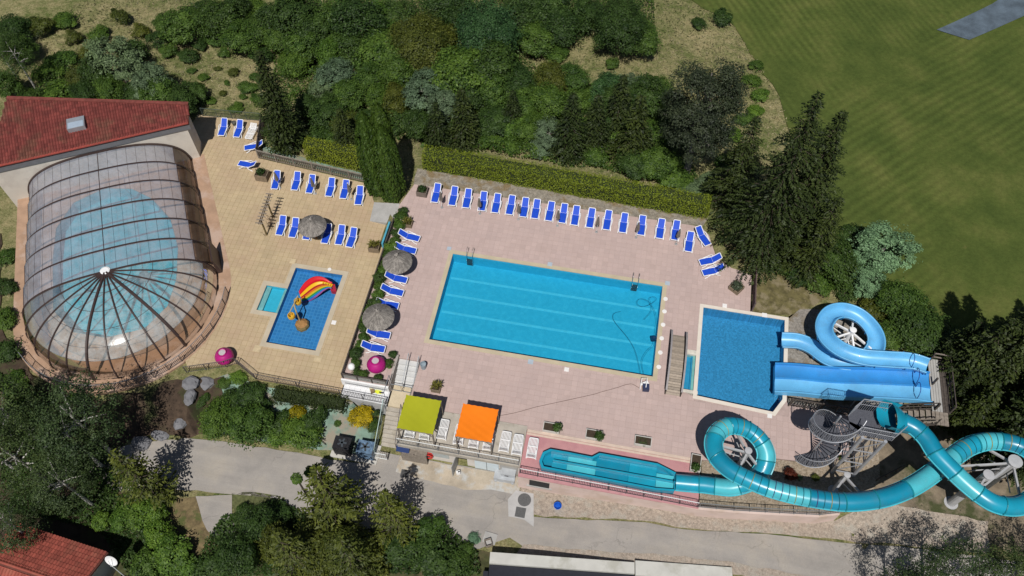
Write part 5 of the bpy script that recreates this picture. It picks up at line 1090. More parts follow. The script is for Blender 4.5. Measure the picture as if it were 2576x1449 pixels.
MB().b2((-1.25, 22.85, z0 + .05), (7.6, 22.95, z0 + HW - .1)).build('divider', tl_m, trough)
xs = [-1.3, -.2, 1.9, 4.3, 6.3, 7.58]
for k in range(5):
    MB().b2((xs[k] + .01, 22.97, z0 + .055), (xs[k + 1] - .01, 23.5 if k < 2 else 23.84 if k < 4 else 23.42, z0 + .2)).build('lane_panel', (tl_m, tl_l, tl_d, tl_m, tl_l)[k], trough)
    MB().b2((xs[k] + .01, 22.2, z0 + .055), (xs[k + 1] - .01, 22.84, z0 + .3)).build('lane_panel', (tl_m, tl_l, tl_d, tl_m, tl_l)[k], trough)
MB().lathe([(.1, 0), (.1, .2)], 10, (7.6, 22.75, z0 + HW)).build('valve', tl_d, trough)
# ---------------------------------------------------------------- open blue flume
bf = thing('open_flume', 'light blue open flume curling once before the splash pool', 'water slide', (20, 36.5, -.2))
BPT = [('SL', 1880, 880, 3.05), ('SL', 1690, 822, 2.95), ('SL', 1400, 800, 2.85), ('SL', 1100, 772, 2.72), ('SL', 850, 682, 2.58), ('SL', 690, 545, 2.45), ('SL', 650, 400, 2.35), ('SL', 730, 262, 2.25), ('SL', 880, 222, 2.15), ('SL', 1050, 275, 2.05), ('SL', 1190, 400, 1.9), ('SL', 1262, 540, 1.75), ('SL', 1245, 680, 1.55), ('SL', 1140, 785, 1.3), ('SL', 950, 838, 1.05), ('SL', 700, 785, .8), ('SL', 510, 650, .62), ('SL', 350, 585, .5), ('SL', 165, 572, .3)]
bpath = spline([q(*p) for p in BPT], 6); NB2 = 14; nb2 = len(bpath) - 1
prof = [(-.70, .34), (-.62, .36), (-.58, .30), (-.52, .02), (-.36, -.2), (0, -.28), (.36, -.2), (.52, .02), (.58, .30), (.62, .36), (.70, .34), (.68, .26), (.60, -.02), (.40, -.28), (0, -.36), (-.40, -.28), (-.60, -.02), (-.68, .26)]
def fr(i):
    t = (bpath[min(i + 1, nb2)] - bpath[max(i - 1, 0)]).normalized(); x = t.cross(Vector((0, 0, 1))).normalized(); return x, x.cross(t)
for k in range(NB2):
    i0, i1 = round(nb2 * k / NB2), round(nb2 * (k + 1) / NB2); vs = []; n = len(prof)
    for i in range(i0, i1 + 1):
        x, y = fr(i); vs += [bpath[i] + x * a_ + y * b2 for a_, b2 in prof]
    MB().add(vs, [(i * n + j, i * n + (j + 1) % n, (i + 1) * n + (j + 1) % n, (i + 1) * n + j) for i in range(i1 - i0) for j in range(n)]).build('flume_section', bl_l, bf, True)
    x, y = fr(i0); MB().tube([bpath[i0] + x * a_ * 1.05 + y * (b2 - .02) for a_, b2 in prof[9:]], .035, 5).build('flange', mat('flange_blue', (.02, .22, .5), .4), bf)
pillar('white pillar with star shaped struts inside the blue flume loop', (19.97, 36.88), 2.5, .2, [(18.4, 37.9, 1.75), (18.3, 36.0, 1.95), (21.7, 36.2, 1.3), (20.3, 38.4, 1.6), (20.6, 35.0, .95)], white)
for (x, y, z), l in (((17.2, 36.0, .25), 'short white post under the lower blue flume'), ((22.4, 34.5, 2.4), 'white post under the upper straight of the blue flume')):
    zz = ground_z(x, y); t = thing('flume_post', l, 'post', (x, y, zz)); MB().tube([(x, y, zz), (x, y, z)], .08, 10).build('column', white, t); MB().lathe([(.18, 0), (.18, .05)], 12, (x, y, zz + .005)).build('base_plate', white, t)
# ---------------------------------------------------------------- wide two-lane slide
wsl = thing('wide_slide', 'wide two-lane blue slide running down into the splash pool', 'water slide', (20, 32.6, -.2))
def wz(x):
    f = lin(14.6, 24.3, x); return .22 + 2.35 * (f ** 1.15) + .16 * math.sin(f * math.pi * 3.2) * (1 - f) 
X = list(np.linspace(14.65, 24.3, 60)) + [25.4]
def lane(y0, y1, m_, name, a0, a1):
    n = 9; vs = []
    for x in X:
        for j in range(n):
            f = j / (n - 1); sag = -.10 * math.sin(math.pi * f); vs.append((x, y0 + (y1 - y0) * f, wz(x) + sag))
    MB().add(vs, [(i * n + j, (i + 1) * n + j, (i + 1) * n + j + 1, i * n + j + 1) for i in range(len(X) - 1) for j in range(n - 1)]).build(name, m_, wsl, True)
lane(31.62, 32.78, bl_l, 'lane', 0, 0); lane(32.86, 33.98, bl_d, 'lane', 0, 0)
for y, h_, m_ in ((31.56, .22, bl_l), (32.82, .07, bl_d), (34.04, .22, bl_d)):
    MB().sweep([(x, y, wz(x)) for x in X], [(-.06, -.3 if h_ > .1 else -.08), (.06, -.3 if h_ > .1 else -.08), (.06, h_), (-.06, h_)], 0, True).build('side_wall' if h_ > .1 else 'lane_ridge', m_, wsl)
MB().add([(14.63, 31.5, -.3), (14.63, 34.1, -.3), (14.63, 34.1, wz(14.65)), (14.63, 31.5, wz(14.65))], [(0, 1, 2, 3)]).build('end_lip', bl_l, wsl)
for x in (16.5, 18.5, 20.5, 22.5, 24.2):
    for y in (31.7, 33.9): MB().tube([(x, y, ground_z(x, y)), (x, y, wz(x) - .1)], .05, 8).build('leg', grey_p, wsl)
barm = mat('navy_bar', (.015, .05, .25), .4)
for y0, y1, x in ((31.7, 32.7, 24.35), (32.9, 33.9, 24.35), (34.25, 35.1, 24.1)):
    MB().tube(spline([(x, y0, 2.6), (x - .1, y0, 3.3), (x - .1, y0 + .25, 3.6), (x - .1, y1 - .25, 3.6), (x - .1, y1, 3.3), (x, y1, 2.6)], 3), .03, 6).build('grab_bar', barm, wsl)
# timber platform and stairs behind the slides
tp_ = thing('timber_platform', 'dark timber start platform and stairs behind the blue slides', 'platform', (26.5, 33, -.5)); zpl = 2.5
for k in range(7): MB().b2((25.45 + k * .19, 31.0, zpl - .08), (25.62 + k * .19, 35.4, zpl)).build('plank', concg if k < 4 else wood_d, tp_)  # outer planks coloured dark to imitate shade beyond the grey strip
for x in (25.6, 26.7):
    for y in (31.1, 33.2, 35.3): MB().beam((x, y, ground_z(x, y) - .1), (x, y, zpl + 1.0), .12, .12).build('post', wood_d, tp_)
for z in (zpl + .5, zpl + 1.0): MB().beam((26.7, 31.1, z), (26.7, 35.3, z), .06, .1).build('rail', wood_d, tp_); MB().beam((25.6, 35.3, z), (26.7, 35.3, z), .06, .1).build('rail', wood_g, tp_)
for k in range(14):
    x = 20.9 + k * .35; z = .05 + k * .18; MB().b2((x, 30.0, z - .05), (x + .33, 31.15, z)).build('tread', wood_g, tp_)
for y in (29.95, 31.2):
    MB().beam((20.9, y, 0), (25.6, y, 2.42), .08, .2).build('stringer', wood_d, tp_)
    for f in (.55, 1.0): MB().beam((20.9, y, f), (25.6, y, 2.42 + f), .05, .09).build('rail', wood_d if y > 30 else wood_g, tp_)
    for k in range(6): x = 20.9 + k * .94; MB().beam((x, y, k * .485 - .1), (x, y, k * .485 + 1.0), .08, .08).build('post', wood_d, tp_)
for k in range(3): MB().b2((25.65 + k * .3, 29.95, zpl - .09), (25.93 + k * .3, 31.0, zpl - .01)).build('plank', wood_g, tp_)
# ---------------------------------------------------------------- steel tower and spiral stairs
PZ = 6.4; tower = thing('slide_tower', 'grey steel slide tower with braced posts and a grated platform', 'tower', (19.7, 26.8, -.06))
gsteel = mat('tower_steel', (.42, .43, .46), .45, .1, 2, metal=.4); grate = mat('grating', (.13, .135, .16), .6, .15, 12, metal=.3, fine=.5)
PL_ = [tuple(q('T', x, y, PZ)[:2]) for x, y in [(1215, 300), (1335, 200), (1720, 262), (1640, 430), (1680, 480), (1960, 548), (1830, 655), (1345, 560), (1240, 470)]]
MB().prism(PL_, PZ - .06, PZ).build('platform', grate, tower)
PO = [(18.95, 26.0), (20.45, 25.98), (19.05, 27.6), (20.5, 27.6)]
for x, y in PO: MB().tube([(x, y, -.1), (x, y, PZ - .05)], .12, 12).build('post', gsteel, tower)
for a_, b2 in ((0, 1), (1, 3), (2, 3), (0, 2)):
    A_, B_ = PO[a_], PO[b2]
    for zz in (.3, 2.2, 4.2, PZ - .2): MB().beam((*A_, zz), (*B_, zz), .07, .09).build('beam', gsteel, tower)
    for z1, z2 in ((.3, 2.2), (2.2, 4.2), (4.2, PZ - .2)): MB().beam((*A_, z1), (*B_, z2), .05, .05).build('brace', gsteel, tower)
lp0 = [Vector((x, y, PZ)) for x, y in PL_]
def trail(pts, h=1.15):
    MB().tube([p + Vector((0, 0, h)) for p in pts], .03, 6).build('handrail', gsteel, tower)
    MB().tube([p + Vector((0, 0, h * .5)) for p in pts], .02, 5).build('rail', gsteel, tower)
    b_ = MB()
    for p, e in zip(pts, pts[1:]):
        n = max(1, int((e - p).length / .13))
        for k in range(n + 1): b_.beam(p + (e - p) * k / n, p + (e - p) * k / n + Vector((0, 0, h)), .02 if k % 8 else .045, .02 if k % 8 else .045)
    tag(b_.build('balusters', gsteel, tower), kind='stuff')
trail([lp0[0], lp0[1], lp0[2]], 1.5); trail([lp0[5], lp0[6], lp0[7]])
sp_ = thing('spiral_stair', 'grey steel spiral staircase winding up to the slide platform', 'stairs', (17.5, 27.2, .02)); cx, cy, sr = 17.5, 27.2, 1.45
MB().tube([(cx, cy, .0), (cx, cy, PZ + .1)], .07, 12).build('column', gsteel, sp_)
A0, A1, NS = R(205), R(205 + 495), 36
for k in range(NS):
    a0, a1 = A0 + (A1 - A0) * k / NS, A0 + (A1 - A0) * (k + 1.08) / NS; z = PZ * (k + 1) / NS
    ps = [(cx + math.cos(a_) * r_, cy + math.sin(a_) * r_) for r_, a_ in ((.12, a0), (sr, a0), (sr, (a0 + a1) / 2), (sr, a1), (.12, a1))]
    MB().prism(ps, z - .04, z).build('tread', grate, sp_)
hp = [Vector((cx + math.cos(a_) * sr, cy + math.sin(a_) * sr, PZ * f)) for f in np.linspace(.02, 1, 90) for a_ in [A0 + (A1 - A0) * f]]
MB().tube([p + Vector((0, 0, 1.05)) for p in hp], .03, 6).build('handrail', gsteel, sp_); MB().tube([p + Vector((0, 0, -.08)) for p in hp], .05, 4).build('stringer', gsteel, sp_)
b_ = MB()
for p in hp[::1]: b_.beam(p, p + Vector((0, 0, 1.05)), .02, .02)
tag(b_.build('balusters', gsteel, sp_), kind='stuff')
# wooden deck ramp and posts below the tower
wr = thing('timber_rail', 'dark timber rail on posts above the bare ground below the tower', 'railing', tuple(q('T', 1650, 1190, -.4)))
a_, b2 = q('T', 1650, 1190, .4), q('T', 2020, 1000, .4)
MB().beam(a_, b2, .07, .09).build('rail', wood_d, wr)
for f in (0, .4, .8): p = a_ + (b2 - a_) * f; MB().beam((p.x, p.y, ground_z(p.x, p.y) - .1), (p.x, p.y, .45), .08, .08).build('post', wood_d, wr)
# ---------------------------------------------------------------- children's rainbow slide and bucket seesaw in the paddling pool
zf = ZY - .5
rs = thing('rainbow_slide', 'small children\'s slide with a red chute and rainbow coloured side', 'slide', tuple(q('BP', 800, 560, zf)))
RP = [(545, 670, .12), (620, 600, .45), (720, 510, .85), (830, 440, 1.15), (940, 410, 1.25), (1050, 420, 1.2), (1150, 455, 1.05)]
rp_ = spline([q('BP', x, y, zf + .45 + z) for x, y, z in RP], 5)
def rbands(offs, m_, name):
    vs = []; n = len(rp_)
    for i, p in enumerate(rp_):
        t = (rp_[min(i + 1, n - 1)] - rp_[max(i - 1, 0)]); t.z = 0; t.normalize(); x = t.cross(Vector((0, 0, 1))); k = .35 + .65 * math.sin(math.pi * min(1, .12 + i / n))
        for o_, dz in offs: vs.append(p + x * (o_ * .72 if o_ < 0 else o_ * .8) * k + Vector((0, 0, max(zf - p.z + .02, dz * k))))
    m = len(offs); MB().add(vs, [(i * m + j, i * m + j + 1, (i + 1) * m + j + 1, (i + 1) * m + j) for i in range(n - 1) for j in range(m - 1)]).build(name, m_, rs, True)
redm = mat('slide_red', (.55, .012, .02), .35, .05); yelm = mat('slide_yellow', (.70, .40, .01), .4, .06)
rbands([(-1.0, -.35), (-.98, .12), (-.85, .14), (-.65, -.05), (-.3, -.06), (-.14, .05)], redm, 'chute')
rbands([(-.14, .05), (.0, .04), (.18, -.12)], yelm, 'yellow_side')
for k, c in enumerate([(.40, .01, .02), (.65, .16, .01), (.62, .42, .02), (.03, .26, .05), (.02, .16, .50), (.30, .08, .25)]):
    rbands([(.18 + k * .075, -.12 - k * .17), (.18 + (k + 1) * .075, -.12 - (k + 1) * .17)], mat('band_%d' % k, c, .45, .05), 'rainbow_band')
for k in range(5): p = rp_[-1 - k * 2]; MB().box((p.x + .06, p.y - .05, p.z + .02), (.12, .2, .07), -.2).build('step', yelm, rs)
MB().beam(rp_[-1] + Vector((0, .1, -.1)), Vector((rp_[-1].x, rp_[-1].y + .1, zf)), .5, .12).build('support', redm, rs); MB().beam(rp_[15] + Vector((.0, .3, -.1)), Vector((rp_[15].x, rp_[15].y + .3, zf)), .3, .12).build('support', redm, rs)
ss = thing('bucket_seesaw', 'water play post on a brown rock with two yellow tipping buckets', 'water toy', tuple(q('BP', 575, 1210, zf)))
rk = q('BP', 580, 1215, zf + .3); MB().lathe([(.62, 0), (.6, .25), (.5, .42), (.28, .52)], 9, (rk.x, rk.y, zf + .005), 0, .06).build('rock_base', mat('brown_rock', (.32, .17, .06), .8, .25, 3), ss)
pt0 = q('BP', 545, 1155, zf + .5); pz = ZY + 1.55; ptop = Vector((pt0.x, pt0.y, pz))
MB().tube([pt0 - Vector((0, 0, .2)), ptop], .06, 8).build('post', mat('bamboo', (.42, .33, .16), .6, .2), ss)
b0, b1 = q('BP', 500, 670, pz), q('BP', 345, 985, pz); MB().tube([b0, b1], .045, 8).build('beam', mat('bamboo', (.42, .33, .16)), ss)
MB().tube([ptop, (b0 + b1) / 2], .05, 8).build('cross_arm', mat('bamboo', (.42, .33, .16)), ss)
for (x, y) in ((500, 780), (376, 1060)):
    c = q('BP', x, y, pz - .45); MB().lathe([(.2, -.3), (.3, -.15), (.31, .1), (.27, .2), (.22, .2), (.24, .05), (.18, -.2)], 16, c).build('bucket', mat('bucket_yellow', (.62, .36, .03), .5, .15, 4), ss)
    MB().tube([(c.x, c.y, c.z + .1), (c.x, c.y, pz)], .025, 6).build('hanger', mat('bamboo', (.42, .33, .16)), ss)
# ================================================================ HOUSES at the bottom edge
hz0, eave = ground_z(-34, 9), -.1
hs = thing('red_roof_house', 'small house with a red tiled roof at the lower left corner', 'house', (-34.5, 8, hz0))
eL, eR = q('BL', 280, 280, eave), q('BL', 1870, 795, eave); ed = (eR - eL).normalized(); hn = Vector((ed.y, -ed.x, 0)); eL = eL - ed * 1.0 * 0; HL = (eR - eL).length; RW, SL2 = 2.75, .36
def hp_(s, d_): z = eave + SL2 * (d_ if d_ < RW else 2 * RW - d_); return eL + ed * s + hn * d_ + Vector((0, 0, z - eave))
MB().add([hp_(.3, .35), hp_(HL - .3, .35), hp_(HL - .3, 2 * RW - .35), hp_(.3, 2 * RW - .35)] + [Vector((p.x, p.y, hz0 - .2)) for p in (hp_(.3, .35), hp_(HL - .3, .35), hp_(HL - .3, 2 * RW - .35), hp_(.3, 2 * RW - .35))], [(4, 5, 1, 0), (5, 6, 2, 1), (6, 7, 3, 2), (7, 4, 0, 3)]).build('wall', cream, hs)
ms_ = [hp_(0, 0), hp_(HL, 0), hp_(HL, RW), hp_(0, RW), hp_(HL, 2 * RW), hp_(0, 2 * RW)]
rf2 = MB().add(ms_ + [p - Vector((0, 0, .15)) for p in ms_], [(0, 1, 2, 3), (3, 2, 4, 5), (7, 6, 9, 8), (8, 9, 11, 10), (0, 6, 7, 1), (5, 4, 10, 11), (1, 7, 8, 2), (2, 8, 10, 4), (0, 3, 9, 6), (3, 5, 11, 9)]).build('roof', mat('roof_underlay', (.12, .04, .03)), hs)
rtm = mat('orange_roof_tile', (.31, .075, .052), .8, .22, 1.5, tint=True, fine=.2, c2=(.30, .09, .06), c2scale=.8)
cw2, rh2 = .235, .335; ncol, nrow = int(HL / cw2), int(RW / rh2) + 1; tms = []
def tile_vs(base, ex, ey, ez):
    vs = []
    for jj, l0 in ((0, .06), (1.08, .02)):
        for k_, hh in ((.02, 0), (.25, .045), (.5, .06), (.75, .045), (.98, 0)): vs.append(base + ex * k_ * cw2 + ey * jj * rh2 + ez * (l0 + hh))
    for k_ in (.02, .98): vs.append(base + ex * k_ * cw2 + ez * .01)
    return vs
tf = [(k, k + 1, k + 6, k + 5) for k in range(4)] + [(10, 11, 4, 3, 2, 1, 0)]
ey = (hp_(0, RW) - hp_(0, 0)).normalized(); ez = ed.cross(ey); ez = ez if ez.z > 0 else -ez; li = local_inv(rf2)
for t in (.8, .9, 1.0, 1.1): tms.append(MB().add(tile_vs(Vector((0, 0, 0)), ed, ey, ez), tf, 0, t).mesh('roof_tile', rtm))
cnt = 0; rest = MB()
spots = sorted([(i, j) for i in range(ncol) for j in range(nrow) if (j + 1) * rh2 <= RW / math.cos(math.atan(SL2)) + .2], key=lambda ij: (hp_(ij[0] * cw2, ij[1] * rh2)).length)
for i, j in spots:
    base = hp_(0, 0) + ed * i * cw2 + ey * j * rh2
    if i * cw2 > HL * .28 and cnt < 300:
        o = link('roof_tile', random.choice(tms), rf2); o.location = li @ base; cnt += 1
    else: rest.add(tile_vs(base, ed, ey, ez), tf, 0, random.uniform(.8, 1.12))
ey2 = (hp_(0, RW) - hp_(0, 2 * RW)).normalized(); ez2 = ey2.cross(ed); ez2 = ez2 if ez2.z > 0 else -ez2
for i in range(ncol):
    for j in range(nrow - 1): rest.add(tile_vs(hp_(0, 2 * RW) + ed * i * cw2 + ey2 * j * rh2, ed, ey2, ez2), tf, 0, random.uniform(.9, 1.3))
tag(rest.build('roof_tile_field', rtm, rf2), kind='stuff')
MB().tube([hp_(0, RW) + Vector((0, 0, .06)), hp_(HL, RW) + Vector((0, 0, .06))], .1, 8).build('ridge_cap', rtm, rf2)
dp = q('BL', 1935, 915, .3); dsh = thing('satellite_dish', 'white satellite dish on a pole beside the red roof', 'satellite dish', (dp.x + .05, dp.y - .5, hz0))
rotd = Matrix.Rotation(R(62), 4, 'X'); b_ = MB(); b_.lathe([(.02, 0), (.25, .03), (.42, .09), (.46, .12), (.455, .13), (.4, .1), (.2, .04)], 24); b_.v = [tuple(Matrix.Translation(dp) @ rotd @ Vector(v)) for v in b_.v]; b_.build('dish', white, dsh, True)
MB().tube([(dp.x + .05, dp.y - .5, hz0), (dp.x + .05, dp.y - .35, .0), (dp.x, dp.y, .28)], .035, 6).build('pole', steelw, dsh); MB().tube([(dp.x, dp.y - .4, .0), (dp.x, dp.y - .2, .75)], .018, 5).build('feed_arm', steelw, dsh)
tag(MB().prism([(-30.4, 7.2), (-29.0, 7.0), (-29.1, 9.0), (-30.4, 9.2)], hz0 - .2, -1.6).build('dark_lean_to', mat('dark_roofing', (.03, .04, .045), .6, .3)), 'dark flat lean-to roof below the satellite dish', 'lean-to')
# flat building along the lower edge
fbz = ground_z(0, 14); FZ = -1.25; A_ = [q('K', x, y, FZ) for x, y in [(90, 1100), (1410, 1195), (2230, 1280)]]
flat = thing('flat_building', 'flat roofed building with a pale concrete edge along the lower border', 'building', (3, 13, fbz)); pale = mat('pale_roof_edge', (.50, .49, .45), .85, .1, .8, c2=(.40, .39, .34), c2scale=.6)
fd = (A_[1] - A_[0]).normalized(); fn_ = Vector((fd.y, -fd.x, 0))
def fp(s, d_): p = A_[0] + fd * s + fn_ * d_; return (p.x, p.y)
MB().prism([fp(.25, .2), fp(.25, 9), fp(24, 9), fp(24, .2)], fbz - .3, FZ - .45).build('wall', wall_w, flat)
MB().prism([fp(0, 0), fp(0, .78), fp(10.2, .78), fp(10.2, 0)], FZ - .3, FZ).build('roof_edge', pale, flat)
MB().prism([fp(10.25, -.12), fp(10.25, .9), fp(17, .9), fp(17, -.12)], FZ - .25, FZ + .07).build('roof_edge', pale, flat)
MB().prism([fp(0, .8), fp(0, 9), fp(24, 9), fp(24, .8)], FZ - .65, FZ - .33).build('roof_membrane', mat('dark_membrane', (.016, .017, .026), .7, .2), flat)
MB().prism([fp(-.4, 1.2), fp(-.4, 9), fp(-.05, 9), fp(-.05, 1.2)], FZ - .85, FZ - .55).build('dark_gutter', mat('dark_membrane', (.016, .017, .026)), flat)
# ================================================================ VEGETATION
def leafs(name, C, N, S, T, m_, asp=.55):
    n = len(C); N = N / np.maximum(1e-6, np.linalg.norm(N, axis=1, keepdims=True))
    rv_ = rng.normal(size=(n, 3)); a_ = np.cross(rv_, N); a_ /= np.maximum(1e-6, np.linalg.norm(a_, axis=1, keepdims=True)); b2 = np.cross(N, a_)
    S = S[:, None]; V = np.stack([C + a_ * S, C + b2 * S * asp, C - a_ * S, C - b2 * S * asp], 1).reshape(-1, 3)
    return quadmesh(name, V, T, m_)
def quadmesh(name, V, T, m_):
    n = len(V) // 4; me = bpy.data.meshes.new(name)
    me.vertices.add(4 * n); me.vertices.foreach_set('co', V.astype(np.float32).ravel())
    me.loops.add(4 * n); me.loops.foreach_set('vertex_index', np.arange(4 * n, dtype=np.int32))
    me.polygons.add(n); me.polygons.foreach_set('loop_start', np.arange(0, 4 * n, 4, dtype=np.int32)); me.polygons.foreach_set('loop_total', np.full(n, 4, dtype=np.int32))
    at = me.attributes.new('tint', 'FLOAT', 'FACE'); at.data.foreach_set('value', np.clip(T, 0, 1).astype(np.float32))
    me.materials.append(m_); me.update(); return me
def unit(n): d = rng.normal(size=(n, 3)); return d / np.linalg.norm(d, axis=1, keepdims=True)
def clump_crown(name, n, R_, H0, H1, K, m_, leaf=.13, cr=(.28, .42), flat=1.0, low=-.5, shell=.2):
    """crown of K leafy clumps; returns the mesh and the clump centres"""
    cen = []; rad = []
    zc, hz_ = (H0 + H1) / 2, (H1 - H0) / 2
    while len(cen) < K:
        d = unit(1)[0]
        if d[2] < low: continue
        rr = rng.uniform(.45, .86); c = np.array([d[0] * R_ * rr, d[1] * R_ * rr, zc + d[2] * hz_ * rr * flat]); cen.append(c); rad.append(rng.uniform(*cr) * R_)
    cen = np.array(cen); rad = np.array(rad); w_ = rad ** 2 / (rad ** 2).sum(); idx = rng.choice(K, n, p=w_)
    d = unit(n); d[:, 2] = np.where(d[:, 2] < -.3, -d[:, 2], d[:, 2]); rr = rng.uniform(.35, 1, n) ** .6
    C = cen[idx] + d * (rad[idx] * rr)[:, None] * np.array([1, 1, .85])
    ms = rng.random(n) < shell; dd = unit(n); dd[:, 2] = np.where(dd[:, 2] < low, -dd[:, 2], dd[:, 2]); lump = 1 + .22 * np.sin(dd[:, 0] * 5 + dd[:, 2] * 4) * np.sin(dd[:, 1] * 6 + 1)
    S2 = np.array([0, 0, zc]) + dd * (rng.uniform(.55, .95, n) * lump)[:, None] * np.array([R_, R_, hz_]); C = np.where(ms[:, None], S2, C)
    dc = C - np.array([0, 0, zc - hz_ * .3]); dc /= np.linalg.norm(dc, axis=1, keepdims=True)
    N = d * .55 + dc * .6 + rng.normal(size=(n, 3)) * .38 + np.array([0, 0, .3]); tb = rng.normal(size=K) * .17
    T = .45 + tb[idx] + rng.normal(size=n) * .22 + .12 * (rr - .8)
    return leafs(name, C, N, leaf * rng.uniform(.6, 1.35, n), T, m_), cen
barkm = mat('bark', (.085, .065, .05), .95, .3, 4, bump=.5, bscale=12); birchm = mat('birch_bark', (.50, .48, .44), .8, .35, 3, c2=(.10, .09, .08), c2scale=5); greybark = mat('grey_bark', (.20, .18, .165), .9, .25, 4)
def trunk_mesh(name, h, r, cen, m_, nl=7):
    b_ = MB(); j1, j2 = random.uniform(-.1, .1), random.uniform(-.1, .1); b_.tube([(0, 0, -.3), (j1 * .5, j2 * .5, h * .4), (j1, j2, h * .75), (j1 * 1.2, j2 * 1.5, h)], [r * 1.25, r * .85, r * .5, r * .2], 8)
    for k in range(min(nl, len(cen))):
        c = Vector(cen[k]); z = max(h * .25, min(h * .8, c.z - random.uniform(.3, 1.0) * c.xy.length * .5)); p0 = Vector((0, 0, z)); b_.tube([p0, p0.lerp(c, .5) + Vector((0, 0, .12)), c], [r * .4, r * .25, r * .08], 5)
    return b_.mesh(name, m_)
LM = {'dk': leafmat('foliage_dark', (.014, .034, .007), (.066, .116, .023)), 'md': leafmat('foliage_mid', (.020, .050, .007), (.108, .180, .029)), 'lt': leafmat('foliage_light', (.028, .070, .007), (.145, .24, .034)), 'ol': leafmat('foliage_olive', (.028, .042, .005), (.125, .14, .022)), 'bg': leafmat('foliage_bluegreen', (.013, .042, .013), (.070, .145, .045)), 'gt': leafmat('foliage_silver', (.038, .062, .032), (.175, .25, .135)), 'pg': leafmat('foliage_palegreen', (.05, .10, .055), (.22, .37, .22)), 'ye': leafmat('foliage_yellow', (.10, .085, .002), (.50, .37, .008)), 'pn': leafmat('foliage_pine', (.014, .022, .011), (.060, .076, .036)), 'po': leafmat('foliage_pine_olive', (.024, .036, .005), (.13, .15, .024)), 'sp': leafmat('foliage_spruce', (.009, .018, .004), (.060, .082, .018)), 'br': leafmat('foliage_birch', (.014, .030, .009), (.080, .118, .038)), 'rd': leafmat('foliage_red', (.03, .008, .004), (.16, .03, .012))}
def spruce_mesh(name, h, R_, n_lv, m_, seed, droop=.3, keep=1.0):
    r_ = np.random.default_rng(seed); V = []; T = []; wood = MB(); wood.tube([(0, 0, -.3), (0, 0, h * .5), (0, 0, h * .98)], [h * .018, h * .011, .02], 7)
    for l in range(n_lv):
        f = l / (n_lv - 1); z = h * (.05 + .93 * f); L0 = R_ * (1 - f) ** .8 * min(1, .55 + f * 5) + .15; nb_ = int(5 + 5 * (1 - f))
        for k in range(nb_):
            an_ = 6.283 * (k + r_.uniform(-.35, .35)) / nb_ + l * 1.1; L = L0 * r_.uniform(.72, 1.12); d = np.array([math.cos(an_), math.sin(an_), 0]); sd = np.array([-d[1], d[0], 0]); m = max(3, int(L / .17)); bt = r_.normal() * .16
            if r_.random() > keep: continue
            for s in range(m):
                t = (s + .6) / m; p = d * L * t + np.array([0, 0, z + L * (.12 * t - droop * t * t + .10 * t ** 4)]); wdt = .16 + .30 * L * .32 * (1 - t) ** .7 * min(1, t * 4)
                for sg in (-1, 1):
                    for _ in range(2):
                        o = p + sd * sg * wdt * r_.uniform(.1, .9) + np.array([0, 0, r_.uniform(-.1, .03)]); out = (d * .75 + sd * sg * .75 + np.array([0, 0, -.25 + r_.normal() * .15])); out /= np.linalg.norm(out); le = r_.uniform(.16, .30); wd = np.cross(out, [0, 0, 1.]); wd = wd / (np.linalg.norm(wd) + 1e-6) * r_.uniform(.035, .07) + np.array([0, 0, r_.normal() * .02])
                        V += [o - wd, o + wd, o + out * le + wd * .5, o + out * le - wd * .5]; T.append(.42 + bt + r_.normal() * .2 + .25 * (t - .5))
            if L > .8: wood.tube([(0, 0, z), tuple(d * L * .6 + np.array([0, 0, z + L * (.072 - droop * .36)]))], [.035, .012], 4)
    return wood.mesh(name + '_trunk', barkm), quadmesh(name, np.array(V), np.array(T), m_)
def pine_mesh(name, n, R_, H0, H1, K, m_, seed, leaf=.15):
    return clump_crown(name, n, R_, H0, H1, K, m_, leaf, (.13, .24), 1.0, -.7, 0)
PR = {}
for k in range(4):
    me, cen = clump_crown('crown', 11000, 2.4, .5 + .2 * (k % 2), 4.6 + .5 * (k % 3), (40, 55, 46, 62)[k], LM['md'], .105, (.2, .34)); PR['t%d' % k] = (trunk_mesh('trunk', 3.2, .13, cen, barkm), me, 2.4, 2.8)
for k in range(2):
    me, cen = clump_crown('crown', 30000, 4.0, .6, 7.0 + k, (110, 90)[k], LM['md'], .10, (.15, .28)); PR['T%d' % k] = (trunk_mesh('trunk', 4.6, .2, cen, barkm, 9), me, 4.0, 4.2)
for k in range(3):
    me, cen = clump_crown('crown', 3400, 1.25, .1, 2.0, (16, 22, 19)[k], LM['md'], .085, (.26, .4)); PR['b%d' % k] = (trunk_mesh('trunk', 1.0, .06, cen, barkm, 5), me, 1.25, 1.1)
for k in range(2):
    me, cen = clump_crown('crown', 9000, 2.4, .6, 4.9, 60, LM['gt'], .085, (.13, .24), 1, -.5, .08); PR['w%d' % k] = (trunk_mesh('trunk', 3.4, .12, cen, greybark, 10), me, 2.4, 2.9)
for k in range(2):
    me, cen = clump_crown('crown', 7500, 2.8, 2.2, 9.2, 90, LM['br'], .062, (.10, .24), 1, -.8, .12); PR['k%d' % k] = (trunk_mesh('trunk', 8.0, .12, cen, birchm, 9), me, 2.6, 6.0)
for k in range(3):
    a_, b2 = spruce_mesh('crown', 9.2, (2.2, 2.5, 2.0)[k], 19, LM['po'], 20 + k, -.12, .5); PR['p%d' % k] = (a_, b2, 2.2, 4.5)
me, cen = pine_mesh('crown', 34000, 4.0, 1.6, 14.8, 190, LM['pn'], 9, .085); PR['P'] = (trunk_mesh('trunk', 12.6, .28, cen, greybark, 30), me, 3.7, 9)
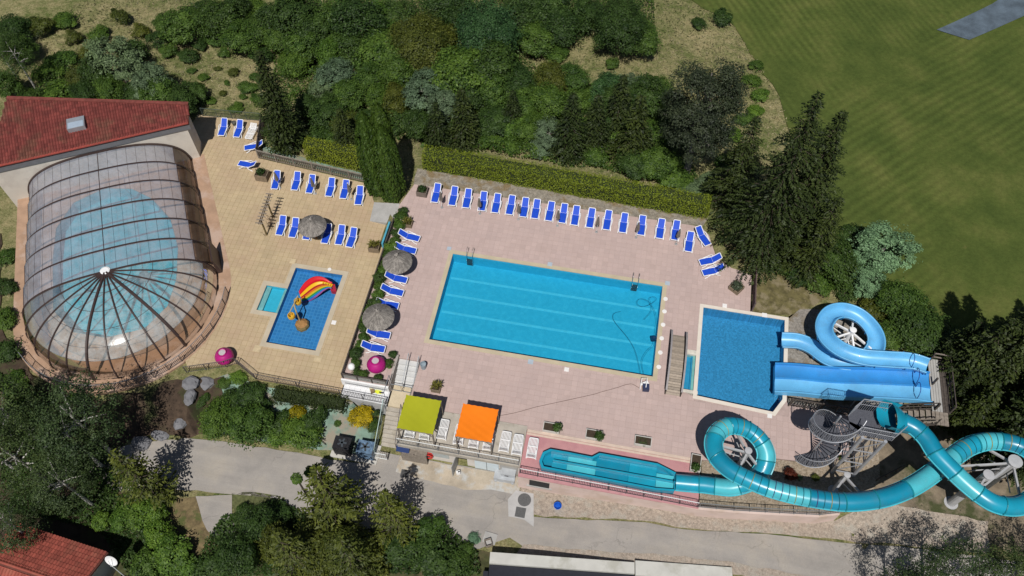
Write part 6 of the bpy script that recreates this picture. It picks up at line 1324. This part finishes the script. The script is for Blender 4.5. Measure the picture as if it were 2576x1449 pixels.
for nm, h, r_, lv, sd in (('s0', 7.5, 1.9, 24, 3), ('s3', 12, 2.1, 36, 14), ('s1', 12, 2.9, 34, 4), ('s2', 16, 3.6, 42, 5), ('S', 19.5, 4.7, 38, 6)):
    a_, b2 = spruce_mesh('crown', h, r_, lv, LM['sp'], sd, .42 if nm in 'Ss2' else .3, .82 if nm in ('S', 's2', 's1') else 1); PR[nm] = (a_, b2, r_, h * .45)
TREES = []
def tree(proto, m_, p, sc, name, desc, cat, region, px, rz=None):
    t = thing(name, desc, cat, p, random.uniform(0, 6.28) if rz is None else rz, region, sc); tm, cm, _, _ = PR[proto]
    if 'bush' in name or 'broadleaf' in name: t.scale = (sc * random.uniform(.75, 1.35), sc * random.uniform(.75, 1.35), sc * (random.uniform(.5, .9) if name == 'bush' else random.uniform(.72, 1.12)))
    link('trunk', tm, t); o = link('crown', cm, t); o.material_slots[0].link = 'OBJECT'; o.material_slots[0].material = LM[m_]
    TREES.append((t, desc, region, px)); return t
ADJ = {'dk': 'dark green', 'md': 'mid green', 'lt': 'light green', 'ol': 'olive brown', 'bg': 'blue green', 'gt': 'silvery grey', 'pg': 'pale silvery green', 'ye': 'yellow flowering'}
def crowns(region, lst, k=1.0):
    for px, py, r, m_ in lst:
        r = r * k
        z = -1.0
        for _ in range(8):
            p0 = q('P', px, py, z); rm = r * (Vector((0, 0, CAMH)) - p0).length / FPX; small = rm < 1.5
            if m_ in ('gt', 'pg') and not small: pr = random.choice(['w0', 'w1'])
            else: pr = random.choice(['b0', 'b1', 'b2'] if small else ['t0', 't1', 't2', 't3'])
            if rm > 2.9 and m_ not in ('gt', 'pg'): pr = random.choice(['T0', 'T1'])
            sc = rm / PR[pr][2]; z = ground_z(p0.x, p0.y) + PR[pr][3] * sc
        tree(pr, m_, (p0.x, p0.y, ground_z(p0.x, p0.y)), sc, 'bush' if small else 'broadleaf_tree', f"{ADJ[m_]} {'bush' if small else 'broadleaf tree'}", 'bush' if small else 'tree', region, px)
crowns('in the dry scrub at the top left', [(240, 75, 26, 'md'), (300, 40, 22, 'ol'), (455, 58, 44, 'md'), (395, 95, 30, 'dk'), (330, 118, 32, 'dk'), (470, 132, 28, 'dk'), (290, 148, 66, 'gt'), (372, 196, 54, 'gt'), (250, 190, 38, 'dk'), (200, 192, 34, 'ol'), (150, 150, 28, 'md'), (120, 182, 28, 'md'), (512, 40, 40, 'dk'), (560, 62, 44, 'dk'), (605, 98, 38, 'md'), (640, 62, 48, 'dk'), (690, 40, 48, 'dk'), (700, 98, 38, 'md'), (655, 135, 28, 'dk'), (420, 122, 20, 'md'), (560, 130, 15, 'md'), (590, 266, 15, 'md'), (622, 212, 22, 'md'), (652, 244, 24, 'md'), (540, 95, 24, 'md'), (180, 90, 22, 'ol'), (350, 75, 20, 'ol'), (510, 190, 12, 'md'), (560, 230, 12, 'ol'), (480, 175, 10, 'md'), (75, 232, 32, 'dk'), (150, 230, 32, 'md'), (212, 234, 34, 'dk'), (280, 234, 38, 'md'), (340, 230, 38, 'dk'), (400, 236, 38, 'md'), (452, 246, 42, 'dk'), (486, 222, 34, 'dk'), (20, 60, 45, 'dk'), (15, 215, 36, 'md'), (100, 60, 28, 'ol'), (585, 180, 13, 'ol'), (530, 250, 11, 'md'), (40, 120, 34, 'md'), (160, 40, 26, 'md'), (215, 130, 20, 'ol'), (410, 50, 24, 'dk'), (440, 95, 18, 'md'), (500, 110, 16, 'dk'), (600, 30, 40, 'dk'), (630, 20, 34, 'md'), (540, 20, 30, 'ol'), (640, 190, 14, 'md'), (660, 200, 16, 'dk'), (545, 170, 9, 'ol'), (610, 240, 10, 'md'), (500, 215, 12, 'ol'), (570, 205, 9, 'md')])
crowns('in the thicket behind the pools', [(740, 40, 50, 'dk'), (790, 70, 55, 'dk'), (762, 112, 44, 'md'), (842, 50, 50, 'md'), (900, 60, 55, 'dk'), (880, 112, 44, 'dk'), (950, 40, 48, 'lt'), (962, 112, 54, 'md'), (1060, 82, 92, 'ol'), (1002, 30, 50, 'dk'), (1120, 18, 50, 'dk'), (1225, 86, 80, 'bg'), (1158, 60, 48, 'dk'), (1300, 40, 50, 'dk'), (1342, 80, 44, 'md'), (1330, 8, 45, 'dk'), (1412, 70, 40, 'dk'), (1400, 122, 30, 'md'), (1382, 15, 48, 'dk'), (1478, 22, 48, 'dk'), (1560, 56, 80, 'dk'), (1622, 98, 44, 'md'), (1540, 156, 18, 'md'), (840, 182, 44, 'gt'), (802, 216, 36, 'gt'), (880, 232, 40, 'md'), (932, 200, 36, 'md'), (1000, 192, 44, 'md'), (992, 252, 40, 'ol'), (1070, 218, 54, 'gt'), (1112, 268, 44, 'gt'), (1160, 180, 64, 'md'), (1230, 162, 58, 'dk'), (1242, 222, 54, 'md'), (1300, 192, 54, 'dk'), (1312, 252, 50, 'md'), (1385, 205, 38, 'ol'), (1442, 205, 36, 'md'), (1382, 252, 48, 'md'), (1472, 240, 32, 'ol'), (1530, 222, 42, 'bg'), (1590, 216, 42, 'gt'), (1622, 252, 48, 'dk'), (1660, 225, 34, 'md'), (1250, 292, 44, 'dk'), (1332, 312, 38, 'md'), (1384, 332, 36, 'gt'), (1548, 252, 40, 'dk'), (870, 302, 38, 'ol'), (822, 272, 38, 'dk'), (1240, 342, 28, 'md'), (1290, 352, 26, 'md'), (1362, 362, 28, 'gt'), (1502, 382, 32, 'md'), (1602, 402, 42, 'dk'), (1652, 412, 38, 'md'), (1692, 432, 34, 'md'), (1742, 468, 28, 'gt'), (1682, 372, 28, 'dk'), (935, 300, 40, 'dk'), (1050, 320, 38, 'dk'), (1010, 300, 34, 'dk'), (1762, 52, 20, 'dk'), (1816, 42, 20, 'dk'), (770, 262, 34, 'dk'), (800, 340, 30, 'dk'), (840, 345, 26, 'md'), (1200, 330, 30, 'dk'), (1450, 250, 40, 'md'), (1520, 300, 36, 'dk'), (1640, 330, 36, 'md'), (1690, 300, 36, 'dk'), (1180, 240, 40, 'dk'), (925, 150, 34, 'md'), (1080, 150, 45, 'ol'), (690, 330, 22, 'dk'), (740, 150, 34, 'md'), (830, 140, 34, 'lt'), (1130, 140, 40, 'lt'), (1010, 145, 34, 'lt'), (1560, 330, 34, 'md'), (1460, 330, 34, 'lt'), (1120, 330, 30, 'md'), (955, 255, 34, 'md'), (1300, 300, 36, 'lt')], 1.13)
crowns('beside the mown lawn on the right', [(1895, 195, 26, 'md'), (1912, 235, 20, 'lt'), (1905, 160, 20, 'md'), (2085, 640, 64, 'dk'), (2228, 615, 78, 'pg'), (2185, 700, 48, 'pg'), (2262, 762, 46, 'md'), (2312, 822, 56, 'dk'), (2252, 832, 46, 'md'), (2335, 872, 42, 'dk'), (2198, 772, 38, 'ol'), (2135, 722, 40, 'dk'), (2060, 700, 36, 'md'), (2150, 590, 40, 'dk'), (2010, 690, 30, 'dk'), (2395, 850, 36, 'dk'), (1842, 332, 28, 'lt'), (1872, 292, 22, 'md'), (1822, 402, 28, 'md'), (1784, 442, 24, 'gt'), (1802, 476, 22, 'md'), (1862, 382, 20, 'ol'), (1902, 272, 20, 'lt'), (1838, 462, 24, 'dk'), (1880, 420, 18, 'md')])
crowns('on the garden bank below the yellow deck', [(540, 1045, 50, 'md'), (628, 985, 36, 'dk'), (625, 1066, 48, 'md'), (700, 1060, 42, 'dk'), (760, 1086, 44, 'md'), (690, 1092, 38, 'lt'), (745, 1040, 26, 'ye'), (790, 1050, 32, 'dk'), (560, 962, 16, 'md'), (505, 1002, 18, 'dk'), (596, 948, 18, 'lt'), (905, 1042, 27, 'ye'), (945, 1038, 12, 'dk'), (936, 1068, 16, 'dk'), (848, 1064, 8, 'md'), (580, 1000, 26, 'dk'), (655, 1020, 24, 'dk')])
crowns('in the shady wood at the lower left', [(190, 995, 22, 'lt'), (30, 962, 28, 'md'), (370, 1290, 38, 'lt'), (402, 1340, 42, 'lt'), (422, 1390, 46, 'lt'), (330, 1272, 38, 'md'), (300, 1302, 38, 'lt'), (362, 1422, 38, 'md'), (442, 1432, 38, 'lt'), (250, 1310, 26, 'lt'), (10, 640, 24, 'md'), (10, 720, 24, 'dk'), (10, 800, 24, 'md'), (16, 880, 26, 'dk'), (40, 1030, 36, 'md'), (330, 1200, 26, 'md')])
crowns('in the tree group along the lower edge', [(640, 1322, 62, 'dk'), (700, 1372, 56, 'ol'), (782, 1382, 64, 'ol'), (860, 1382, 56, 'ol'), (922, 1422, 48, 'ol'), (1002, 1382, 46, 'dk'), (1078, 1332, 42, 'md'), (1092, 1392, 48, 'dk'), (1150, 1422, 38, 'dk'), (600, 1402, 56, 'dk'), (530, 1422, 46, 'dk'), (690, 1302, 36, 'dk'), (1170, 1380, 24, 'md'), (1193, 1352, 14, 'pg'), (610, 1290, 20, 'dk')])
# conifers: foot pixel, prototype, scale
for px, py, pr, sc, l, reg in [(728, 374, 's3', 1.0, 'tall dark spruce', 'behind the far corner of the yellow deck'), (1105, 372, 's0', .78, 'small spruce', 'in the thicket behind the pools'), (1170, 366, 's0', .95, 'small spruce', 'in the thicket behind the pools'), (1430, 392, 's0', 1.05, 'small spruce', 'in the thicket behind the pools'), (1490, 372, 's0', .9, 'small spruce', 'in the thicket behind the pools'), (1585, 405, 's0', 1.1, 'small spruce', 'in the thicket behind the pools'), (880, 388, 's0', .8, 'small spruce', 'in the thicket behind the pools'), (1548, 340, 's0', 1.0, 'small spruce', 'in the thicket behind the pools'), (1290, 330, 's0', .7, 'small spruce', 'in the thicket behind the pools'), (1960, 640, 's0', .9, 'small spruce', 'beside the mown lawn on the right')]:
    p = gq('P', px, py); tree(pr, 'sp', p, sc, 'spruce_tree', l, 'tree', reg, px)
tree('S', 'sp', (12.7, 45.0, ground_z(12.7, 45.0)), .97, 'spruce_tree', 'huge spruce with drooping tiers', 'tree', 'at the right end of the hedge', 1850)
tree('s2', 'sp', (15.2, 46.2, ground_z(15.2, 46.2)), 1.02, 'spruce_tree', 'slim spruce rising behind the huge spruce', 'tree', 'at the right end of the hedge', 1950)
tree('s1', 'sp', (10.2, 49.6, ground_z(10.2, 49.6)), .95, 'spruce_tree', 'dark narrow spruce between pine and huge spruce', 'tree', 'at the right end of the hedge', 1800)
tree('s1', 'sp', (16.8, 43.6, ground_z(16.8, 43.6)), .85, 'spruce_tree', 'narrow spruce below the huge spruce', 'tree', 'at the right end of the hedge', 2000)
tree('P', 'pn', (6.3, 52.4, ground_z(6.3, 52.4)), 1.0, 'pine_tree', 'tall blackish pine with a bare grey trunk', 'tree', 'behind the right part of the hedge', 1770)
tp0 = q('P', 2395, 742, -.9)
tree('s2', 'sp', (tp0.x, tp0.y - 9.6, ground_z(tp0.x, tp0.y - 9.6)), .98, 'spruce_tree', 'dark spruce', 'tree', 'in the conifer stand at the right edge', 2450)
for px, py, pr, sc in [(2545, 1010, 's2', .8), (2500, 1130, 's1', 1.05), (2565, 1160, 's1', .95), (2440, 1010, 's1', .85), (2405, 1080, 's0', .9), (2600, 950, 's2', .75), (2380, 985, 's1', .9), (2360, 930, 's0', 1.0), (2470, 960, 's1', 1.1), (2520, 1060, 's1', 1.15), (2590, 1080, 's2', .8)]:
    tree(pr, 'sp', gq('P', px, py), sc, 'spruce_tree', 'dark spruce', 'tree', 'in the conifer stand at the right edge', px)
for px, py, pr, sc, m_ in [(401, 1252, 'p0', 1.0, 'po'), (860, 1303, 'p1', 1.1, 'po'), (1001, 1338, 'p2', .92, 'po'), (905, 1440, 'p0', .9, 'po'), (760, 1430, 'p2', .9, 'po')]:
    tree(pr, m_, gq('P', px, py), sc, 'pine_tree', 'olive green pine', 'tree', 'along the near side of the road', px)
for px, py, pr, sc in [(150, 1230, 'k0', 1.15), (240, 1275, 'k1', .95), (265, 1180, 'k0', 1.05), (120, 1130, 'k1', 1.2), (40, 1180, 'k0', 1.2), (110, 1370, 'k1', .9), (305, 1160, 'k1', 1.3)]:
    tree(pr, 'br', gq('P', px, py), sc, 'birch_tree', 'sparse pale-trunked birch', 'tree', 'in the lower left wood', px)
for px, py, pr, sc in [(2320, 1490, 'k0', .95), (2230, 1540, 'k1', .95), (2450, 1500, 'k1', .9), (2560, 1480, 'k0', .85)]:
    tree(pr, 'br', gq('P', px, py), sc, 'birch_tree', 'sparse birch with pale trunk', 'tree', 'at the lower right corner', px)
for px, py, sc in [(95, 230, .82), (40, 190, .8)]: tree('k0', 'dk', gq('P', px, py), sc, 'bare_tree', 'thin dark half-bare tree', 'tree', 'in the dry scrub at the top left', px)
# clipped topiary on thin stems near the road
for px, py, h in ((590, 850, 6.2), (640, 720, 3.9)):
    p = gq('J', px, py); t = thing('topiary_tree', 'thin pompom topped tree', 'tree', p, 0, 'along the near side of the road'); MB().tube([p, p + Vector((0, 0, h - .3))], .07, 6).build('trunk', barkm, t)
    me, cen = clump_crown('crown', 700, .42, h - .7, h + .1, 5, LM['md'], .09, (.5, .7)); o = link('crown', me, t); TREES.append((t, t['label'], 'along the near side of the road', 600 + px / 10))
groups = {}
for t, d, reg, px in TREES: groups.setdefault((d, reg), []).append((px, t))
for (d, reg), l in groups.items():
    l.sort(key=lambda a: a[0])
    for i, (px, t) in enumerate(l):
        n = len(l); od = ORD[i] if i < 20 else None
        if n == 1: lab = f'{d} {reg}'
        elif i < 20: lab = f'{od} {d} from the left {reg}'
        else: lab = f'{ORD[n - 1 - i]} {d} from the right {reg}'
        t['label'] = lab; t['group'] = 'trees and bushes ' + reg
# hedges
def hedge(name, label, poly, z0, z1, m_, dens=75, leaf=.085, amp=.12, core=(.02, .03, .008), yellow=0):
    cx_, cy_ = sum(p[0] for p in poly) / len(poly), sum(p[1] for p in poly) / len(poly); t = thing(name, label, 'hedge', (cx_, cy_, z0))
    if area(poly) < 0: poly = poly[::-1]
    C, N = [], []
    xs_ = [p[0] for p in poly]; ys_ = [p[1] for p in poly]; A = abs(area(poly)); n = int(A * dens)
    while len(C) < n:
        p = (random.uniform(min(xs_), max(xs_)), random.uniform(min(ys_), max(ys_)))
        if inside(p, poly): C.append((p[0], p[1], z1 + amp * (math.sin(p[0] * 2.3) * .4 + random.uniform(-1, .6)))); N.append((0, 0, 1))
    for i in range(len(poly)):
        a_, b2 = poly[i - 1], poly[i]; L = math.dist(a_, b2); nn = ((b2[1] - a_[1]) / L, -(b2[0] - a_[0]) / L)
        for k in range(int(L * (z1 - z0) * dens)):
            f, g = random.random(), random.random(); o = amp * (random.uniform(-1, .7) + .5 * math.sin(f * L * 2.7)) - .10 * g * g
            C.append((a_[0] + (b2[0] - a_[0]) * f + nn[0] * o, a_[1] + (b2[1] - a_[1]) * f + nn[1] * o, z0 + (z1 - z0) * g)); N.append((nn[0], nn[1], .35))
    C, N = np.array(C), np.array(N); N = N + rng.normal(size=N.shape) * .55
    o = link('foliage', leafs('foliage', C - np.array([cx_, cy_, z0]), N, leaf * rng.uniform(.6, 1.3, len(C)), .45 + rng.normal(size=len(C)) * .2, m_), t)
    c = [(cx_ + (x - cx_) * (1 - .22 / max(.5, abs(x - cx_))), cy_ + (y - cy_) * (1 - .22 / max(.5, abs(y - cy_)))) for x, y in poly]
    MB().prism(c, z0 - .1, z1 - .14).build('shade_core', mat('hedge_shade_core', core, .95, .3, 5), t)  # solid dark-coloured core stands in for shade between the leaves
lf_h = leafmat('hedge_leaf', (.115, .145, .010), (.31, .355, .028)); 
hd = [(-17.6, 48.75), (-8, 48.45), (2, 48.0), (8.4, 47.7), (8.6, 49.1), (2, 49.5), (-8, 49.95), (-17.6, 50.2)]
hedge('clipped_hedge', 'long clipped yellow green hedge behind the row of blue loungers', hd, -.15, 1.75, lf_h, 150, .065, .12)
hedge('clipped_hedge', 'short clipped yellow green hedge left of the cypress', [(-28.9, 48.5), (-22.6, 48.0), (-22.6, 49.2), (-28.9, 49.7)], -1.0, 1.2, lf_h, 150, .065, .12)
ha, hb_ = q('GD', 1000, 560, -.7), q('GD', 1880, 690, -.7)
hedge('dark_hedge', 'dark clipped hedge on the bank below the deck railing', [(ha.x, ha.y - .4), (hb_.x, hb_.y - .4), (hb_.x, hb_.y + .75), (ha.x, ha.y + .75)], -1.7, -.55, leafmat('dark_hedge_leaf', (.012, .022, .005), (.062, .085, .018)), 90, .075)
# cypress columns
def cypress(label, x, y, h, r):
    z0 = ground_z(x, y); t = thing('cypress_tree', label, 'tree', (x, y, z0), 0, 'cypress columns'); n = 9000
    an_ = rng.uniform(0, 6.283, n); f = rng.uniform(0, 1, n) ** .9; rr = r * np.minimum(1, (1 - f ** 5) ** .8) * (.8 + .2 * np.minimum(1, f * 6)) * (1 + .13 * np.sin(an_ * 5 + f * 3) + .05 * np.sin(an_ * 11 + f * 9)) * rng.uniform(.86, 1.03, n)
    C = np.stack([rr * np.cos(an_), rr * np.sin(an_), .15 + f * h], 1); N = np.stack([np.cos(an_), np.sin(an_), np.full(n, .25)], 1) + rng.normal(size=(n, 3)) * .4
    up = np.array([0, 0, 1.]) + rng.normal(size=(n, 3)) * .25; N /= np.linalg.norm(N, axis=1, keepdims=True); a_ = up - N * (up * N).sum(1, keepdims=True); a_ /= np.linalg.norm(a_, axis=1, keepdims=True); b2 = np.cross(N, a_); S = rng.uniform(.10, .2, n)[:, None]
    V = np.stack([C + a_ * S, C + b2 * S * .4, C - a_ * S, C - b2 * S * .4], 1).reshape(-1, 3)
    link('crown', quadmesh('crown', V, .42 + .12 * np.sin(an_ * 5 + f * 3) + rng.normal(size=n) * .18, leafmat('cypress_leaf', (.018, .042, .005), (.105, .165, .022))), t)
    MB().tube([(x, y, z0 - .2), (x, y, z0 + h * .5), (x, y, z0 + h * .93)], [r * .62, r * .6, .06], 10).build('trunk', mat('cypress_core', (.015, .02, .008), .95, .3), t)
cypress('tall left cypress column at the top of the ramp', -21.2, 46.1, 9.9, 1.02); cypress('middle cypress column at the top of the ramp', -20.0, 46.6, 10.3, .98); cypress('right cypress column nearest the pink deck', -19.5, 45.35, 9.0, 1.12)
# low shrubs in the planted beds
for i, v in enumerate(np.linspace(27.9, 43.3, 20)):
    x = -17.95 + random.uniform(-.12, .15); t = thing('bed_shrub', f'low green shrub in the strip beside the board screen, {ORD[i]} from the bottom', 'shrub', (x, v, .0), random.uniform(0, 6), 'low shrubs along the board screen', random.uniform(.36, .52)); tm, cm, _, _ = PR['b%d' % (i % 3)]; link('stem', tm, t); o = link('crown', cm, t); o.material_slots[0].link = 'OBJECT'; o.material_slots[0].material = LM[('md', 'dk', 'lt')[i % 3]]
for i, (x, y, s) in enumerate([(-17.5, 27.2, .34), (-16.9, 27.1, .32), (-15.7, 27.05, .3), (-15.2, 28.4, .36), (-15.15, 29.3, .3)]):
    t = thing('bed_shrub', f'low shrub around the magenta pot in the corner bed, {ORD[i]} going round from the lamp', 'shrub', (x, y, 0), i, 'low shrubs in the corner bed', s); tm, cm, _, _ = PR['b%d' % (i % 3)]; link('stem', tm, t); o = link('crown', cm, t); o.material_slots[0].link = 'OBJECT'; o.material_slots[0].material = LM[('dk', 'md')[i % 2]]
for zn, x, y, s, m_, l in [('T', 380, 1160, .42, 'rd', 'small dark red shrub on the pebble bed'), ('T', 510, 1190, .2, 'gt', 'tiny grey green plant beside the red shrub'), ('T', 735, 1200, .25, 'ol', 'tiny olive plant on the pebble bed'), ('SL', 250, 800, .3, 'ol', 'small weed on the gravel between the slides'), ('H', 980, 610, .2, 'ol', 'small tuft near the tower foot')]:
    p = q(zn, x, y, -.05); p.z = -.06 if zn == 'T' else ground_z(p.x, p.y) + .05; t = thing('small_plant', l, 'plant', p, random.uniform(0, 6), None, s); tm, cm, _, _ = PR['b1']; link('stem', tm, t); o = link('crown', cm, t); o.material_slots[0].link = 'OBJECT'; o.material_slots[0].material = LM[m_]
# dry grass tussocks over the meadow
pts = []
for _ in range(60000):
    x, y = random.uniform(-62, 20), random.uniform(47, 100)
    if x > -34 and x < -22 and y < 49: continue
    if x < -34.5 and y < 53.5 and x > -41: continue
    if x < -38 and y < 51.5: continue
    if x > -18.5 and y < 51: continue
    if inside((x, y), LAWN): continue
    pts.append((x, y))
C = np.array([(x, y, ground_z(x, y) + .1) for x, y in pts]); N = np.stack([rng.normal(size=len(C)), rng.normal(size=len(C)), rng.normal(size=len(C)) * .5 + .5], 1)
hue = np.array([.5 + .35 * math.sin(x * .23 + 1.3 * math.sin(y * .19)) * math.sin(y * .31 + x * .11) for x, y in pts])
gm = leafmat('tussock', (.055, .075, .020), (.50, .41, .25), .3)
tag(link('dry_grass', leafs('dry_grass', C, N, rng.uniform(.09, .24, len(C)), hue + rng.normal(size=len(C)) * .28, gm, .2)), kind='stuff')

# low undergrowth filling the thicket floor
def carpet(name, polys, n, m_, zmax=1.1, leaf=.11):
    P_ = [[tuple(gq('P', x, y)[:2]) for x, y in pl] for pl in polys]; C = []
    for pl in P_:
        xs_ = [p[0] for p in pl]; ys_ = [p[1] for p in pl]; k = 0; tot = int(n * abs(area(pl)) / sum(abs(area(a_)) for a_ in P_))
        while k < tot:
            x, y = random.uniform(min(xs_), max(xs_)), random.uniform(min(ys_), max(ys_))
            if not inside((x, y), pl): continue
            k += 1; hgt = .45 + .55 * math.sin(x * .9 + 1.7 * math.sin(y * .6)) * math.sin(y * 1.1 + x * .4); C.append((x, y, ground_z(x, y) + .05 + zmax * max(.05, hgt) * random.uniform(.5, 1)))
    C = np.array(C); N = rng.normal(size=C.shape) * .55 + np.array([0, 0, .8]); T = .4 + .25 * np.sin(C[:, 0] * .7) * np.sin(C[:, 1] * .5) + rng.normal(size=len(C)) * .22
    tag(link(name, leafs(name, C, N, leaf * rng.uniform(.6, 1.4, len(C)), T, m_)), kind='stuff')
carpet('undergrowth', [[(690, 130), (820, 130), (930, 160), (1080, 130), (1310, 150), (1390, 205), (1500, 215), (1690, 215), (1760, 480), (1680, 470), (1500, 430), (1060, 372), (1050, 350), (760, 350), (690, 300)], [(690, 0), (1640, 0), (1650, 100), (1560, 110), (1440, 50), (1380, 120), (1300, 125), (1000, 150), (900, 140), (720, 120)], [(1900, 690), (2030, 560), (2180, 660), (2300, 760), (2420, 880), (2330, 900), (2180, 760)], [(0, 225), (480, 235), (490, 262), (300, 250), (0, 248)]], 75000, LM['md'], 1.5)
carpet('wood_undergrowth', [[(0, 940), (60, 960), (130, 1000), (330, 1180), (360, 1250), (440, 1449), (330, 1449), (250, 1330), (0, 1290)], [(480, 1449), (560, 1300), (700, 1260), (860, 1330), (1130, 1330), (1200, 1390), (1210, 1449)]], 30000, LM['dk'], .8)
